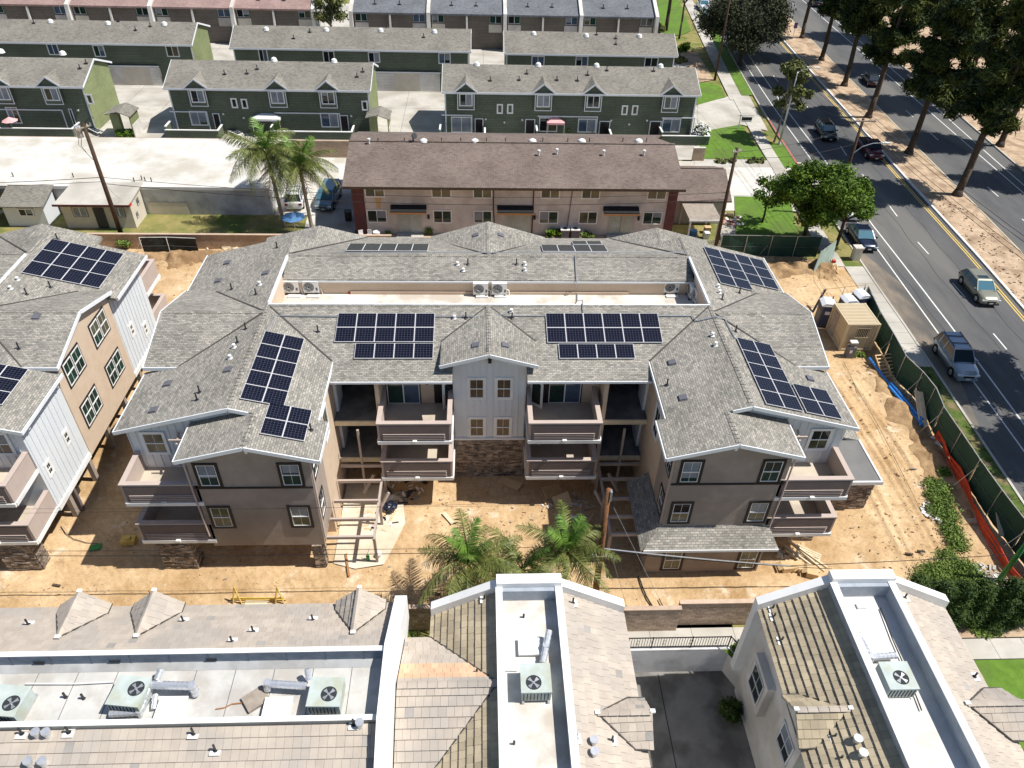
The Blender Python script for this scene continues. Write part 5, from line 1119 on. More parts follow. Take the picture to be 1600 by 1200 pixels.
for x0_, x1_ in ((570,601),(674,705),(739,769),(845,875),(909,938),(1012,1042)):
    a, b_ = GY(x0_,300,yb).x, GY(x1_,300,yb).x; win(t, ((a+b_)/2,yb,4.52), b_-a-.1, 1.15, (0,-1,0), 'paint_white_bright', .06, style='slide', gl=('glass','glass_olive'))
for x0_, x1_ in ((574,605),(677,706),(740,769),(842,872),(904,933),(1004,1034)):
    a, b_ = GY(x0_,342,yb).x, GY(x1_,342,yb).x; win(t, ((a+b_)/2,yb,1.9), b_-a-.1, 1.25, (0,-1,0), 'paint_white_bright', .06, style='slide', gl=('glass','glass_green'))
for x0_, x1_, d0, d1 in ((610,666,621,660),(777,834,790,830),(944,999,950,988)):
    a, b_ = GY(x0_,330,yb-.6).x, GY(x1_,330,yb-.6).x; m_ = MB(); m_.prism([(a,yb-.01,3.15),(a,yb-.95,2.85),(a,yb-.95,2.7),(a,yb-.01,2.7)], (b_-a,0,0)); ao = m_.build('awning', 'awning', t)
    MB().box(a,b_,yb-1.0,yb-.955,2.62,2.74).build('awning_trim', 'orange_wood', ao)
    c, d = GY(d0,350,yb).x, GY(d1,350,yb).x
    for e in (0, 1):
        q0 = c+(d-c)*(.5*e)+.05; q1 = q0+(d-c)/2-.1; do = MB().box(q0,q1,yb-.06,yb-.001,.15,2.25).build('door', 'ac_green', t)
        br = MB()
        for k in range(7): br.box(q0+.06+k*(q1-q0-.12)/6-.008,q0+.06+k*(q1-q0-.12)/6+.008,yb-.09,yb-.062,.2,2.2)
        br.build('security_bars', 'steel', do)
    MB().box(c-.1,d+.1,yb-1.0,yb-.02,-.02,.14).build('step', 'concrete', t); MB().box(b_+.05,b_+.25,yb-.15,yb-.001,1.7,2.1).build('wall_lamp', 'trim_black', t)
MB().tube([(1.3,yb-.06,5.2),(1.3,yb-.06,2.7),(1.5,yb-.06,.3)], .05).build('downpipe', 'metal_dark', t); MB().tube([(6.05-.9,yb-.06,5.2),(5.15,yb-.06,0)], .06).build('downpipe', 'brown_wall', t); MB().tube([(8.9,yb-.06,5.2),(8.6,yb-.06,.5)], .04).build('downpipe', 'vent_grey', t)
for px, py in ((577,225),(870,243-2),(842,243),(943,243),(1006,243)):
    p = GP(px, py, (5.25-66.9*.2727,0,.2727)); m_ = MB(); m_.cyl(p, p+Vector((0,0,.5)), .08, n=8); m_.cyl(p+Vector((0,0,.42)), p+Vector((0,0,.55)), .15, n=8); m_.build('vent_pipe', 'ac_white', t)
for px in (662,742,832,909,998): 
    p = G(px, 221, 7.03); m_ = MB()
    m_.cyl(p, (p[0],p[1],7.2), .42, .34, 12); m_.cyl((p[0],p[1],7.2), (p[0],p[1],7.32), .34, .12, 12); m_.build('skylight', 'ac_white', t)
for px in (591,632,646,690,720,760,790,848,887,921,973,1010): p = G(px, 221, 7.03); MB().cyl(p, (p[0],p[1],7.4), .05, n=6).build('vent_pipe', 'metal_dark', t)
p = Vector(G(645,220,7.03)); dm = MB(); dm.cyl(p, p+Vector((0,0,.5)), .03, n=6); dm.cyl(p+Vector((.1,-.1,.5)), p+Vector((.22,-.22,.6)), .25, .3, 12); solo(dm, 'satellite_dish', 'metal_dark', 'satellite dish on the far edge of the brown roof', 'satellite dish')
m_ = MB(); m_.add([(GY(590,308,yb).x-.3,yb-.003,4.0),(GY(590,308,yb).x+.35,yb-.003,4.0),(GY(590,308,yb).x+.2,yb-.003,2.7),(GY(590,308,yb).x-.15,yb-.003,2.75)], [(0,1,2,3)]); m_.build('rust_stain', 'rust', t)
# ---- garage wing with patio cover ----
t = thing('garage', 'low brown roofed garage at the right end of the pale two storey house', 'garage', (23,73,0))
m_ = MB(); m_.box(19.9,24.9,70.3,76.2,-.05,2.7); m_.build('wall', 'stucco_shed', t)
m_ = MB(); m_.slab([(19.7,69.8,2.7),(25.4,69.8,2.7),(26.0,75.5,3.7),(19.7,75.5,3.7)], .15); m_.slab([(19.7,75.5,3.68),(26.0,75.5,3.68),(25.0,76.6,3.5),(19.7,76.6,3.5)], .15); m_.build('roof', 'shingle_brown', t)
m_ = MB()
for i in range(12): m_.box(19.8+i*.5,20.25+i*.5,75.38,75.62,3.72,3.78)
m_.build('ridge_caps', 'shingle_brown', t)
t = thing('patio_cover', 'slatted pale brown patio cover on white posts beside the garage', 'patio cover', (22,68,0))
for i in range(22): MB().slab([(20.35,66.2+i*.19,2.42),(23.5,66.2+i*.19,2.42),(23.52,66.36+i*.19,2.44),(20.36,66.36+i*.19,2.44)], .04).build('slat', 'wood_grey', t)
for x, y in ((20.5,66.3),(23.3,66.3),(20.5,70.1),(23.3,70.1)): MB().box(x-.07,x+.07,y-.07,y+.07,0,2.37).build('post', 'paint_white_bright', t)
MB().box(20.3,23.55,66.12,66.19,2.28,2.44).build('beam', 'paint_white_bright', t)
for k, (dx, dy, mt, lb) in enumerate(((.6,1.2,'blue_cloth','blue bundle stored under the patio cover'),(1.8,.8,'white_plastic','white tub stored under the patio cover'),(2.2,2.0,'cardboard','brown carton stored under the patio cover'))):
    m_ = MB(); m_.box(20.8+dx-.3,20.8+dx+.3,66.4+dy-.25,66.4+dy+.25,.02,.55); m_.box(20.8+dx-.33,20.8+dx+.33,66.4+dy-.28,66.4+dy+.28,.551,.6); solo(m_, 'stored_box', mt, lb, 'box')
t = thing('picket_fence', 'short white picket fence below the patio cover', 'fence', (22,64.9,0))
for i in range(24): MB().box(20.6+i*.16,20.68+i*.16,64.8,64.83,0,1.0+.05*(i % 2)).build('picket', 'paint_white_bright', t)
MB().box(20.6,24.4,64.835,64.87,.3,.38).build('rail', 'paint_white_bright', t)
# ---- flat white roofed building on the alley ----
t = thing('flat_roofed_building', 'low building with a large flat white roof left of the two palms', 'building', (-55,78,0))
m_ = MB(); m_.box(-90,-21.1,71.5,83.8,-.05,2.85); m_.build('wall', 'concrete_wall', t)
m_ = MB(); m_.box(-90,-21.0,71.4,83.9,2.852,3.0); m_.build('flat_roof', 'concrete_alley', t); m_ = MB(); m_.box(-90,-20.95,71.33,71.398,2.7,3.02); m_.build('roof_edge', 'paint_white_bright', t)
for px, py in ((21,276),(115,277),(210,284),(222,281),(227,283),(237,284),(391,288)):
    p = G(px, py, 3.0); m_ = MB(); m_.cyl(p, (p[0],p[1],3.45), .05, n=6); m_.build('vent_pipe', 'metal_dark', t)
m_ = MB(); m_.box(-33.4,-29.5,71.44,71.498,.0,1.3); m_.build('wall_patch', 'stucco_shed', t)
# ---- stucco hut and shed ----
t = thing('back_house', 'small cream stucco back house with a barred door behind the tall leaning pole', 'house', (-37,69.5,0))
m_ = MB(); m_.prism([(-40.3,68.4,-.05),(-33.7,68.4,-.05),(-33.7,68.4,2.75),(-40.3,68.4,2.75)], (0,2.95,0)); m_.build('wall', 'stucco_shed', t)
m_ = MB(); m_.slab([(-40.6,67.8,2.75),(-33.5,67.8,2.75),(-33.5,72.0,3.2),(-40.3,72.0,3.2)], .14); m_.build('roof', 'concrete', t); m_ = MB(); m_.box(-40.65,-33.45,67.72,67.798,2.58,2.78); m_.build('fascia', 'brown_wall', t)
m_ = MB(); m_.box(-33.5,-33.42,67.8,68.3,2.55,2.8); m_.build('fascia_end', 'copper_red', t)
win(t, (-38.6,68.4,1.75), 1.3, .95, (0,-1,0), 'metal_dark', .05, style='slide', gl='glass_curtain'); win(t, (-34.9,68.4,1.75), 1.0, .95, (0,-1,0), 'metal_dark', .05, style='slide', gl='glass_curtain')
do = MB().box(-37.3,-36.3,68.33,68.399,.05,2.2).build('door', 'metal_dark', t); b = MB()
for k in range(8): b.box(-37.25+k*.13,-37.23+k*.13,68.29,68.329,.1,2.15)
b.build('security_bars', 'vent_grey', do)
win(t, (-33.7,70.2,2.0), .5, .6, (1,0,0), 'trim_black', .03, style='plain'); win(t, (-33.7,69.3,1.0), .4, .5, (1,0,0), 'trim_black', .03, style='plain')
t = thing('garden_shed', 'small white boarded shed with a grey shingle roof at the left edge', 'shed', (-43.5,69.5,0))
m_ = MB(); m_.box(-46.0,-42.2,68.7,71.2,-.05,2.2); m_.build('wall', 'siding_white', t); m_ = MB(); m_.slab([(-46.3,68.3,2.25),(-41.9,68.3,2.25),(-41.9,71.4,3.1),(-46.3,71.4,3.1)], .1); m_.build('roof', 'shingle_far', t)
battens(t, (-45.8,68.7,0), (1,0,0), 9, .44, lambda p: .02, lambda p: 2.15, (0,-1,0)); win(t, (-43.9,68.66,1.5), 1.3, .7, (0,-1,0), 'paint_white_bright', .06, style='slide')
m_ = MB(); m_.prism([(-42.19,68.7,2.2),(-42.19,71.2,2.2),(-42.19,71.2,2.95)], (-.1,0,0)); m_.build('gable_face', 'siding_white', t)
# ---- green housing rows ----
def green_row(label, x0, x1, yw, bays, smalls, z_e=5.6, z_r=7.45, depth=4.2, patios=(), doors=(), slid=(), garages=(), gable_l=False, gable_r=True, pipes=(), domes=(), lamps=()):
    t = thing('green_house_row', label, 'row house', ((x0+x1)/2, yw+3, 0), 'green houses with grey roofs'); yr = yw+depth
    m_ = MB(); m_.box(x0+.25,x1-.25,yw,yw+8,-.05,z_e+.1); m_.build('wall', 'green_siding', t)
    for x, s_ in ((x1-.26,1),(x0+.26,-1)):
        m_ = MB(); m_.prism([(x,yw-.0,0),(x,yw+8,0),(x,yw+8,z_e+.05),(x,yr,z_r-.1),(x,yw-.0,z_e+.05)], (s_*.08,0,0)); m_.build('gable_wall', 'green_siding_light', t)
    m_ = MB(); m_.slab([(x0-.1,yw-.55,z_e),(x1+.1,yw-.55,z_e),(x1+.1,yr,z_r),(x0-.1,yr,z_r)], .16); m_.slab([(x0-.1,yr,z_r),(x1+.1,yr,z_r),(x1+.1,yw+8.6,z_e+.2),(x0-.1,yw+8.6,z_e+.2)], .16); ro = m_.build('roof', 'shingle_far', t)
    f = MB(); f.beam((x0-.12,yw-.58,z_e-.12),(x1+.12,yw-.58,z_e-.12), .05, .22)
    for x in (x0-.13, x1+.13): f.beam((x,yw-.58,z_e-.1),(x,yr,z_r-.1), .05, .22); f.beam((x,yr,z_r-.1),(x,yw+8.6,z_e+.1), .05, .22)
    f.build('fascia', 'paint_white', t); f = MB(); f.box(x0+.2,x0+.34,yw-.04,yw-.001,0,z_e-.3); f.box(x1-.34,x1-.2,yw-.04,yw-.001,0,z_e-.3); f.build('corner_board', 'paint_white', t)
    for i, px in enumerate(bays):
        x = GY(px[0], px[1], yw-.4).x; w_ = 1.02
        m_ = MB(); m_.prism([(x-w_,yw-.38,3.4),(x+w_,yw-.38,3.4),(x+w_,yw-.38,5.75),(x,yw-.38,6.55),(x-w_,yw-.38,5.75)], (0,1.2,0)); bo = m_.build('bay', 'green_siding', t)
        m_ = MB(); sl_ = (z_r-z_e)/(yr-yw+.55); yk = yw-.55+(6.75-z_e)/sl_
        for s_ in (-1,1): m_.slab([(x,yw-.62,6.72),(x,yk,6.78),(x+s_*1.35,yw-.55+(5.72-z_e)/sl_,5.76),(x+s_*1.35,yw-.62,5.68)], .1)
        m_.build('bay_roof', 'shingle_far', bo)
        f = MB(); f.beam((x-1.38,yw-.66,5.62),(x,yw-.66,6.68), .05, .18); f.beam((x,yw-.66,6.68),(x+1.38,yw-.66,5.62), .05, .18); f.box(x-w_-.03,x+w_+.03,yw-.42,yw-.383,3.38,3.48)
        f.box(x-w_-.03,x-w_+.07,yw-.42,yw-.383,3.48,5.6); f.box(x+w_-.07,x+w_+.03,yw-.42,yw-.383,3.48,5.6); f.build('bay_trim', 'paint_white', bo)
        win(t, (x,yw-.40,4.62), 1.45, 1.35, (0,-1,0), 'paint_white_bright', .09, style='slide', gl=(('glass_curtain','glass_curtain'),('glass','glass'),('glass','glass_curtain'))[(i+len(label)) % 3], muntin=False)
    for (px, py) in smalls: p = GY(px, py, yw); win(t, (p.x,yw,p.z), .5, .95, (0,-1,0), 'paint_white_bright', .13, style='plain', muntin=False)
    for (a, b_, za, zb, g_) in slid:
        p, q = GY(a, 0, yw).x, GY(b_, 0, yw).x; p = GY(a, za, yw); q = GY(b_, zb, yw); win(t, ((p.x+q.x)/2,yw,(p.z+q.z)/2), abs(q.x-p.x)-.1, abs(p.z-q.z), (0,-1,0), 'paint_white', .08, style='slide', gl=g_, muntin=False)
    for (a, b_, za, zb) in doors: p = GY(a, za, yw); q = GY(b_, zb, yw); MB().box(p.x,q.x,yw-.05,yw-.001,q.z,p.z).build('door', 'trim_black', t); f = MB(); f.box(p.x-.1,p.x-.001,yw-.06,yw-.001,q.z,p.z+.1); f.box(q.x+.001,q.x+.1,yw-.06,yw-.001,q.z,p.z+.1); f.box(p.x,q.x,yw-.06,yw-.001,p.z+.001,p.z+.1); f.build('door_trim', 'paint_white', t)
    for (a, b_) in patios:                     # recessed terrace: white edged opening and a low boarded fence before it
        xa, xb = GY(a, 185, yw).x, GY(b_, 185, yw).x
        f = MB(); f.box(xa,xb,yw-.07,yw-.001,2.55,2.68); f.box(xb-.12,xb,yw-.07,yw-.001,0,2.55); f.build('porch_trim', 'paint_white', t)
        m_ = MB(); m_.box(xa+.05,xb-.15,yw-.02,yw-.001,0.02,2.54); m_.build('porch_recess', 'brown_siding', t) if False else None
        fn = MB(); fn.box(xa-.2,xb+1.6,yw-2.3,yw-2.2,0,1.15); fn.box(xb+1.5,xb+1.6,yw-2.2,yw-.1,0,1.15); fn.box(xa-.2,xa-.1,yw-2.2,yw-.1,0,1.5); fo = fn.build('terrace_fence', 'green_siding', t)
        fn = MB(); fn.box(xa-.25,xb+1.65,yw-2.36,yw-2.14,1.152,1.24); fn.box(xb+1.44,xb+1.66,yw-2.13,yw-.1,1.152,1.24); fn.box(xa-.26,xa-.04,yw-2.13,yw-.1,1.502,1.6); fn.build('rail', 'paint_white_bright', fo)
    for (a, b_, cx_) in garages:
        xa, xb = GY(a, 195, yw).x, GY(b_, 195, yw).x
        MB().box(xa,xb,yw-.25,yw-.001,.0,2.5).build('garage_wall', 'stucco_shed', t); MB().box(xa-.1,xb+.1,yw-.3,yw-.251,2.5,2.66).build('garage_trim', 'paint_white', t)
        for d0, d1 in cx_:
            p, q = xa+(xb-xa)*d0, xa+(xb-xa)*d1; g_ = MB()
            for k in range(6): g_.box(p,q,yw-.29,yw-.252,.03+k*.4,.41+k*.4)
            g_.build('garage_door', 'stucco_white', t)
    sl_ = (z_r-z_e)/(yr-yw+.55); pl = (z_e-(yw-.55)*sl_, 0, sl_)
    for px, py in pipes: p = GP(px, py, pl); m_ = MB(); m_.cyl(p, p+Vector((0,0,.5)), .06, n=6); m_.obox(p+Vector((0,0,.04)),(1,0,0),(0,1,0),(0,0,1),.22,.2,.02); m_.build('vent_pipe', 'metal_dark', t)
    for px, py in domes: p = GP(px, py, pl); m_ = MB(); m_.cyl(p-Vector((0,0,.1)), p+Vector((0,0,.25)), .42, .3, 10); m_.cyl(p+Vector((0,0,.25)), p+Vector((0,0,.36)), .3, .1, 10); m_.build('skylight', 'ac_white', t)
    for px, py in lamps: p = GY(px, py, yw); m_ = MB(); m_.obox(p+Vector((0,-.06,0)),(1,0,0),(0,0,1),(0,1,0),.1,.1,.06); m_.build('wall_lamp', 'white_plastic', t)
    return t
green_row('front right green row house with four gabled bay windows above the brown roof', -4.45, 26.9, 93.4, ((728,160),(849,160),(927,160),(1048,160)), ((781,170),(797,170),(976,172),(992,172)), patios=((690,738),(840,934),(1034,1086)), doors=((743,754,186,210),(822,834,187,211),(938,950,190,214),(1017,1029,190,214)), slid=((705,737,183,206,('glass_curtain','glass_curtain')),(843,870,184,205,('glass','glass')),(904,930,186,206,('glass_blue','glass_curtain')),(1036,1061,186,206,('glass_blue','glass_curtain'))), pipes=((823,115),(811,125),(870,125),(902,126),(918,117),(722-0,0+113) if False else (766,126),(948,110),(1021,111)), domes=((841,102),(932,103),(1032,104),(745,101)), lamps=((759,186),(816,187),(983,194),(955,188),(1011,188),(788,191)))
green_row('front middle green row house partly hidden by the two palms', -37.4, -13.2, 93.4, ((308,147),(433,149),(512,150)), ((366,161),(382,162),(570,165)), patios=((268,326),(430,532)), doors=((333,346,178,200),(532,545,181,205)), slid=((295,326,174,195,('glass_curtain','glass_olive')),(500,530,177,198,('glass_blue','glass_curtain'))), pipes=((351,116),(386,115),(402,108),(558,120),(567,112)), domes=((428,94),(522,96)), lamps=((349,178),(381,184),(549,181)))
green_row('front left green row house with its sunlit pale green end wall', -75, -46.9, 93.4, ((78,140),(0,138)), ((140,155),), patios=((-40,102),), doors=((108,120,171,198),), slid=((8,35,168,192,('glass_curtain','glass')),(-40,-12,168,190,('glass','glass'))), pipes=((125,107),(135,99)), domes=((98,84),(2,81)), lamps=((122,172),))
green_row('second row green house in the middle with garages below', -33.9, -1.3, 110.2, (), ((618,122),(665,124)), depth=3.6, slid=((403,420,0+77,97,('glass','glass_blue')),(504,524,80,100,('glass','glass')),(575,594,82,97,('glass','glass_curtain')),(685,704,83,99,('glass_blue','glass'))), garages=((588,690,((0.0,.33),(.7,1.0))),), pipes=((484,50),(662,58),(459,60),(604,42)), domes=((416,46),(510,47),(595,48),(679,50)))
green_row('second row green house at the right behind the front row', 3.5, 27.4, 109.6, (), (), depth=3.6, slid=((831,850,88,103,('glass_blue','glass_blue')),(900,918,88,103,('glass','glass_blue')),(1008,1027,90,104,('glass','glass'))), pipes=((932,54),(962,60),(1032-70,69)), domes=((834,53),(916,56),(999,57)))
green_row('second row green house at the upper left with its pale green end wall', -85, -39.4, 111.2, (), ((198,112),(247,113)), depth=3.6, slid=((72,94,69,85,('glass_blue','glass_blue')),(144,166,71,88,('glass','glass_blue')),(258,281,72,88,('glass','glass_brown'))), garages=((194,272,((0.0,.3),(.82,1.0))),), pipes=((53,36),(185,33),(235,41),(212,47)), domes=((79,34),(169,37),(257,38)))
t = thing('porch_roof', 'small grey roofed entry porch attached beside the sunlit end wall at the left', 'porch', (-45,92.5,0), 'entry porches at the green end walls')
def porch(px, lb, t):
    x = G(px, 200, 1)[0]
    m_ = MB(); m_.slab([(x-1.7,91.3,2.9),(x-.1,91.1,3.3),(x-.1,94.4,3.3),(x-1.7,94.4,2.9)], .1); m_.slab([(x-.1,91.1,3.3),(x+1.2,91.3,2.7),(x+1.2,94.4,2.7),(x-.1,94.4,3.3)], .1); m_.build('roof', 'shingle_far', t)
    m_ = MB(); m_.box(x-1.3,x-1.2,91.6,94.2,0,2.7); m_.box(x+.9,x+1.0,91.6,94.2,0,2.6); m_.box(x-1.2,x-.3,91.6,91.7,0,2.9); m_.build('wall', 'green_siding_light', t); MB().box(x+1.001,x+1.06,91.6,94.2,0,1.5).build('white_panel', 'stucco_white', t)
porch(197, '', t); t = thing('porch_roof', 'small grey roofed entry porch beside the end wall near the brown roof', 'porch', (-12,92.5,0), 'entry porches at the green end walls'); porch(597, '', t)
# ---- far terraces ----
def far_terrace(label, x0, x1, yw, roofm, segs):
    t = thing('terrace', label, 'row house', ((x0+x1)/2, yw, 0), 'far terraces along the top')
    MB().box(x0,x1,yw,yw+9,-.05,5.4).build('wall', 'brown_siding', t)
    m_ = MB(); m_.slab([(x0,yw-.5,5.4),(x1,yw-.5,5.4),(x1,yw+5.5,7.6),(x0,yw+5.5,7.6)], .25); m_.slab([(x0,yw+5.5,7.6),(x1,yw+5.5,7.6),(x1,yw+10,5.6),(x0,yw+10,5.6)], .25); m_.build('roof', roofm, t)
    n_ = segs; W = (x1-x0)/n_
    for i in range(n_+1):
        x = x0+i*W; fm = MB(); fm.prism([(x-.28,yw-1.5,0),(x-.28,yw-.9,5.6),(x-.28,yw+5.5,7.95),(x-.28,yw+9,6.2),(x-.28,yw+9,0)], (.56,0,0)); fm.build('party_wall', 'stucco_white', t)
        if i == n_: break
        win(t, (x+1.5,yw,4.6), 1.9, 1.2, (0,-1,0), 'trim_black', .05, style='slide', gl=('glass','glass_green'), muntin=False); win(t, (x+W-1.5,yw,4.6), 1.9, 1.2, (0,-1,0), 'trim_black', .05, style='slide', gl=('glass_green','glass') if i % 2 else ('glass_blue','glass_blue'), muntin=False)
        for xa_ in (x+.5, x+W-2.6): MB().box(xa_,xa_+2.1,yw-.06,yw-.001,2.6,3.8).build('panel', 'stucco_shed' if i % 2 else 'stucco_pale', t)
        m_ = MB(); m_.beam((x+W/2,yw-.9,0),(x+W/2,yw-.3,5.2), .28, .3); m_.build('pier', 'stucco_white', t)
        for dx, k in ((W*.3,0),(W*.62,1)):
            p = Vector((x+dx, yw+1.6, 6.16)); m_ = MB(); m_.cyl(p, p+Vector((0,0,.6)), .08, n=6); m_.obox(p+Vector((0,0,.05)),(1,0,0),(0,1,0),(0,0,1),.3,.2,.03); m_.build('vent_pipe', 'metal_dark', t)
far_terrace('far terrace with a rose coloured roof and white party walls at the upper left', -103, -26.5, 132.3, 'shingle_rose', 6)
far_terrace('far terrace with a slate grey roof and white party walls at the top centre', -20.4, 28.6, 131.2, 'shingle_slate', 4)
c_ = MB(); c_.box(-25.6,-21.6,128.5,132.5,.05,.3); c_.build('x', 'concrete', None) if False else None
t = thing('swimming_pool', 'turquoise pool corner between the two far terraces', 'pool', (-23.6,133,0)); MB().box(-25.8,-21.2,130.5,136,.02,.10).build('pool_deck', 'concrete', t); MB().box(-25.2,-21.8,131,135.4,.101,.14).build('water', 'pool', t)
t = thing('entry_canopy', 'dark entry gate with pale posts between two second row green houses', 'gate', (1,108,0))
for x in (-.8,1.0,2.6): MB().box(x-.12,x+.12,107,107.3,0,2.6).build('post', 'stucco_shed', t)
MB().box(-1,2.9,106.95,107.35,2.6,2.9).build('lintel', 'wood_pale', t); MB().box(-.6,.8,109,109.2,0,2.4).build('screen', 'stucco_shed', t); MB().box(1.2,2.4,109,109.2,0,2.2).build('door', 'trim_black', t)
# ================= VEHICLES =================
def car(label, body, kind='sedan', L=4.7, W=1.82, H=1.45, loc=(0,0), ang=0, glassm='car_glass', cat='car', group=None, rails=False, sunroof=False):
    """front points along +y in the car's own space"""
    t = thing({'sedan':'parked_car','suv':'suv','pickup':'pickup_truck','van':'van','wagon':'estate_car'}[kind], label, cat, (loc[0],loc[1],.012), group, rel=True, rz=ang)
    hl, hw = L/2, W/2; belt = {'sedan':.88,'suv':1.05,'pickup':1.05,'van':1.05,'wagon':.95}[kind]; hood = {'sedan':.84,'suv':1.02,'pickup':1.08,'van':.98,'wagon':.95}[kind]
    # stations: y, half width, top z, bottom z
    rear = belt+.04 if kind in ('suv','wagon','van') else belt
    S = [(-hl,.78,rear-.28,.42),(-hl+.07,.90,rear-.06,.30),(-hl+.45,.98,rear,.24),(-hl*.45,1.0,belt,.22),(0,1.0,belt,.22),(hl*.34,1.0,belt,.22),(hl*.5,.99,hood+.02,.22),(hl-.45,.96,hood-.06,.22),(hl-.12,.86,hood-.18,.26),(hl,.72,hood-.34,.36)]
    b = MB(); n_ = 0; prof = None
    for (y, wf, zt, zb) in S:
        w_ = hw*wf; pr_ = [(w_*.90,zb),(w_,zb+.12),(w_*1.0,(zb+zt)/2),(w_*.97,zt-.10),(w_*.90,zt-.02),(w_*.55,zt+.025),(0,zt+.035)]
        ring = [(x,y,z) for x, z in pr_]+[(-x,y,z) for x, z in reversed(pr_[:-1])]; n_ = len(ring); b.v += ring
    k = len(S)
    for i in range(k-1):
        for j in range(n_-1): b.f.append((i*n_+j, (i+1)*n_+j, (i+1)*n_+j+1, i*n_+j+1)); b.mi.append(0)
        b.f.append((i*n_+n_-1, (i+1)*n_+n_-1, (i+1)*n_, i*n_)); b.mi.append(0)
    b.f.append(tuple(range(n_))); b.f.append(tuple(reversed(range((k-1)*n_, k*n_)))); b.mi += [0,0]
    b.build('body', body, t, smooth=True)
    # cabin: glass house, roof skin, pillars
    y0, y1, y2, y3 = {'sedan':(-hl+.75,-hl+1.45,hl*.13,hl*.46),'suv':(-hl+.12,-hl+.42,hl*.16,hl*.46),'pickup':(-hl*.12,-hl*.06,hl*.28,hl*.50),'van':(-hl+.12,-hl+.3,hl*.28,hl*.62),'wagon':(-hl+.15,-hl+.75,hl*.14,hl*.46)}[kind]
    wb, wt = hw*.90, hw*.74; zb = belt+.0; g_ = MB()
    base = [(wb,y0,zb),(wb,y3,zb),(-wb,y3,zb),(-wb,y0,zb)]; top = [(wt,y1,H-.03),(wt,y2,H-.03),(-wt,y2,H-.03),(-wt,y1,H-.03)]
    g_.add(base+top, [(0,1,5,4),(1,2,6,5),(2,3,7,6),(3,0,4,7),(4,5,6,7)]); g_.build('windows', glassm, t)
    r = MB(); m0 = (y1+y2)/2
    r.add([(wt+.03,y1-.04,H-.05),(wt+.03,y2+.04,H-.05),(-wt-.03,y2+.04,H-.05),(-wt-.03,y1-.04,H-.05),(wt-.08,y1+.08,H+.01),(wt-.08,y2-.10,H+.01),(-wt+.08,y2-.10,H+.01),(-wt+.08,y1+.08,H+.01)], [(0,1,5,4),(1,2,6,5),(2,3,7,6),(3,0,4,7),(4,5,6,7)])
    r.build('roof', body, t, smooth=False)
    for s in (-1,1):
        MB().beam((s*wb,y3,zb),(s*wt,y2,H-.03), .07, .05).build('pillar', body, t); MB().beam((s*wb,y0,zb),(s*wt,y1,H-.03), .10, .08).build('pillar', body, t)
        ym = (y0+y3)/2-.1; MB().beam((s*(wb+.005),ym,zb),(s*(wt+.01),ym,H-.03), .03, .09).build('pillar', body, t)
        if kind in ('suv','wagon','van'): yq = y0+(y3-y0)*.22; MB().beam((s*(wb+.005),yq,zb),(s*(wt+.01),max(yq,y1+.1),H-.03), .03, .10).build('pillar', body, t)
        for yd_ in (y3-.15, ym, ym-1.0): MB().beam((s*(hw+.002),yd_,.36),(s*(hw*.965),yd_,belt-.09), .012, .014).build('door_seam', 'black_plastic', t)
    MB().beam((-hw*.8,y3+.10,belt+.028),(hw*.8,y3+.10,belt+.028), .03, .02).build('wiper', 'black_plastic', t)
    # wheels
    wy = (-hl+.88*L/4.7, hl-.88*L/4.7); R_ = .33 if kind == 'sedan' else .37
    for s in (-1,1):
        for y in wy:
            a = MB(); a.cyl((s*(hw-.19),y,R_),(s*(hw+.012),y,R_),R_,n=18); wo = a.build('wheel', 'tyre', t); a = MB(); a.cyl((s*(hw+.013),y,R_),(s*(hw+.03),y,R_),R_*.62,R_*.55,n=10)
            a.build('rim', 'steel', wo)
            a = MB(); a.cyl((s*(hw-.02),y,R_),(s*(hw+.006),y,R_),R_+.07,n=18); a.build('wheel_arch', 'black_plastic', t)
        a = MB(); a.obox((s*hw*.66,hl-.11,hood-.30),(1,0,0),(0,1,0),(0,0,1),.20,.07,.07); a.build('headlight', 'headlight', t)
        a = MB(); a.obox((s*hw*.74,-hl+.03,rear-.28),(1,0,0),(0,1,0),(0,0,1),.16,.04,.10); a.build('taillight', 'taillight', t)
        a = MB(); a.obox((s*(hw+.09),y3-.18,belt+.07),(1,0,0),(0,1,0),(0,0,1),.10,.06,.07); a.build('mirror', body, t)
        a = MB(); a.beam((s*(hw+.004),-hl*.55,.46),(s*(hw+.004),hl*.5,.46), .012, .05); a.build('side_moulding', 'black_plastic', t)
        a = MB(); 
        for yy_ in (-.35,.55): a.obox((s*(hw+.005),yy_,belt-.18),(1,0,0),(0,1,0),(0,0,1),.015,.09,.014)
        a.build('door_handle', 'steel', t)
    a = MB(); a.obox((0,hl-.03,hood-.40),(1,0,0),(0,1,0),(0,0,1),hw*.42,.05,.08); a.build('grille', 'black_plastic', t)
    a = MB(); a.obox((0,hl+.025,.43),(1,0,0),(0,1,0),(0,0,1),.16,.012,.055); a.build('number_plate', 'plate', t); a = MB(); a.obox((0,-hl-.02,.62),(1,0,0),(0,1,0),(0,0,1),.16,.012,.055); a.build('number_plate', 'plate', t)
    a = MB(); a.obox((0,hl-.03,.33),(1,0,0),(0,1,0),(0,0,1),hw*.8,.06,.06); a.build('bumper', 'black_plastic' if kind != 'suv' else body, t)
    if rails or kind == 'suv':
        for s in (-1,1): a = MB(); a.beam((s*(wt-.05),y1+.1,H+.05),(s*(wt-.05),y2-.2,H+.05), .04, .05); a.build('roof_rail', 'black_plastic', t)
        for q in (.3,.7): a = MB(); a.beam((-wt+.05,y1+(y2-y1)*q,H+.06),(wt-.05,y1+(y2-y1)*q,H+.06), .05, .04); a.build('cross_bar', 'black_plastic', t)
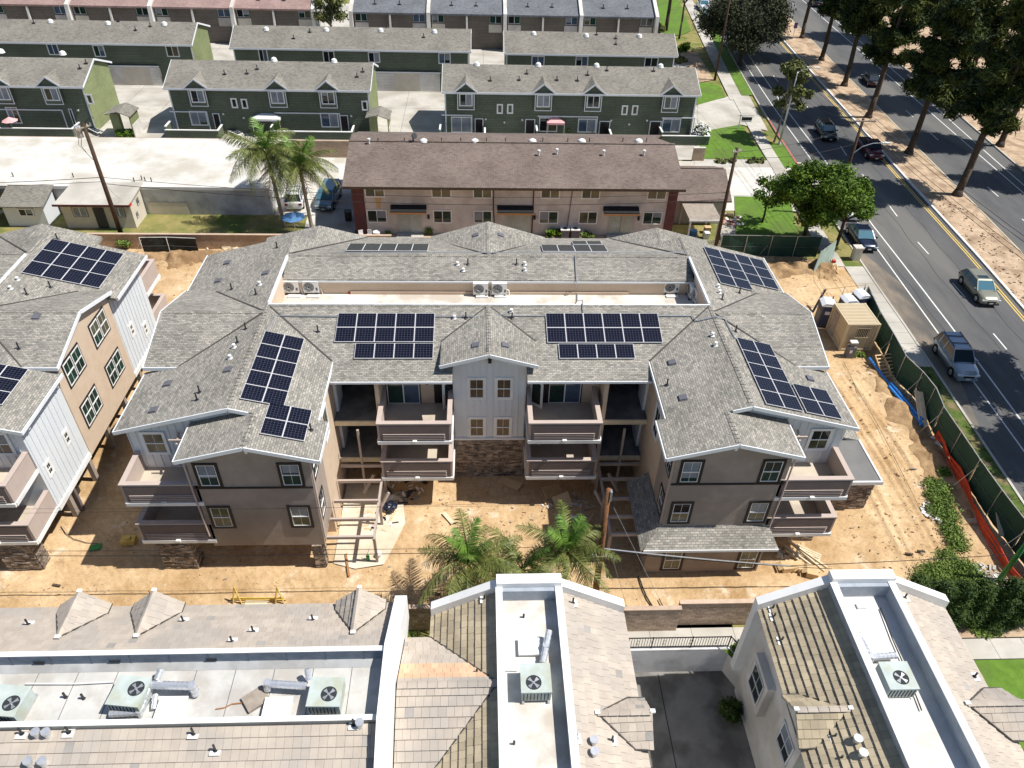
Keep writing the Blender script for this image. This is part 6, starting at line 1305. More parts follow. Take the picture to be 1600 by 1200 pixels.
    if sunroof: a = MB(); a.box(-wt+.2,wt-.2,y2-.75,y2-.3,H+.011,H+.02); a.build('sunroof', 'car_glass', t)
    if kind == 'pickup': a = MB(); a.box(-hw*.78,hw*.78,-hl+.25,y0-.1,belt+.04,belt+.05); a.build('bed', 'black_plastic', t)
    return t
def car_at(px, py, heading_px=None, **k):
    p = G(px, py); return (p[0], p[1])
road_dir = math.atan2(-(37.9-38.05)*0-1, 0)  # placeholder: cars face south along the avenue
def facing(x0, y0, x1, y1):      # angle so that +y of the car points from (x0,y0) to (x1,y1)
    return math.atan2(-(x1-x0), (y1-y0))
SOUTH = facing(38.9, 60, 38.1, 46)
car('dark navy sedan parked at the kerb beside the stone pillar and round tree', 'car_navy', 'sedan', 4.85, 1.85, 1.43, (38.15,66.6), facing(38.4,70,37.8,60), 'car_glass_teal')
car('silver blue off road wagon with roof rails parked by the green screened fence', 'car_silverblue', 'suv', 4.85, 1.9, 1.82, (37.65,46.4), facing(38.2,52,37.6,44))
car('olive gold estate car with a sunroof driving alone beside the yellow line', 'car_gold', 'wagon', 4.85, 1.82, 1.6, (45.15,57.0), facing(45.9,66,45.0,50), sunroof=True, glassm='car_glass_teal')
car('black car driving in the shade next to the maroon pickup', 'car_black', 'suv', 4.7, 1.85, 1.65, (44.7,94.8), facing(45.5,104,44.5,88), 'car_glass_teal')
car('maroon pickup truck driving in the shade along the yellow line', 'car_maroon', 'pickup', 5.5, 1.98, 1.8, (48.2,89.3), facing(49.1,99,48.0,82), cat='truck')
car('small blue car with a pale roof driving under the lamp near the median', 'car_blue', 'wagon', 4.3, 1.8, 1.6, (49.0,119.3), facing(50.0,130,48.9,112), 'car_glass_teal')
car('white compact suv parked near the top, in front of another pale car', 'car_white', 'suv', 4.5, 1.85, 1.68, (43.3,154), facing(44.4,166,43.0,150), 'car_glass_teal')
car('pale pickup parked behind the white compact suv at the top edge', 'car_white', 'pickup', 5.3, 1.9, 1.8, (44.0,161), facing(44.8,170,44.2,160), 'car_glass_teal', cat='truck')
car('dark blue car driving away from the top edge with a bright reflection', 'car_navy', 'sedan', 4.7, 1.85, 1.45, (49.3,162), facing(50.5,176,49.4,162))
car('white car parked by the kerb half hidden behind the round green tree', 'car_white', 'suv', 4.9, 1.95, 1.8, (39.25,73.2), facing(39.5,78,39.0,68))
car('dark car on the far carriageway behind the median trees', 'car_black', 'sedan', 4.6, 1.8, 1.45, (59.6,116.5), facing(59,110,59.9,122))
car('dark car near the top of the far carriageway', 'car_black', 'suv', 4.7, 1.85, 1.6, (68.5,166), facing(66,150,68.6,168))
car('pale car glimpsed between the pine crowns at the upper right', 'car_silver', 'sedan', 4.6, 1.8, 1.45, (97,149), facing(97,149,96,160))
car('white multipurpose van parked with its tail towards the blue umbrella', 'car_white', 'suv', 4.9, 1.9, 1.8, (-19.3,74.6), facing(-19.1,72,-19.6,78), cat='van')
car('teal minivan parked facing forward beside the white one, under the palm', 'car_teal', 'van', 4.9, 1.95, 1.75, (-15.9,74.4), facing(-15.6,79,-16.2,71), 'car_glass_teal', cat='van')
# ================= VEGETATION =================
def leaf_mesh(name, clumps, n, size, mat, flat=.6, up=.3, aspect=1.6, seed=0, shell=.55):
    """many small leaf faces spread in clumps (x,y,z,rx,rz)"""
    rng = np.random.RandomState(seed); cl = np.array(clumps, float); vol = cl[:,3]**2*cl[:,4]; k = rng.choice(len(cl), n, p=vol/vol.sum())
    d = rng.normal(size=(n,3)); d /= np.linalg.norm(d, axis=1)[:,None]; r = (shell+(1-shell)*rng.rand(n))*(1+.18*rng.normal(size=n)); r = np.clip(r, .1, 1.35)
    c = cl[k,:3]+d*r[:,None]*np.stack([cl[k,3],cl[k,3],cl[k,4]],1)
    nn = d*(1-up)+rng.normal(size=(n,3))*flat; nn[:,2] += up; nn /= np.linalg.norm(nn, axis=1)[:,None]
    a = np.cross(nn, rng.normal(size=(n,3))); a /= np.linalg.norm(a, axis=1)[:,None]; b = np.cross(nn, a)
    s = size*(.6+.8*rng.rand(n))[:,None]; A = a*s*aspect; B = b*s
    V = np.stack([c-A, c-B*.6+nn*s*.15, c+A, c+B*.6+nn*s*.15], 1).reshape(-1,3)
    me = bpy.data.meshes.new(name); me.vertices.add(4*n); me.vertices.foreach_set('co', V.astype(np.float32).ravel()); me.loops.add(4*n); me.loops.foreach_set('vertex_index', np.arange(4*n, dtype=np.int32))
    me.polygons.add(n); me.polygons.foreach_set('loop_start', np.arange(0,4*n,4,dtype=np.int32)); me.polygons.foreach_set('loop_total', np.full(n,4,dtype=np.int32)); me.update(calc_edges=True); me.materials.append(M[mat]); return me
def place(me, name, par, loc=(0,0,0), rz=0, sc_=(1,1,1)):
    return inst(name, me, par, Matrix.Translation(Vector(loc))@Matrix.Rotation(rz,4,'Z')@Matrix.Diagonal((*sc_,1)))
# pines: bare leaning trunk, wide layered crown of needle tufts
def pine_proto(seed, H):
    rng = random.Random(seed); cl = []; tr = MB()
    lean = Vector((rng.uniform(-.02,.06), rng.uniform(-.04,.04), 1)); pts = [Vector((0,0,-.1))+lean*(H*i/6)+Vector((rng.uniform(-.12,.12),rng.uniform(-.12,.12),0))*(i > 0) for i in range(7)]
    tr.tube(pts, .38, 9, taper=.12); tr.cyl((0,0,-.1),(0,0,.7),.62,.38,9)
    for i in range(30):
        h = rng.uniform(.40,1.0); q = pts[0]+(pts[-1]-pts[0])*h; a = rng.uniform(0,6.283); R_ = (1.05-h*.6)*H*.31*rng.uniform(.35,1.0); e = q+Vector((math.cos(a)*R_, math.sin(a)*R_, rng.uniform(.1,1.3)))
        tr.tube([q, (q+e)/2+Vector((0,0,-.2)), e], .12, 4, taper=.03)
        for k in range(6):
            f = rng.uniform(.35,1.1); c = q+(e-q)*f+Vector((rng.gauss(0,.7),rng.gauss(0,.7),rng.gauss(0,.35))); cl.append((c.x,c.y,c.z,rng.uniform(.55,1.2),rng.uniform(.35,.7)))
    for i in range(10): c = pts[-1]+Vector((rng.gauss(0,1.3),rng.gauss(0,1.3),rng.uniform(-1.2,1.2))); cl.append((c.x,c.y,c.z,1.1,.7))
    return tr.mesh('trunk', 'bark', smooth=True), leaf_mesh('crown', cl, 40000, .125, 'leaf_pine', .8, .35, 2.8, seed, .25)
pp = [pine_proto(s, H) for s, H in ((3,17),(5,18),(9,16))]
pines = [(58.6,157,0,'farthest pine trunk on the median, at the top edge'),(57.2,141,1,'second farthest pine on the median, beside the small sign'),(56.0,127.8,2,'third farthest pine on the median'),(54.9,114.9,0,'pine on the median behind the blue car'),(53.2,101.6,1,'pine on the median with its crown over the far lanes'),(53.3,89.2,2,'pine on the median right of the maroon pickup'),(53.5,77.3,1,'nearest pine on the median with a dark slanting trunk')]
def big_pine(x, y, k, lb, grp='pines along the median', s=1.0, rz=None):
    t = thing('pine_tree', lb, 'tree', (x,y,0), grp, rel=True); rz = random.uniform(0,6.28) if rz is None else rz
    place(pp[k][0], 'trunk', t, rz=rz, sc_=(s,s,s)); place(pp[k][1], 'crown', t, rz=rz, sc_=(s,s,s)); return t
for i, (x, y, k, lb) in enumerate(pines): big_pine(x, y, k, lb, s=(1,.95,1,1.05,1.05,1.05,1.12,1.15)[i])
for x, y, k, s, lb in ((66.5,92,0,1.05,'pine behind the far kerb at the right edge'),(68,106,1,1.1,'pine behind the far kerb in the upper right corner'),(70,122,2,1.15,'tall pine behind the far carriageway near the top right'),(68.5,80,2,1.0,'pine behind the far kerb beyond the right edge'),(74,140,0,1.2,'farthest tall pine behind the far carriageway'),(46.8,43.5,1,1.0,'pine beyond the right edge casting shade over the parked off road wagon'),(46.0,35.5,2,.95,'pine beyond the lower right edge casting shade on the road')):
    big_pine(x, y, k, lb, 'pines behind the far carriageway' if x > 60 else 'pines along the median', s)
# broad leaved trees
def broad(name, lb, x, y, H, R_, n, mat, size=.2, trunk=.25, barkm='bark', seed=1, z0=.35, cat='tree', flatt=.75, ncl=22, group=None, bare=False, lean=(0,0)):
    t = thing(name, lb, cat, (x,y,0), group, rel=True); rng = random.Random(seed); tr = MB(); fork = Vector((lean[0]*.4,lean[1]*.4,H*z0)); tr.tube([(0,0,-.1),(fork.x*.5+.05,fork.y*.5,H*z0*.5),tuple(fork)], trunk, 8, taper=trunk*.7); cl = []
    for i in range(ncl):
        a = rng.uniform(0,6.283); rr = R_*math.sqrt(rng.random())*.82; z = H*(z0+.12+(.88-z0)*rng.random()*(1-.35*(rr/R_)**2)); e = Vector((math.cos(a)*rr+lean[0],math.sin(a)*rr+lean[1],z))
        if i < 12: tr.tube([tuple(fork),tuple((fork+e)/2+Vector((0,0,.1))),tuple(e)], trunk*.38, 5, taper=.03)
        cr = rng.uniform(.24,.4)*R_; cl.append((e.x,e.y,e.z,cr,cr*flatt))
    place(tr.mesh('trunk', barkm, smooth=True), 'trunk', t); place(leaf_mesh('crown', cl, n, size, mat, .7, .35, 1.5, seed, .45), 'crown', t); return t
broad('street_tree', 'round bright green tree standing on the front lawn by the green screen', 31.3, 64.6, 8.2, 3.9, 30000, 'leaf_green', .11, .28, seed=4, ncl=34, z0=.36)
broad('street_tree', 'second green crown merging with the round tree, at the sidewalk', 35.3, 65.6, 6.6, 2.6, 15000, 'leaf_green', .11, .2, seed=8, ncl=20, z0=.42)
broad('shade_tree', 'large dark grey green tree over the sidewalk at the top', 41.5, 124.5, 9.5, 6.6, 34000, 'leaf_oak', .15, .4, seed=12, ncl=40, z0=.3, lean=(0,2))
broad('shade_tree', 'smaller dark grey green crown leaning over the lanes beside the large one', 45.8, 133, 8.5, 4.5, 12000, 'leaf_oak', .2, .3, seed=13, ncl=24, z0=.35)
broad('young_tree', 'slender olive tree with sparse leaves beside the grey lamp post', 37.35, 92.6, 9.2, 2.5, 3600, 'leaf_olive', .19, .14, 'bark_pale', seed=21, ncl=16, z0=.38, lean=(.8,.6))
broad('bare_tree', 'small nearly bare tree on the lawn left of the round tree', 29.3, 70.5, 4.6, 2.0, 1100, 'leaf_green', .13, .13, 'bark', seed=22, ncl=12, z0=.4)
broad('yard_tree', 'tree with sinuous pale limbs between the far terraces', -23.9, 131.5, 10.5, 3.0, 2600, 'leaf_olive', .2, .3, 'bark_pale', seed=30, ncl=14, z0=.3)
broad('yard_tree', 'dark trunked tree on the lawn right of the far terrace', 33.5, 144.5, 13, 4.5, 9000, 'leaf_oak', .2, .35, 'bark', seed=31, ncl=24, z0=.55)
broad('yard_tree', 'thin tree near the far sidewalk beside the dark trunked one', 34.9, 139.6, 11, 2.0, 3500, 'leaf_green', .2, .2, 'bark', seed=33, ncl=12, z0=.5)
broad('yard_tree', 'green bushy tree cut by the left edge beside the shed', -48.3, 69.6, 4.6, 2.0, 5000, 'leaf_green', .15, .15, 'bark', seed=35, ncl=14, z0=.2)
def bush(name, lb, x, y, R_, H, n, mat, size=.09, seed=1, z=0, cat='bush', group=None, flowers=None):
    rng = random.Random(seed); cl = [(rng.gauss(0,R_*.45),rng.gauss(0,R_*.45),H*rng.uniform(.25,.7),R_*rng.uniform(.35,.6),H*rng.uniform(.25,.4)) for _ in range(9)]
    me = leaf_mesh(name, cl, n, size, mat, .8, .4, 1.5, seed, .4); o = bpy.data.objects.new(name, me); C.objects.link(o); o.location = (x,y,z); tag(o, lb, cat, group)
    if flowers: f = leaf_mesh('flowers', [(a,b,c+.05,d*1.05,e*1.1) for a,b,c,d,e in cl], flowers[1], size*1.1, flowers[0], .8, .5, 1.1, seed+1, .9); inst('flowers', f, o, Matrix.Identity(4))
    return o
for i, (px, py, R_, H, n, mt, lb, fl) in enumerate((
 (1145/1.0,0,0,0,0,'','',None),)): pass
def bpx(lb, px, py, R_, H, n, mat, size=.09, seed=1, **k): p = G(px, py); return bush('bush', lb, p[0], p[1], R_, H, n, mat, size, seed, **k)
bpx('white flowering shrub at the corner of the front green row house', 1091, 222, 1.0, 2.3, 2500, 'leaf_green', .12, 41, flowers=('flower_white',1500))
bpx('clipped round shrub beside the entry porch at the left', 201, 214, 1.0, 1.2, 1800, 'leaf_green', .1, 42)
bpx('small yellow green shrub at the foot of the tall leaning pole, nearer the pole', 199, 386, .7, .9, 1100, 'leaf_weed', .1, 43); bpx('small yellow green shrub between the pole and the black mesh', 213, 384, .6, .8, 800, 'leaf_weed', .1, 44)
bpx('leafy bush beside the white air conditioners under the pale stucco wall', 862, 366, .9, 1.2, 1500, 'leaf_green', .12, 45); bpx('yellow green plant beside the right doorway of the pale house', 920, 372, .6, .6, 500, 'leaf_weed', .09, 46)
bpx('potted yellow plant on the porch right of the first doorway', 671, 366, .35, 1.0, 350, 'leaf_weed', .1, 47); bpx('small potted plant on the porch left of the first doorway', 607, 368, .3, .5, 200, 'leaf_weed', .08, 48)
bpx('dark round shrub at the foot of the white wall in the sunken court', 1142, 1112, .01, .01, 10, 'leaf_oak', .05, 49) if False else bush('bush', 'dark round shrub at the foot of the white wall in the sunken court', 13.0, 19.3, .75, 1.1, 2200, 'leaf_hedge', .07, 49, z=-2.1)
bush('bush', 'clipped green shrub behind the black railing at its right end', G(1160,1016)[0], G(1160,1016)[1], .55, .7, 1400, 'leaf_hedge', .06, 50)
for i, px in enumerate((1127,1143,1174,1186)): bpx(('leftmost','second','third','rightmost')[i]+' small grassy clump along the edge of the corner lawn', px, 254, .5, .5, 350, 'leaf_olive', .12, 51+i, group='clumps along the corner lawn')
bpx('green shrub beside the sidewalk in the shaded bed at the top right', 1065, 80, 1.2, 1.6, 1300, 'leaf_green', .16, 56); bpx('brownish low plants in the bed by the far sidewalk', 1063, 97, 1.2, .9, 800, 'leaf_olive', .14, 57); bpx('low shrub at the foot of the dark trunked tree', 1030, 50, 1.4, 1.3, 900, 'leaf_olive', .18, 58)
for i, (px, py) in enumerate(((287,196),(303,194),(886,212),(952,208),(923,212))): p = G(px, py); bush('flowering_plant', ('orange and yellow plant on the terrace of the middle green house','pink flowered planter on the terrace of the middle green house','tall yellow green plant on the terrace beside the pink gazebo','yellow plant near the corner of the terrace beside the dark door','low yellow plants along the terrace rail')[i], p[0], p[1]-.3, .35, 1.5 if i == 2 else 1.0, 260, ('leaf_weed','leaf_green','leaf_weed','leaf_weed','leaf_olive')[i], .13, 60+i, cat='plant', flowers=(('flower_yellow','flower_pink','flower_yellow','flower_yellow','flower_yellow')[i], 60))
# weeds in the verge and along the fence
rng = random.Random(5)
def weeds(lb, spots, n, mat, size, H, nm='weeds', seed=7, cat='weeds'):
    cl = [(x,y,H*.4,R_,H*.5) for x, y, R_ in spots]; o = bpy.data.objects.new(nm, leaf_mesh(nm, cl, n, size, mat, .9, .5, 1.8, seed, .1)); C.objects.link(o); return tag(o, lb, cat, kind='stuff')
sp_ = []
for (px, py, r) in ((1462,762,.9),(1470,785,.9),(1478,805,.9),(1485,830,.8),(1468,770,.7),(1495,850,.8),(1460,800,.6),(1480,872,.7),(1455,775,.5),(1475,740,.5)): q = G(px, py); sp_.append((q[0],q[1],r))
weeds('lush green weeds growing along the orange netting', sp_, 15000, 'leaf_weed', .05, .45)
sp_ = [(*G(px, py)[:2], r) for px, py, r in ((1450,905,1.0),(1470,898,1.1),(1490,902,1.0),(1510,890,.8),(1440,912,.7),(1500,910,.8),(1525,905,.7))]
weeds('patch of pale green weeds in front of the long hedge', sp_, 14000, 'leaf_weed', .045, .45, seed=8)
sp_ = [(34.2+rng.uniform(-.7,.9), 26+rng.random()*20, .5) for _ in range(60)]; weeds('rough grass between the screened fence and the kerb', sp_, 16000, 'leaf_hedge', .04, .12, 'verge_grass', 9)
sp_ = [(*G(px, py)[:2], .35) for px, py in ((1338,553),(1346,556),(1332,556))]; weeds('small weeds at the foot of the tan container', sp_, 900, 'leaf_weed', .06, .3, seed=10)
sp_ = [(*G(px, py)[:2], r) for px, py, r in ((1525,988,.4),(1540,990,.4),(1555,989,.35))]; weeds('low plants below the hedge by the side walkway', sp_, 1500, 'leaf_weed', .06, .2, seed=11)
# hedge of clipped conifers leaning together
for i in range(7):
    x = 23.2+i*1.2; rr = random.Random(70+i); cl = [(rr.gauss(0,.18),rr.gauss(0,.18),(.35+k*.42),.66-.03*k,.42) for k in range(8)]
    me = leaf_mesh('hedge_shrub', cl, 9000, .042, 'leaf_hedge', .5, .5, 2.6, 80+i, .7); o = bpy.data.objects.new('hedge_shrub', me); C.objects.link(o); o.location = (x,23.15,0)
    tag(o, ('first','second','third','fourth','fifth','sixth','seventh')[i]+' conifer of the hedge counted from the white house', 'hedge', 'conifers of the hedge at the lower right')
# palms
def frond_mesh(L_, mat, seed, droop=1.0, nl=58, ll=.70, name='frond', lift=.5):
    rng = random.Random(seed); m_ = MB(); pts = []
    for i in range(9): s = i/8; pts.append(Vector((L_*s*(1-.12*s*droop), 0, L_*(lift*s-(.25+.75*droop)*s*s))))
    m_.tube([tuple(p) for p in pts], .035, 4, taper=.008)
    for i in range(nl):
        s = .12+.88*i/nl; k = s*8; j = min(int(k), 7); p = pts[j]+(pts[j+1]-pts[j])*(k-j); T = (pts[j+1]-pts[j]).normalized()
        l = ll*math.sin(math.pi*min(1,.18+s*.80))**.6*rng.uniform(.8,1.1)
        for sg in (-1,1):
            d = (Vector((0,sg,0))*.80+T*rng.uniform(.35,.6)+Vector((0,0,rng.uniform(-.75,.05)))).normalized(); q = p+d*l+Vector((0,0,-l*.45*droop)); mid = p+d*l*.5; w_ = Vector((T.x,0,T.z))*.015
            m_.add([p-w_, mid-w_*1.3, q, mid+w_*1.3, p+w_], [(0,1,2,3,4)])
    return m_.mesh(name, mat)
fr_a = [frond_mesh(3.0,'frond',s,dr) for s, dr in ((1,.55),(2,.85),(3,1.15))]; fr_n = frond_mesh(2.2,'frond_new',4,.35,lift=.8); fr_d = frond_mesh(2.3,'frond_dry',5,1.5,nl=26)
def palm(lb, x, y, H, n, S=1.0, seed=0, z0=0, lean=(0,0), new=4, dry=2, tr=.16, group='feather palms'):
    rng = random.Random(seed); t = thing('palm_tree', lb, 'palm tree', (x,y,z0), group, rel=True); m_ = MB(); k = int(H/.22)
    for i in range(k): a, b = H*i/k, H*(i+1)/k; m_.cyl((lean[0]*a/H,lean[1]*a/H,a),(lean[0]*b/H,lean[1]*b/H,b), tr*(1.25-.25*i/k), tr*(1.16-.25*i/k), 9, caps=False)
    to = m_.build('trunk', 'bark_pale', t); top = Vector((lean[0],lean[1],H)); m_ = MB(); m_.cyl(top-Vector((0,0,.1)), top+Vector((0,0,.7)), tr*1.25, tr*.5, 9); m_.build('crownshaft', 'frond', t)
    for i in range(n):
        az = i*2.399+rng.uniform(-.2,.2); isn = i < new; isd = i >= n-dry; me = fr_n if isn else (fr_d if isd else fr_a[min(2, int(3*(i-new)/max(1,n-dry-new)))])
        pitch = (.75 if isn else .45-.75*(i-new)/max(1,n-new))+rng.uniform(-.1,.1); s = S*rng.uniform(.85,1.1)
        inst('frond', me, t, Matrix.Translation(top+Vector((0,0,.55)))@Matrix.Rotation(az,4,'Z')@Matrix.Rotation(-pitch,4,'Y')@Matrix.Rotation(rng.uniform(-.5,.5),4,'X')@Matrix.Scale(s,4))
    return t
palm('left of the two palms behind the low tan wall, leaning slightly', -19.4, 68.8, 7.0, 36, 1.5, 1, lean=(-.5,.3), dry=5, new=3)
palm('right of the two palms behind the low tan wall, in front of the parked vans', -16.7, 68.6, 5.8, 34, 1.35, 2, lean=(-.3,.2), dry=5)
palm('left one of the three low palms in the courtyard behind the white parapet', -.6, 24.4, 3.6, 24, 1.12, 3, dry=2, new=5, tr=.12)
palm('middle one of the three low palms in the courtyard behind the white parapet', 2.2, 24.2, 3.2, 22, 1.05, 4, dry=7, new=1, tr=.12)
palm('right one of the three low palms in the courtyard beside the brown pole', 4.5, 24.7, 4.1, 22, .98, 6, dry=3, new=5, tr=.12)
# ================= POLES AND CABLES =================
def pole(lb, x, y, H, r=.16, lean=(0,0), mat='pole_wood', arms=(), ins=True, name='utility_pole', dirx=(1,0)):
    t = thing(name, lb, 'utility pole', (x,y,0)); top = Vector((x+lean[0],y+lean[1],H)); MB().cyl((x,y,-.1), top, r*1.15, r*.75, 10).build('pole', mat, t, smooth=True)
    for (z, L_) in arms:
        c = Vector((x,y,0))+(top-Vector((x,y,0)))*(z/H); d = Vector((dirx[0],dirx[1],0)).normalized(); a = MB(); a.beam(c-d*L_/2+Vector((0,-.14,0)), c+d*L_/2+Vector((0,-.14,0)), .09, .11); ao = a.build('crossarm', 'wood_grey', t)
        if ins:
            for k in (-.46,-.25,.25,.46): b = MB(); q = c+d*L_*k+Vector((0,-.14,.05)); b.cyl(q, q+Vector((0,0,.16)), .05, .03, 7); b.build('insulator', 'ac_white', ao)
    return t, top
tl, topL = pole('tall dark brown pole with a transformer behind the left edge building', -33.9, 65.5, 11.4, .2, (-.2,.2), arms=((11.1,1.4),), dirx=(.6,.8))
m_ = MB(); q = topL+Vector((-.55,-.1,-1.2)); m_.cyl(q, q+Vector((0,0,.95)), .27, n=12); m_.cyl(q+Vector((0,0,.95)), q+Vector((0,0,1.02)), .29, .15, 12); m_.build('transformer', 'steel', tl)
m_ = MB(); m_.tube([topL+Vector((-.5,0,-1.1)), topL+Vector((-.8,0,-2.0)), topL+Vector((-.4,-.1,-2.8)), topL+Vector((-.05,-.1,-3.3))], .025, 4); m_.tube([topL+Vector((-.7,0,-1.1)), topL+Vector((-1.0,0,-1.9)), topL+Vector((-.5,-.1,-2.6))], .02, 4); m_.tube([topL+Vector((.1,0,0)), topL+Vector((.7,.3,.5)), topL+Vector((.9,.3,.3))], .03, 4); m_.build('lead_wires', 'trim_black', tl)
tr_, topR = pole('dark wooden pole standing by the patio cover right of the brown roof', 22.6, 63.75, 10.6, .17, (.0,.1), arms=((10.3,.8),), dirx=(1,.3))
ts, topS = pole('wooden street pole behind the round tree carrying a lamp arm', 37.6, 72.6, 10.2, .17, arms=((10.0,2.6),), dirx=(1,.05))
m_ = MB(); c = Vector((37.6,72.6,6.6)); m_.tube([c, c+Vector((.8,0,.8)), c+Vector((1.8,0,1.15)), c+Vector((2.8,0,1.2))], .04, 6); ao = m_.build('lamp_arm', 'steel', ts); m_ = MB(); m_.obox(c+Vector((3.1,0,1.17)),(1,0,0),(0,1,0),(0,0,1),.36,.14,.08); m_.build('lamp_head', 'ac_white', ao)
tu, topU = pole('thin wooden pole at the sidewalk in front of the dark grey green tree', 35.7, 117.0, 13.5, .16, arms=((13.2,2.2),))
tf, topF = pole('weathered brown pole rising in front of the shaded right half of the courtyard', 6.5, 25.5, 8.2, .17, (-.1,.2), 'pole_brown', arms=((3.2,1.0),), ins=True)
m_ = MB(); m_.obox(topF+Vector((.12,-.1,-.35)),(1,0,0),(0,1,0),(0,0,1),.05,.12,.35); m_.build('bracket', 'steel', tf)
tg, topG = pole('bright green painted pole near the end of the screened fence', 30.1, 25.8, 4.6, .14, (.1,0), 'green_paint', name='painted_post')
t = thing('street_lamp', 'grey steel lamp post with a short arm beside the slender olive tree', 'street lamp', (37.7,91.6,0)); MB().cyl((37.7,91.6,0),(37.72,91.6,8.9), .13, .07, 10).build('post', 'steel', t, smooth=True)
m_ = MB(); m_.tube([(37.72,91.6,8.85),(38.6,91.7,9.2),(39.7,91.8,9.35)], .04, 6); m_.build('arm', 'steel', t); MB().obox((40.0,91.85,9.33),(1,0,0),(0,1,0),(0,0,1),.35,.13,.07).build('lamp_head', 'ac_white', t); MB().cyl((37.7,91.6,0),(37.7,91.6,.35),.22,.18,10).build('base', 'concrete_wall', t)
def cable(lb, a, b, sag=.6, r=.018, mat='trim_black', n=14):
    a, b = Vector(a), Vector(b); m_ = MB(); pts = []
    for i in range(n+1): s = i/n; p = a+(b-a)*s; p.z -= sag*4*s*(1-s); pts.append(tuple(p))
    m_.tube(pts, r, 4); o = solo(m_, 'overhead_cable', mat, lb, 'cable', 'overhead cables'); return o
def GZ(px, py, y): return tuple(GY(px, py, y))
cable('lower of the two dark cables crossing in front of the left wing to the palms', GZ(-60,868,25.5), GZ(800,862,25.5), .15, .022); cable('upper of the two cables crossing in front of the left wing to the palms', GZ(-60,861,25.5), GZ(930,854,25.5), .1, .016)
cable('thick grey cable running right from the brown pole past the porch roof', GZ(944,857,25.5), GZ(1235,884,25.5), .1, .04, 'steel'); cable('thinner cable below the thick grey one, running right from the brown pole', GZ(944,862,25.5), GZ(1300,889,25.5), .1, .022); cable('cable rising to the green pole at the right edge', GZ(1230,884,25.5), GZ(1640,862,25.5), .12, .024)
cable('faint cable crossing the garage opening at the left, top one of a pair', GZ(-50,795,25.5), GZ(960,788,25.5), .1, .008); cable('faint cable crossing the courtyard to the brown pole', GZ(-50,803,25.5), GZ(957,782,25.5), .1, .008)
cable('guy line falling right from the brown pole towards the block wall', GZ(959,793,25.6), (10.2,24.0,.1), 0, .012, 'steel'); cable('guy line falling from the crossarm of the brown pole', GZ(952,855,25.6), (8.1,24.3,.1), 0, .012, 'steel')
cable('cable sagging from the leaning left pole past the two palms', topL+Vector((0,0,-4.9)), topR+Vector((0,0,-4.2)), 1.1, .022); cable('second cable sagging from the leaning left pole towards the right pole', topL+Vector((0,0,-5.5)), topR+Vector((0,0,-4.9)), 1.2, .028)
cable('cable from the leaning left pole out of the left edge', topL+Vector((0,0,-4.9)), topL+Vector((-40,1,-5.5)), .8, .028); cable('upper cable from the leaning left pole out of the left edge', topL+Vector((0,0,-5.3)), topL+Vector((-40,1,-6.2)), .6, .02)
cable('service line from the leaning left pole to the back house', topL+Vector((0,0,-5.0)), (-34.4,68.6,3.0), .4, .012)
cable('cable across the avenue from the lamp post towards the street pole', (37.6,72.6,9.9), (37.7,91.6,6.5), .5, .014); 
for i, dx in enumerate((-1.2,-.6,.6,1.2)): cable(('outermost left','inner left','inner right','outermost right')[i]+' power line along the avenue from the street pole to the far pole', (37.6+dx,72.6,10.2), (35.7+dx,117,13.4), 1.3, .02); cable(('outermost left','inner left','inner right','outermost right')[i]+' power line running from the street pole towards the camera side', (37.6+dx,72.6,10.2), (40.5+dx,8,13.5), 1.2, .02)
cable('wire from the right pole to the street pole over the lawn', topR+Vector((0,0,-.4)), topS+Vector((0,0,-.5)), .5, .018); cable('second wire from the right pole to the street pole', topR+Vector((0,0,-.8)), topS+Vector((0,0,-2.5)), .6, .018)
# ================= SITE OBJECTS =================
def fence_run(pts, H, t, mat, rail='steel', lean=0.0, post_every=1, zb=.12):
    for i, (a, b) in enumerate(zip(pts, pts[1:])):
        a, b = Vector((*a, 0)), Vector((*b, 0)); d = (b-a).normalized(); n_ = Vector((-d.y, d.x, 0)); L_ = (b-a).length; k = max(4, int(L_/.35)); m_ = MB(); seed = i*3.1
        for j in range(k):
            def P_(s, z): return a+d*L_*s+n_*(lean*z+.035*math.sin(s*L_*2.2+seed+z*1.7)+.02*math.sin(s*L_*7+z*3))+Vector((0,0,z))
            s0, s1 = j/k, (j+1)/k
            for q in range(4): z0, z1 = zb+(H-zb)*q/4, zb+(H-zb)*(q+1)/4; m_.add([P_(s0,z0),P_(s1,z0),P_(s1,z1),P_(s0,z1)], [(0,1,2,3)])
        o = m_.build('screen', mat, t); md = o.modifiers.new('solid', 'SOLIDIFY'); md.thickness = .012
        MB().beam(a+Vector((0,0,H))+n_*lean*H, b+Vector((0,0,H))+n_*lean*H, .045, .045).build('rail', rail, t); MB().beam(a+Vector((0,0,H*.5))+n_*(lean*H*.5-.07), b+Vector((0,0,H*.5))+n_*(lean*H*.5-.07), .022, .022).build('rail', 'vent_grey', t)
        for p in (a,): f = MB(); f.cyl(p-n_*.06, p-n_*.06+n_*lean*H+Vector((0,0,H+.05)), .03, n=6); f.build('post', rail, t)
        f = MB(); p = a+d*.1; f.beam(p+Vector((0,0,H*.85)), p-n_*-.0+Vector((-1.0,0,.05)), .03, .03); 
        if i % 2 == 0: f.build('brace', rail, t)
t = thing('screened_fence', 'long green screened fence between the dirt yard and the parked off road wagon', 'fence', (32.6,40,0), 'construction fences with windscreen')
fence_run([(33.2,54.2),(32.6,50.3),(32.4,47.3),(32.1,44.4),(32.5,42.4),(32.6,40.6),(32.15,38.5),(32.1,35.9),(32.0,33.3),(32.0,30.7),(32.1,28.0),(32.3,25.3),(32.4,22.6)], 2.4, t, 'screen_green')
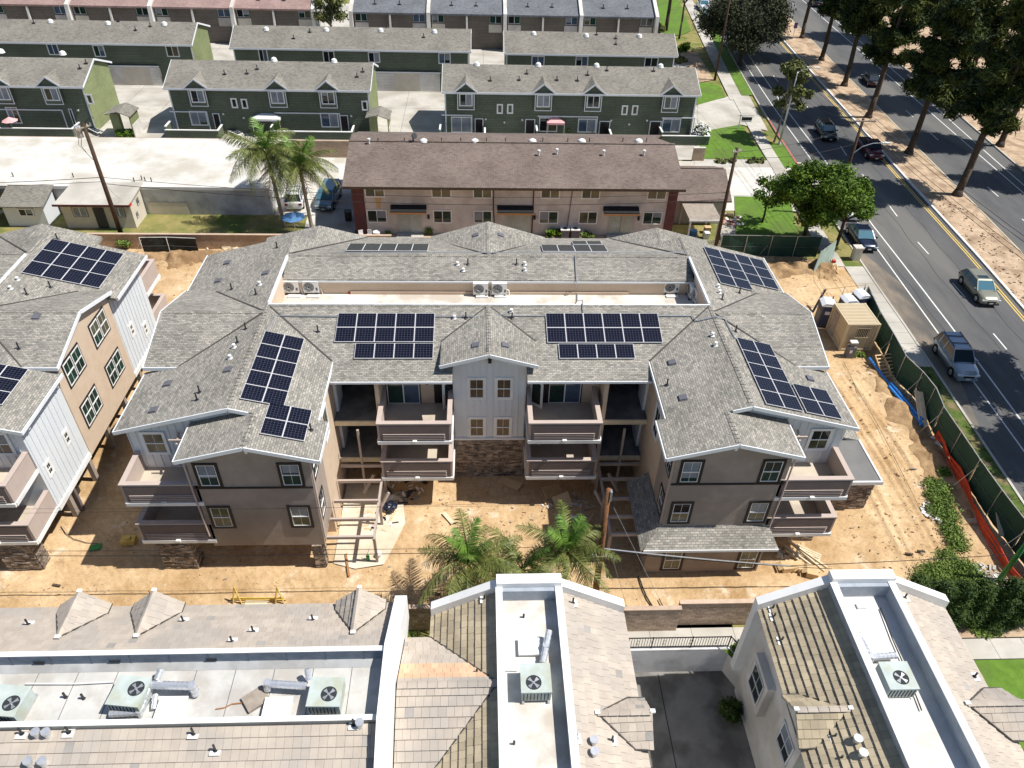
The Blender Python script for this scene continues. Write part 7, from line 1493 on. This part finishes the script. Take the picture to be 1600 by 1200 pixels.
t = thing('screened_fence', 'dark screened fence along the lawn behind the upper right corner of the roof', 'fence', (28,63.2,0), 'construction fences with windscreen')
fence_run([(22.9,63.45),(25.3,63.4),(27.7,63.35),(30.1,63.3),(32.4,63.2)], 2.3, t, 'screen_green')
t = thing('screened_fence', 'short pale green gate panel leaning open beside the sidewalk', 'fence', (31.5,60,0)); q4 = [Vector(G(1268,431,.05)), Vector(G(1299,411,.05)), Vector(G(1307,376,1.95)), Vector(G(1283,393,1.95))]; m_ = MB(); m_.prism(q4, (q4[1]-q4[0]).cross(q4[3]-q4[0]).normalized()*.03); m_.build('screen', 'screen_pale', t)
for i in range(4): MB().cyl(q4[i], q4[(i+1) % 4], .03, n=6).build('frame_tube', 'steel', t)
t = thing('mesh_panel', 'sagging black mesh panel against the low tan wall behind the dug up soil', 'mesh panel', (-30,63.6,0)); fence_run([(-31.3,63.4),(-28.9,63.5),(-26.2,63.3)], 1.7, t, 'screen_black', rail='ac_white')
t = thing('screened_fence', 'black cloth fence behind the long conifer hedge at the lower right', 'fence', (28,21.9,0), 'construction fences with windscreen'); fence_run([(19.5,24.15),(22.5,24.15),(25.5,24.2),(28.5,24.15),(31.9,24.1),(35,24.1)], 1.7, t, 'screen_black')
t = thing('gate_frame', 'bare chain link gate frame standing near the white topped toilets', 'gate', (30.5,55,0))
for a, b in (((29.6,54.6,0),(29.6,54.6,1.9)),((33.6,55.4,0),(33.6,55.4,1.9)),((29.6,54.6,1.85),(33.6,55.4,1.85)),((31.6,55,0),(31.6,55,1.85)),((29.6,54.6,.1),(33.6,55.4,.1))): MB().cyl(a, b, .03, n=6).build('frame_tube', 'rust' if a[2] else 'steel', t)
MB().beam((28.9,53.9,0),(29.9,54.9,1.7),.18,.1).build('stay', 'metal_dark', t)
# shipping container
t = thing('storage_container', 'tan corrugated storage container with a barred window beside the fence', 'container', (30.45,49.7,0)); x0_, x1_, y0_, y1_, zt = 29.15,31.65,48.3,51.25,2.6
m_ = MB(); m_.box(x0_+.05,x1_-.05,y0_+.05,y1_-.05,.1,zt-.04); m_.build('body', 'container_tan', t)
m_ = MB()
for a, b in (((x0_,y0_),(x1_,y0_)),((x0_,y1_),(x1_,y1_)),((x0_,y0_),(x0_,y1_)),((x1_,y0_),(x1_,y1_))):
    for z in (.1, zt-.08): m_.beam((a[0],a[1],z),(b[0],b[1],z), .12, .14)
for x in (x0_,x1_):
    for y in (y0_,y1_): m_.box(x-.08,x+.08,y-.08,y+.08,.03,zt)
m_.build('corner_frame', 'container_tan', t)
rb = MB().box(-.055,.055,-.03,.03,0,zt-.35).mesh('corrugation', 'container_tan')
for i in range(11):
    x = x0_+.22+i*.206
    if not (.85 < x-x0_ < 1.75): inst('corrugation', rb, t, Matrix.Translation(Vector((x,y0_+.03,.17))-Vector(t.location)))
for i in range(13): inst('corrugation', rb, t, Matrix.Translation(Vector((x0_+.03,y0_+.25+i*.205,.17))-Vector(t.location))@Matrix.Rotation(1.5708,4,'Z')); inst('corrugation', rb, t, Matrix.Translation(Vector((x1_-.03,y0_+.25+i*.205,.17))-Vector(t.location))@Matrix.Rotation(1.5708,4,'Z'))
rf = MB().box(x0_+.1-30.45,x1_-.1-30.45,-.05,.05,0,.03).mesh('roof_rib', 'container_tan')
for i in range(13): inst('roof_rib', rf, t, Matrix.Translation(Vector((0,y0_+.2+i*.21-49.7,zt-.035))))
m_ = MB(); m_.box(30.0,31.0,y0_-.0,y0_+.045,1.35,2.15); wo = m_.build('window', 'ac_inner', t); m_ = MB()
for i in range(7): m_.box(30.05+i*.14,30.08+i*.14,y0_-.05,y0_-.002,1.35,2.15)
m_.build('bar', 'container_tan', wo); m_ = MB(); m_.box(29.95,31.05,y0_-.06,y0_-.001,2.16,2.24); m_.box(29.95,31.05,y0_-.06,y0_-.001,1.27,1.34); m_.build('window_frame', 'container_tan', wo)
m_ = MB(); m_.box(x0_-.05,x0_-.001,50.0,50.9,.2,2.2); m_.build('door', 'wood_grey', t)
def toilet(lb, x, y, rz=0):
    t = thing('portable_toilet', lb, 'portable toilet', (x,y,0), 'portable toilets by the container', rel=True, rz=rz)
    MB().box(-.55,.55,-.55,.55,.1,2.05).build('cabin', 'toilet_body', t); m_ = MB(); m_.prism([(-.6,-.6,2.06),(.6,-.6,2.06),(.6,.6,2.06),(-.6,.6,2.06)], (0,0,.06)); m_.prism([(-.6,-.6,2.125),(-.6,.6,2.125),(-.25,.6,2.32),(.25,.6,2.32),(.6,.6,2.125),(.6,-.6,2.125)], (0,0,.001)) if False else m_.prism([(-.6,-.58,2.121),(.6,-.58,2.121),(.3,-.58,2.33),(-.3,-.58,2.33)], (0,1.16,0)); m_.build('roof', 'toilet_roof', t)
    m_ = MB(); m_.box(-.42,.42,-.59,-.551,.2,1.95); do = m_.build('door', 'toilet_blue', t); m_ = MB(); m_.box(-.2,.2,-.61,-.591,1.3,1.6); m_.build('sign', 'plate', do); m_ = MB()
    for k in range(4): m_.box(.551,.575,-.4,.4,1.5+k*.1,1.55+k*.1); m_.box(-.575,-.551,-.4,.4,1.5+k*.1,1.55+k*.1)
    m_.build('louvre', 'vent_grey', t); MB().cyl((.4,.4,2.0),(.4,.4,2.55),.05,n=8).build('vent_pipe', 'toilet_body', t); m_ = MB(); m_.box(-.6,.6,-.6,.6,0,.099); m_.build('skid', 'metal_dark', t)
toilet('grey portable toilet with a white roof left of the tan container', 29.0, 52.1, -.15); toilet('portable toilet with a white roof partly hidden behind the container', 31.0, 52.6, .1); toilet('portable toilet with a white roof nearest the fence corner', 32.4, 53.4, .2)
t = thing('wash_station', 'grey hand wash stand with a white top in front of the tan container', 'wash stand', (29.6,47.5,0)); MB().box(29.3,29.9,47.25,47.8,0,1.0).build('cabinet', 'vent_grey', t); MB().cyl((29.6,47.5,1.0),(29.6,47.5,1.35),.22,n=10).build('basin', 'toilet_body', t); MB().obox((29.62,47.5,1.42),(1,0,0),(0,1,0),(0,0,1),.28,.2,.06).build('lid', 'white_plastic', t); MB().box(29.4,29.6,47.23,47.249,.5,.75).build('label_plate', 'plate', t)
def pallet(lb, x, y, z=0, rz=0, mat='wood_grey', w_=1.2, l_=1.0, tilt=0):
    t = thing('pallet', lb, 'pallet', (x,y,z+.02), 'wooden pallets', rel=True); t.rotation_euler = (tilt,0,rz)
    for i in range(7): MB().box(-w_/2,w_/2,-l_/2+i*(l_-.1)/6,-l_/2+i*(l_-.1)/6+.09,.11,.13).build('slat', mat, t)
    for x_ in (-w_/2+.03,-.02,w_/2-.07): MB().box(x_,x_+.05,-l_/2,l_/2,.0,.109).build('bearer', mat, t)
pallet('brown pallet leaning on the green screened fence below the container', 31.75, 45.6, .5, .15, 'wood', 1.5, 1.9, .5); pallet('brown pallet lying in the shade under the right balcony stack', 4.6, 33.0, .05, .25, 'wood')
for i, (a, b, r) in enumerate((((30.9,46.8,.35),(31.2,43.0,.3),.1),((31.0,43.3,.35),(31.55,39.2,.3),.1),((31.2,43.5,.5),(31.7,39.6,.42),.1))):
    m_ = MB(); m_.cyl(a, b, r, n=10); m_.cyl(b, Vector(b)+(Vector(b)-Vector(a)).normalized()*.25, r*1.25, n=10); solo(m_, 'plastic_pipe', 'pipe_blue', ('upper blue pipe lying on the soil bank below the container','left one of the two long blue pipes by the fence','right one of the two long blue pipes, resting on the other')[i], 'pipe', 'blue pipes by the fence')
for i, (a, b) in enumerate((((31.6,39.0,.2),(32.0,41.6,1.3)),((31.85,38.9,.2),(32.2,41.4,1.35)),((31.9,28.9,.25),(32.2,30.6,1.1)))):
    m_ = MB(); m_.beam(a, b, .3, .06); solo(m_, 'lumber_board', 'wood_pale', ('left pale board leaning on the fence beyond the blue pipes','right pale board leaning on the fence beyond the blue pipes','weathered pale board leaning on the fence beside the orange netting')[i], 'board', 'boards leaning on the fence')
# orange netting
m_ = MB(); P_ = [Vector((*G(px, py)[:2], 0)) for px, py in ((1458,683),(1470,700),(1480,720),(1492,742),(1505,768),(1518,796),(1533,828),(1548,855),(1568,890),(1590,915),(1612,940))]
for i in range(len(P_)-1):
    for q in range(3):
        a, b = P_[i], P_[i+1]; w0 = .12*math.sin(i*1.7+q); w1 = .12*math.sin((i+1)*1.7+q)
        z0, z1 = .02+q*.22, .02+(q+1)*.22; ka, kb = .08*math.sin(i*2.3), .08*math.sin((i+1)*2.3)
        m_.add([a+Vector((w0,0,z0)), b+Vector((w1,0,z0)), b+Vector((w1+kb,0,z1)), a+Vector((w0+ka,0,z1))], [(0,1,2,3)])
o = solo(m_, 'safety_netting', 'orange_net', 'long strip of orange safety netting along the foot of the green fence', 'netting'); md = o.modifiers.new('s', 'SOLIDIFY'); md.thickness = .03
# A-frame yellow barriers in front of the left wing
t = thing('yellow_barrier', 'yellow timber barrier of two trestles on the dirt in front of the left wing', 'barrier', (-12.5,24.6,0))
def tres(px, lean): 
    p = Vector((*G(px, 942)[:2], 0)); 
    for dx in (-.25,.25): MB().beam(p+Vector((dx,-.1,0)), p+Vector((0,.15,1.25)), .06, .06).build('leg', 'orange_wood' if False else 'paint_yellow', t)
    return p
a = tres(372,0); b = tres(438,0); 
for z in (.45,): MB().beam(a+Vector((-.3,0,z)), b+Vector((.25,0,z)), .05, .12).build('bar', 'paint_yellow', t)
MB().beam(a+Vector((-.4,.15,.12)), b+Vector((.3,.1,.12)), .05, .1).build('bar', 'paint_yellow', t)
p = G(400,945); m_ = MB(); m_.box(p[0]-.6,p[0]+.6,p[1]-.5,p[1]+.4,.03,.06); solo(m_, 'plywood_sheet', 'wood_pale', 'pale plywood sheet between the yellow trestles', 'board')
# lumber heap and cartons at the lower right of the porch
for i, (a, b, z, lb) in enumerate((((1232,845),(1292,887),.5,'topmost long board of the lumber stack by the porch'),((1238,850),(1288,893),.42,'second long board of the lumber stack by the porch'),((1226,852),(1280,893),.34,'third long board of the lumber stack by the porch'),((1228,860),(1275,897),.22,'lowest long board of the lumber stack by the porch'))):
    A, B = Vector(G(*a, z)), Vector(G(*b, z)); m_ = MB(); m_.beam(A, B, .09, .14); solo(m_, 'lumber_board', 'wood_pale', lb, 'board', 'lumber stack by the porch')
pallet('pale broken pallet under the lumber stack by the porch', *G(1262,872)[:2], .1, -.6, 'wood_pale', 1.3, 1.0)
for i, (px, py, w_, l_, h, rz, lb) in enumerate(((1230,889,.42,.3,.4,.1,'brown carton on the dirt left of the lumber stack'),(1248,888,.26,.3,.35,.3,'small open pale carton between the brown one and the lumber'),(1267,897,.32,.36,.4,-.3,'pale carton nearest the white parapet'),(1224,850,.4,.3,.3,.2,'carton half in the shade under the balcony'))):
    p = G(px, py); m_ = MB(); c_, s_ = math.cos(rz), math.sin(rz); m_.obox((p[0],p[1],h/2+.02),(c_,s_,0),(-s_,c_,0),(0,0,1),w_,l_,h/2)
    m_.obox((p[0]-c_*(w_+.15),p[1]-s_*(w_+.15),h-.02),Vector((c_,s_,.6)).normalized(),(-s_,c_,0),Vector((-.6*c_,-.6*s_,1)).normalized(),.14,l_*.9,.008)
    solo(m_, 'carton', 'cardboard', lb, 'carton', 'cartons on the dirt')
def rubble(lb, cx, cy, R_, n, mats, seed, size=.25, nm='debris', z=.05):
    rng = random.Random(seed); m_ = MB()
    for i in range(n):
        a, r = rng.uniform(0,6.28), R_*math.sqrt(rng.random()); e = Matrix.Rotation(rng.uniform(0,3.1),3,'Z')@Matrix.Rotation(rng.uniform(-.5,.5),3,'X'); s_ = size*rng.uniform(.3,1)
        m_.obox((cx+r*math.cos(a),cy+r*math.sin(a),z+s_*.15), e@Vector((1,0,0)), e@Vector((0,1,0)), e@Vector((0,0,1)), s_*rng.uniform(.4,1.3), s_*rng.uniform(.15,.5), s_*rng.uniform(.06,.25), rng.randrange(len(mats)))
    o = m_.build(nm, mats, None); return tag(o, lb, 'debris', kind='stuff')
rubble('scraps of wood and card around the lumber stack', *G(1240,868)[:2], 1.0, 60, ['wood_pale','cardboard','wood','white_plastic'], 1); rubble('offcuts and scraps at the foot of the left trellis', *G(592,812)[:2], 1.1, 45, ['wood','trim_black','white_plastic','cardboard'], 2, .22)
rubble('scattered building scraps in the shaded corner of the courtyard', *G(885,800)[:2], 1.6, 70, ['cardboard','wood','white_plastic','wood_grey','steel'], 3, .3); rubble('scraps in the shade under the left balcony stack', *G(635,765)[:2], 1.3, 40, ['wood_grey','white_plastic','metal_dark'], 4, .3)
rubble('broken concrete along the overgrown bank by the orange netting', *G(1462,800)[:2], .9, 60, ['concrete','concrete_wall','white_plastic'], 5, .25); rubble('broken concrete and plastic at the foot of the fence', *G(1452,690)[:2], .8, 50, ['concrete','white_plastic','concrete_wall'], 6, .22); rubble('rubble along the blue pipes', *G(1415,620)[:2], .9, 50, ['concrete','white_plastic','wood_grey'], 7, .2)
rubble('white rubble on the dug up soil by the black mesh panel', *G(258,404)[:2], .9, 50, ['concrete','concrete_wall','stone_dark'], 8, .3); rubble('planks and stakes lying on the dug up soil by the tan wall', *G(350,388)[:2], 2.0, 26, ['wood_pale','wood','concrete'], 9, .7); rubble('rubbish beside the green pole', *G(1545,900)[:2], .9, 60, ['white_plastic','concrete','wood_grey'], 10, .25)
rubble('tools and pots under the patio cover and beside it', *G(1140,345)[:2], 1.5, 60, ['cardboard','pink','wood_pale','copper_red','white_plastic'], 11, .35); rubble('clods and stones on the open dirt of the right yard', *G(1380,830)[:2], 3.0, 90, ['dirt','mulch','dirt'], 12, .10); rubble('clods and twigs on the dirt in front of the left wing', *G(250,915)[:2], 5.5, 120, ['dirt','mulch','wood_grey'], 13, .09)
rubble('clods on the courtyard dirt', *G(760,800)[:2], 3.2, 90, ['dirt','mulch','wood_grey'], 14, .10)
for k_, (cx_, cy_) in enumerate(((50.6,60),(50.9,64),(51.1,68),(51.3,73),(50.2,56))): rubble(('dry twigs on the median beside the gold car','dry twigs on the median just beyond the gold car','dry twigs in the middle of the bare median','dry twigs near the nearest median pine','dry twigs at the right end of the median')[k_], cx_, cy_, 2.1, 50, ['mulch','bark','bark'], 15+k_, .14, 'litter', .13)
m_ = MB(); rng = random.Random(3)
p = G(1305,425)
for i in range(5): a = Vector((p[0]+rng.uniform(-.3,.3),p[1]+rng.uniform(-.5,.5),.05)); m_.beam(a, a+Vector((rng.uniform(-.5,.1),rng.uniform(.4,1.1),.5)), .09, .16)
solo(m_, 'lumber_heap', 'wood', 'small heap of brown timber on the sidewalk end by the pale gate panel', 'timber'); m_ = MB(); m_.obox((p[0]-.1,p[1]+.7,.75),(1,0,0),(0,1,0),(0,0,1),.14,.16,.12); solo(m_, 'red_cloth', 'copper_red', 'red cloth lying on the heap of brown timber', 'cloth')
t = thing('stone_pillar', 'square tan stone pillar with a pale cap beside the parked navy sedan', 'pillar', (36.1,62.9,.08)); MB().box(35.75,36.45,62.55,63.2,0,1.35).build('shaft', 'stucco_shed', t); MB().box(35.68,36.52,62.48,63.27,1.351,1.47).build('cap', 'stucco_pale', t)
t = thing('estate_sign', 'white hanging sign post on the tip of the corner lawn', 'sign', (33.85,96.8,0)); MB().box(33.8,33.9,96.75,96.85,0,2.0).build('post', 'paint_white_bright', t); MB().box(33.5,35.6,96.76,96.84,1.75,1.86).build('arm', 'paint_white_bright', t); MB().box(34.05,35.4,96.78,96.82,1.15,1.6).build('board', 'metal_dark', t); MB().box(34.05,35.4,96.77,96.83,.98,1.1).build('rider', 'paint_white_bright', t)
t = thing('road_sign', 'small purple road sign on a thin post on the median', 'sign', (55.2,140,.1)); MB().cyl((55.2,140,.1),(55.2,140,2.6),.05,n=6).build('post', 'steel', t); MB().box(54.9,55.5,139.96,140.0,1.9,2.8).build('plate', 'sign_purple', t)
# terraces of the green houses: gazebo, umbrella, awning, boats
def gazebo(lb, px, py, W, H, mat, tent=True):
    p = G(px, py, 0); t = thing('gazebo', lb, 'gazebo', (p[0],p[1],0)); h = W/2; m_ = MB(); z = H
    for i in range(4):
        a = [(-h,-h),(h,-h),(h,h),(-h,h)][i]; b = [(h,-h),(h,h),(-h,h),(-h,-h)][i]; m_.add([(p[0]+a[0],p[1]+a[1],z),(p[0]+b[0],p[1]+b[1],z),(p[0],p[1],z+.55)], [(0,1,2)]); m_.add([(p[0]+a[0],p[1]+a[1],z),(p[0]+b[0],p[1]+b[1],z),(p[0]+b[0],p[1]+b[1],z-.25),(p[0]+a[0],p[1]+a[1],z-.25)], [(0,3,2,1)])
    o = m_.build('canopy', mat, t); md = o.modifiers.new('s', 'SOLIDIFY'); md.thickness = .02
    for a in ((-h,-h),(h,-h),(h,h),(-h,h)): MB().cyl((p[0]+a[0]*.97,p[1]+a[1]*.97,0),(p[0]+a[0]*.97,p[1]+a[1]*.97,z-.02),.03,n=6).build('leg', 'ac_white', t)
gazebo('pink pop up gazebo on the terrace of the right green row house', 866, 213, 2.2, 2.1, 'pink')
gazebo('white awning tent on the terrace behind the palms', 424, 206, 3.4, 2.2, 'paint_white_bright')
def parasol(lb, x, y, H, R_, mat, tb=True):
    t = thing('parasol', lb, 'parasol', (x,y,0)); m_ = MB(); n_ = 8; top = (x,y,H+.45)
    for i in range(n_): a, b = 2*math.pi*i/n_, 2*math.pi*(i+1)/n_; m_.add([(x+R_*math.cos(a),y+R_*math.sin(a),H),(x+R_*math.cos(b),y+R_*math.sin(b),H),top], [(0,1,2)])
    o = m_.build('canopy', mat, t); md = o.modifiers.new('s', 'SOLIDIFY'); md.thickness = .02
    MB().cyl((x,y,0),(x,y,H+.5),.03,n=6).build('pole', 'steel', t)
    for i in range(n_): a = 2*math.pi*i/n_; MB().beam((x,y,H+.36),(x+R_*math.cos(a)*.98,y+R_*math.sin(a)*.98,H-.03),.015,.02).build('rib', 'steel', t)
parasol('faded blue parasol on the dry lawn beside the palm trunks', -17.9, 66.9, 2.1, 1.15, 'blue_cloth'); q = G(25,213); parasol('pink parasol on the terrace of the left green row house', q[0], q[1], 1.9, .9, 'pink')
t = thing('garden_table', 'round white garden table in front of the blue parasol', 'table', (-17.7,66.0,0)); MB().cyl((-17.7,66.0,.68),(-17.7,66.0,.73),.62,n=18).build('tabletop', 'ac_white', t)
for i in range(3): a = i*2.1; MB().beam((-17.7,66.0,.67),(-17.7+.4*math.cos(a),66+.4*math.sin(a),0),.05,.05).build('leg', 'ac_white', t)
q = G(408,212); q = G(901,210); t = thing('patio_table', 'round pale table on the terrace beside the pink gazebo', 'table', (q[0],q[1]-.4,0)); MB().cyl((q[0],q[1]-.4,1.0),(q[0],q[1]-.4,1.06),.55,n=14).build('tabletop', 'ac_white', t); MB().cyl((q[0],q[1]-.4,0),(q[0],q[1]-.4,1.0),.06,n=6).build('leg', 'ac_white', t)
def chair(lb, x, y, rz):
    t = thing('plastic_chair', lb, 'chair', (x,y,0.02), 'white plastic chairs by the pale house', rel=True, rz=rz); MB().box(-.22,.22,-.22,.22,.42,.46).build('seat', 'white_plastic', t); MB().box(-.22,.22,.19,.23,.461,.9).build('backrest', 'white_plastic', t)
    for a in ((-.2,-.2),(.2,-.2),(.2,.2),(-.2,.2)): MB().box(a[0]-.02,a[0]+.02,a[1]-.02,a[1]+.02,0,.419).build('leg', 'white_plastic', t)
chair('left white plastic chair at the corner of the dark red wall', -11.5, 66.4, .4); chair('right white plastic chair at the corner of the dark red wall', -10.8, 66.5, -.3)
for i, px in enumerate((882,898)):
    p = G(px, 370); t = thing('air_conditioner', ('left','right')[i]+' white topped air conditioner standing below the pale stucco wall', 'air conditioner', (p[0],p[1],0), 'ground condensers at the pale house'); MB().box(p[0]-.4,p[0]+.4,p[1]-.35,p[1]+.35,.05,.85).build('housing', 'vent_grey', t); MB().box(p[0]-.45,p[0]+.45,p[1]-.4,p[1]+.4,.851,.93).build('lid', 'ac_white', t); MB().cyl((p[0],p[1],.931),(p[0],p[1],.95),.27,n=14).build('fan_well', 'ac_inner', t)
p = G(589,372); m_ = MB(); m_.cyl((p[0],p[1],0),(p[0],p[1],.7),.3,.34,12); solo(m_, 'tub', 'white_plastic', 'round white tub on the low tan wall side of the first porch', 'tub')
p = G(575.5,876); t = thing('capped_pipe', 'green capped standpipe with a white stick in front of the left wing', 'standpipe', (p[0],p[1],.03)); MB().cyl((p[0],p[1],0),(p[0],p[1],.46),.10,n=10).build('pipe', 'green_paint', t); MB().beam((p[0]-.05,p[1],.46),(p[0]+.15,p[1]+.1,1.0),.03,.03).build('stick', 'white_plastic', t)
p = G(593,871); m_ = MB(); m_.cyl((p[0],p[1],.08),(p[0],p[1],.4),.14,.16,10); m_.cyl((p[0],p[1],.395),(p[0],p[1],.41),.175,.175,10); solo(m_, 'bucket', 'white_plastic', 'white bucket on the courtyard paving near the green standpipe', 'bucket')
p, q = G(541,868), G(546,903); m_ = MB(); m_.beam((p[0],p[1],.16),(q[0],q[1],.16),.12,.05); solo(m_, 'lumber_board', 'orange_wood', 'single orange brown plank lying in front of the left trellis', 'board')
p = G(610,797); m_ = MB(); rng = random.Random(4)
import mathutils
bag = bpy.data.meshes.new('rubbish_bag')
import bmesh
bb = bmesh.new(); bmesh.ops.create_icosphere(bb, subdivisions=3, radius=.42)
for v in bb.verts: n_ = v.co.normalized(); v.co *= 1+.14*math.sin(n_.x*7+n_.z*3)+.08*math.sin(n_.y*13+n_.x*5); v.co.z = v.co.z*.7+.28
bb.to_mesh(bag); bb.free(); bag.materials.append(M['car_navy']); o = bpy.data.objects.new('rubbish_bag', bag); C.objects.link(o); o.location = (p[0],p[1],.03); tag(o, 'dark blue black rubbish bag beside the left trellis', 'bag')
p, q = G(693,803), G(708,820); m_ = MB(); m_.beam((p[0],p[1],.12),(q[0],q[1],.12),.25,.05); solo(m_, 'lumber_board', 'wood_pale', 'short pale plank lying on the sunny courtyard dirt', 'board')
p = G(797,757); m_ = MB(); m_.obox((p[0],p[1],.12),Vector((.85,-.5,0)),Vector((.5,.85,0)),(0,0,1),.75,.35,.03); solo(m_, 'plywood_sheet', 'cardboard', 'brown plywood sheet lying in the shade below the stone wall', 'board')
p = G(878,790); m_ = MB(); m_.obox((p[0],p[1],.35),Vector((.9,.3,.2)).normalized(),Vector((-.25,.6,.5)).normalized(),Vector((0,-.5,.8)).normalized(),.55,.5,.02); solo(m_, 'plywood_sheet', 'cardboard', 'brown board propped up in the shaded right side of the courtyard', 'board')
p = G(203,848); m_ = MB(); m_.box(p[0]-.4,p[0]+.4,p[1]-.25,p[1]+.25,.05,.4); m_.box(p[0]-.15,p[0]+.15,p[1]-.12,p[1]+.12,.401,.5); solo(m_, 'compactor', 'paint_yellow', 'small yellow machine in the shadow of the left wing', 'machine')
p = G(150,857); m_ = MB(); m_.obox((p[0],p[1],.1),Vector((1,.3,0)).normalized(),Vector((-.3,1,0)).normalized(),(0,0,1),.3,.2,.05); solo(m_, 'green_sack', 'green_paint', 'small green sack at the edge of the left wing shadow', 'sack')
p = G(115,775); m_ = MB(); m_.box(p[0]-.5,p[0]+.3,p[1]-.4,p[1]+.4,.05,.8); m_.box(p[0]-.2,p[0]+.3,p[1]-.2,p[1]+.2,.801,1.1); solo(m_, 'equipment_box', 'metal_dark', 'dark machine standing under the edge of the left building', 'machine')
def hose(lb, pts, r=.03, mat='metal_dark', cat='hose'):
    m_ = MB(); m_.tube([tuple(G(a, b, .10)) for a, b in pts], r, 5); return solo(m_, 'hose', mat, lb, cat)
hose('black hose curving over the dirt beside the block wall', [(998,900),(1003,915),(1010,932),(1016,942),(1021,950)], .045); hose('short dark hose beside the longer one by the block wall', [(1030,936),(1034,944),(1037,950)], .035)
hose('thin hose curving over the dirt under the left building', [(95,822),(102,833),(115,842),(135,848),(160,850)], .02); hose('loose cable along the right yard ruts', [(1318,565),(1340,610),(1375,670),(1410,740),(1440,800)], .015)
for i, (px, py) in enumerate(((1425,733),(1437,862),(1418,866),(89,915),(720-38,928))):
    p = G(px, py); m_ = MB(); m_.beam((p[0]-.2,p[1],.1),(p[0]+.25,p[1]-.1,.12),.12,.06); solo(m_, 'wood_scrap', 'bark' if i else 'wood_grey', ('brown scrap on the dirt in the middle of the right yard','longest dark scrap on the dirt near the weeds','small dark scrap left of the longer one','dark scrap on the dirt at the lower left','dark scrap just above the parapet of the middle house')[i], 'scrap')
# pallets of tiles leaning by the black mesh
t = thing('wheelie_bin', 'dark bin in the shaded side yard beside the red wall', 'bin', (-13.3,70.4,0)); MB().box(-13.6,-13.0,70.1,70.7,.05,1.0).build('body', 'black_plastic', t); MB().box(-13.65,-12.95,70.05,70.75,1.001,1.08).build('lid', 'metal_dark', t)
for i, (px, py) in enumerate(((147,212),(366,215))):
    p = G(px, py); t = thing('lounger', ('striped lounger with white frame beside the leaning pole top','striped lounger with white frame beside the terrace fence behind the left palm')[i], 'lounger', (p[0],p[1],0)); d = Vector((.75,-.65,0)).normalized(); a = Vector((-d.y,d.x,0)); c = Vector((p[0],p[1]+.8,.4))
    MB().obox(c, d, a, (0,0,1), 1.1, .38, .04).build('frame', 'white_plastic', t)
    for k in range(4): MB().obox(c+d*(-.78+k*.52)+Vector((0,0,.06)), d, a, (0,0,1), .2, .3, .02).build('cushion', 'car_navy', t)

def scatter(lb, x0, x1, y0, y1, n, mats, seed, s0, nm='clods'):
    rng = random.Random(seed); m_ = MB()
    for i in range(n):
        x, y = rng.uniform(x0, x1), rng.uniform(y0, y1); s_ = s0*rng.uniform(.3,1)**2*1.6; e = Matrix.Rotation(rng.uniform(0,3.1),3,'Z')@Matrix.Rotation(rng.uniform(-.4,.4),3,'X'); z = float(hs(np.array([x]), np.array([y]))[0])
        m_.obox((x,y,z+s_*.15), e@Vector((1,0,0)), e@Vector((0,1,0)), e@Vector((0,0,1)), s_*rng.uniform(.5,1.6), s_*rng.uniform(.3,.8), s_*rng.uniform(.2,.45), rng.randrange(len(mats)))
    o = m_.build(nm, mats, None); return tag(o, lb, 'clods', kind='stuff')
scatter('clods and stones strewn over the east yard', 24.8, 31.3, 24.5, 52, 900, ['dirt','soil_dark','dirt','mulch'], 31, .05)
scatter('clods and scraps strewn over the courtyard', -8, 10, 24.3, 34, 600, ['dirt','soil_dark','mulch','wood_grey'], 32, .045)
scatter('clods strewn over the dirt in front of the left wing', -30, -8.5, 24.0, 31, 600, ['dirt','soil_dark','mulch','dirt'], 33, .045)
scatter('clods and rubble strewn over the north corner of the site', -34, -19.5, 48, 62, 400, ['dirt','soil_dark','concrete'], 34, .06)
scatter('clods and rubble strewn by the toilets and gate', 21, 33, 52, 62, 400, ['dirt','soil_dark','concrete'], 35, .06)
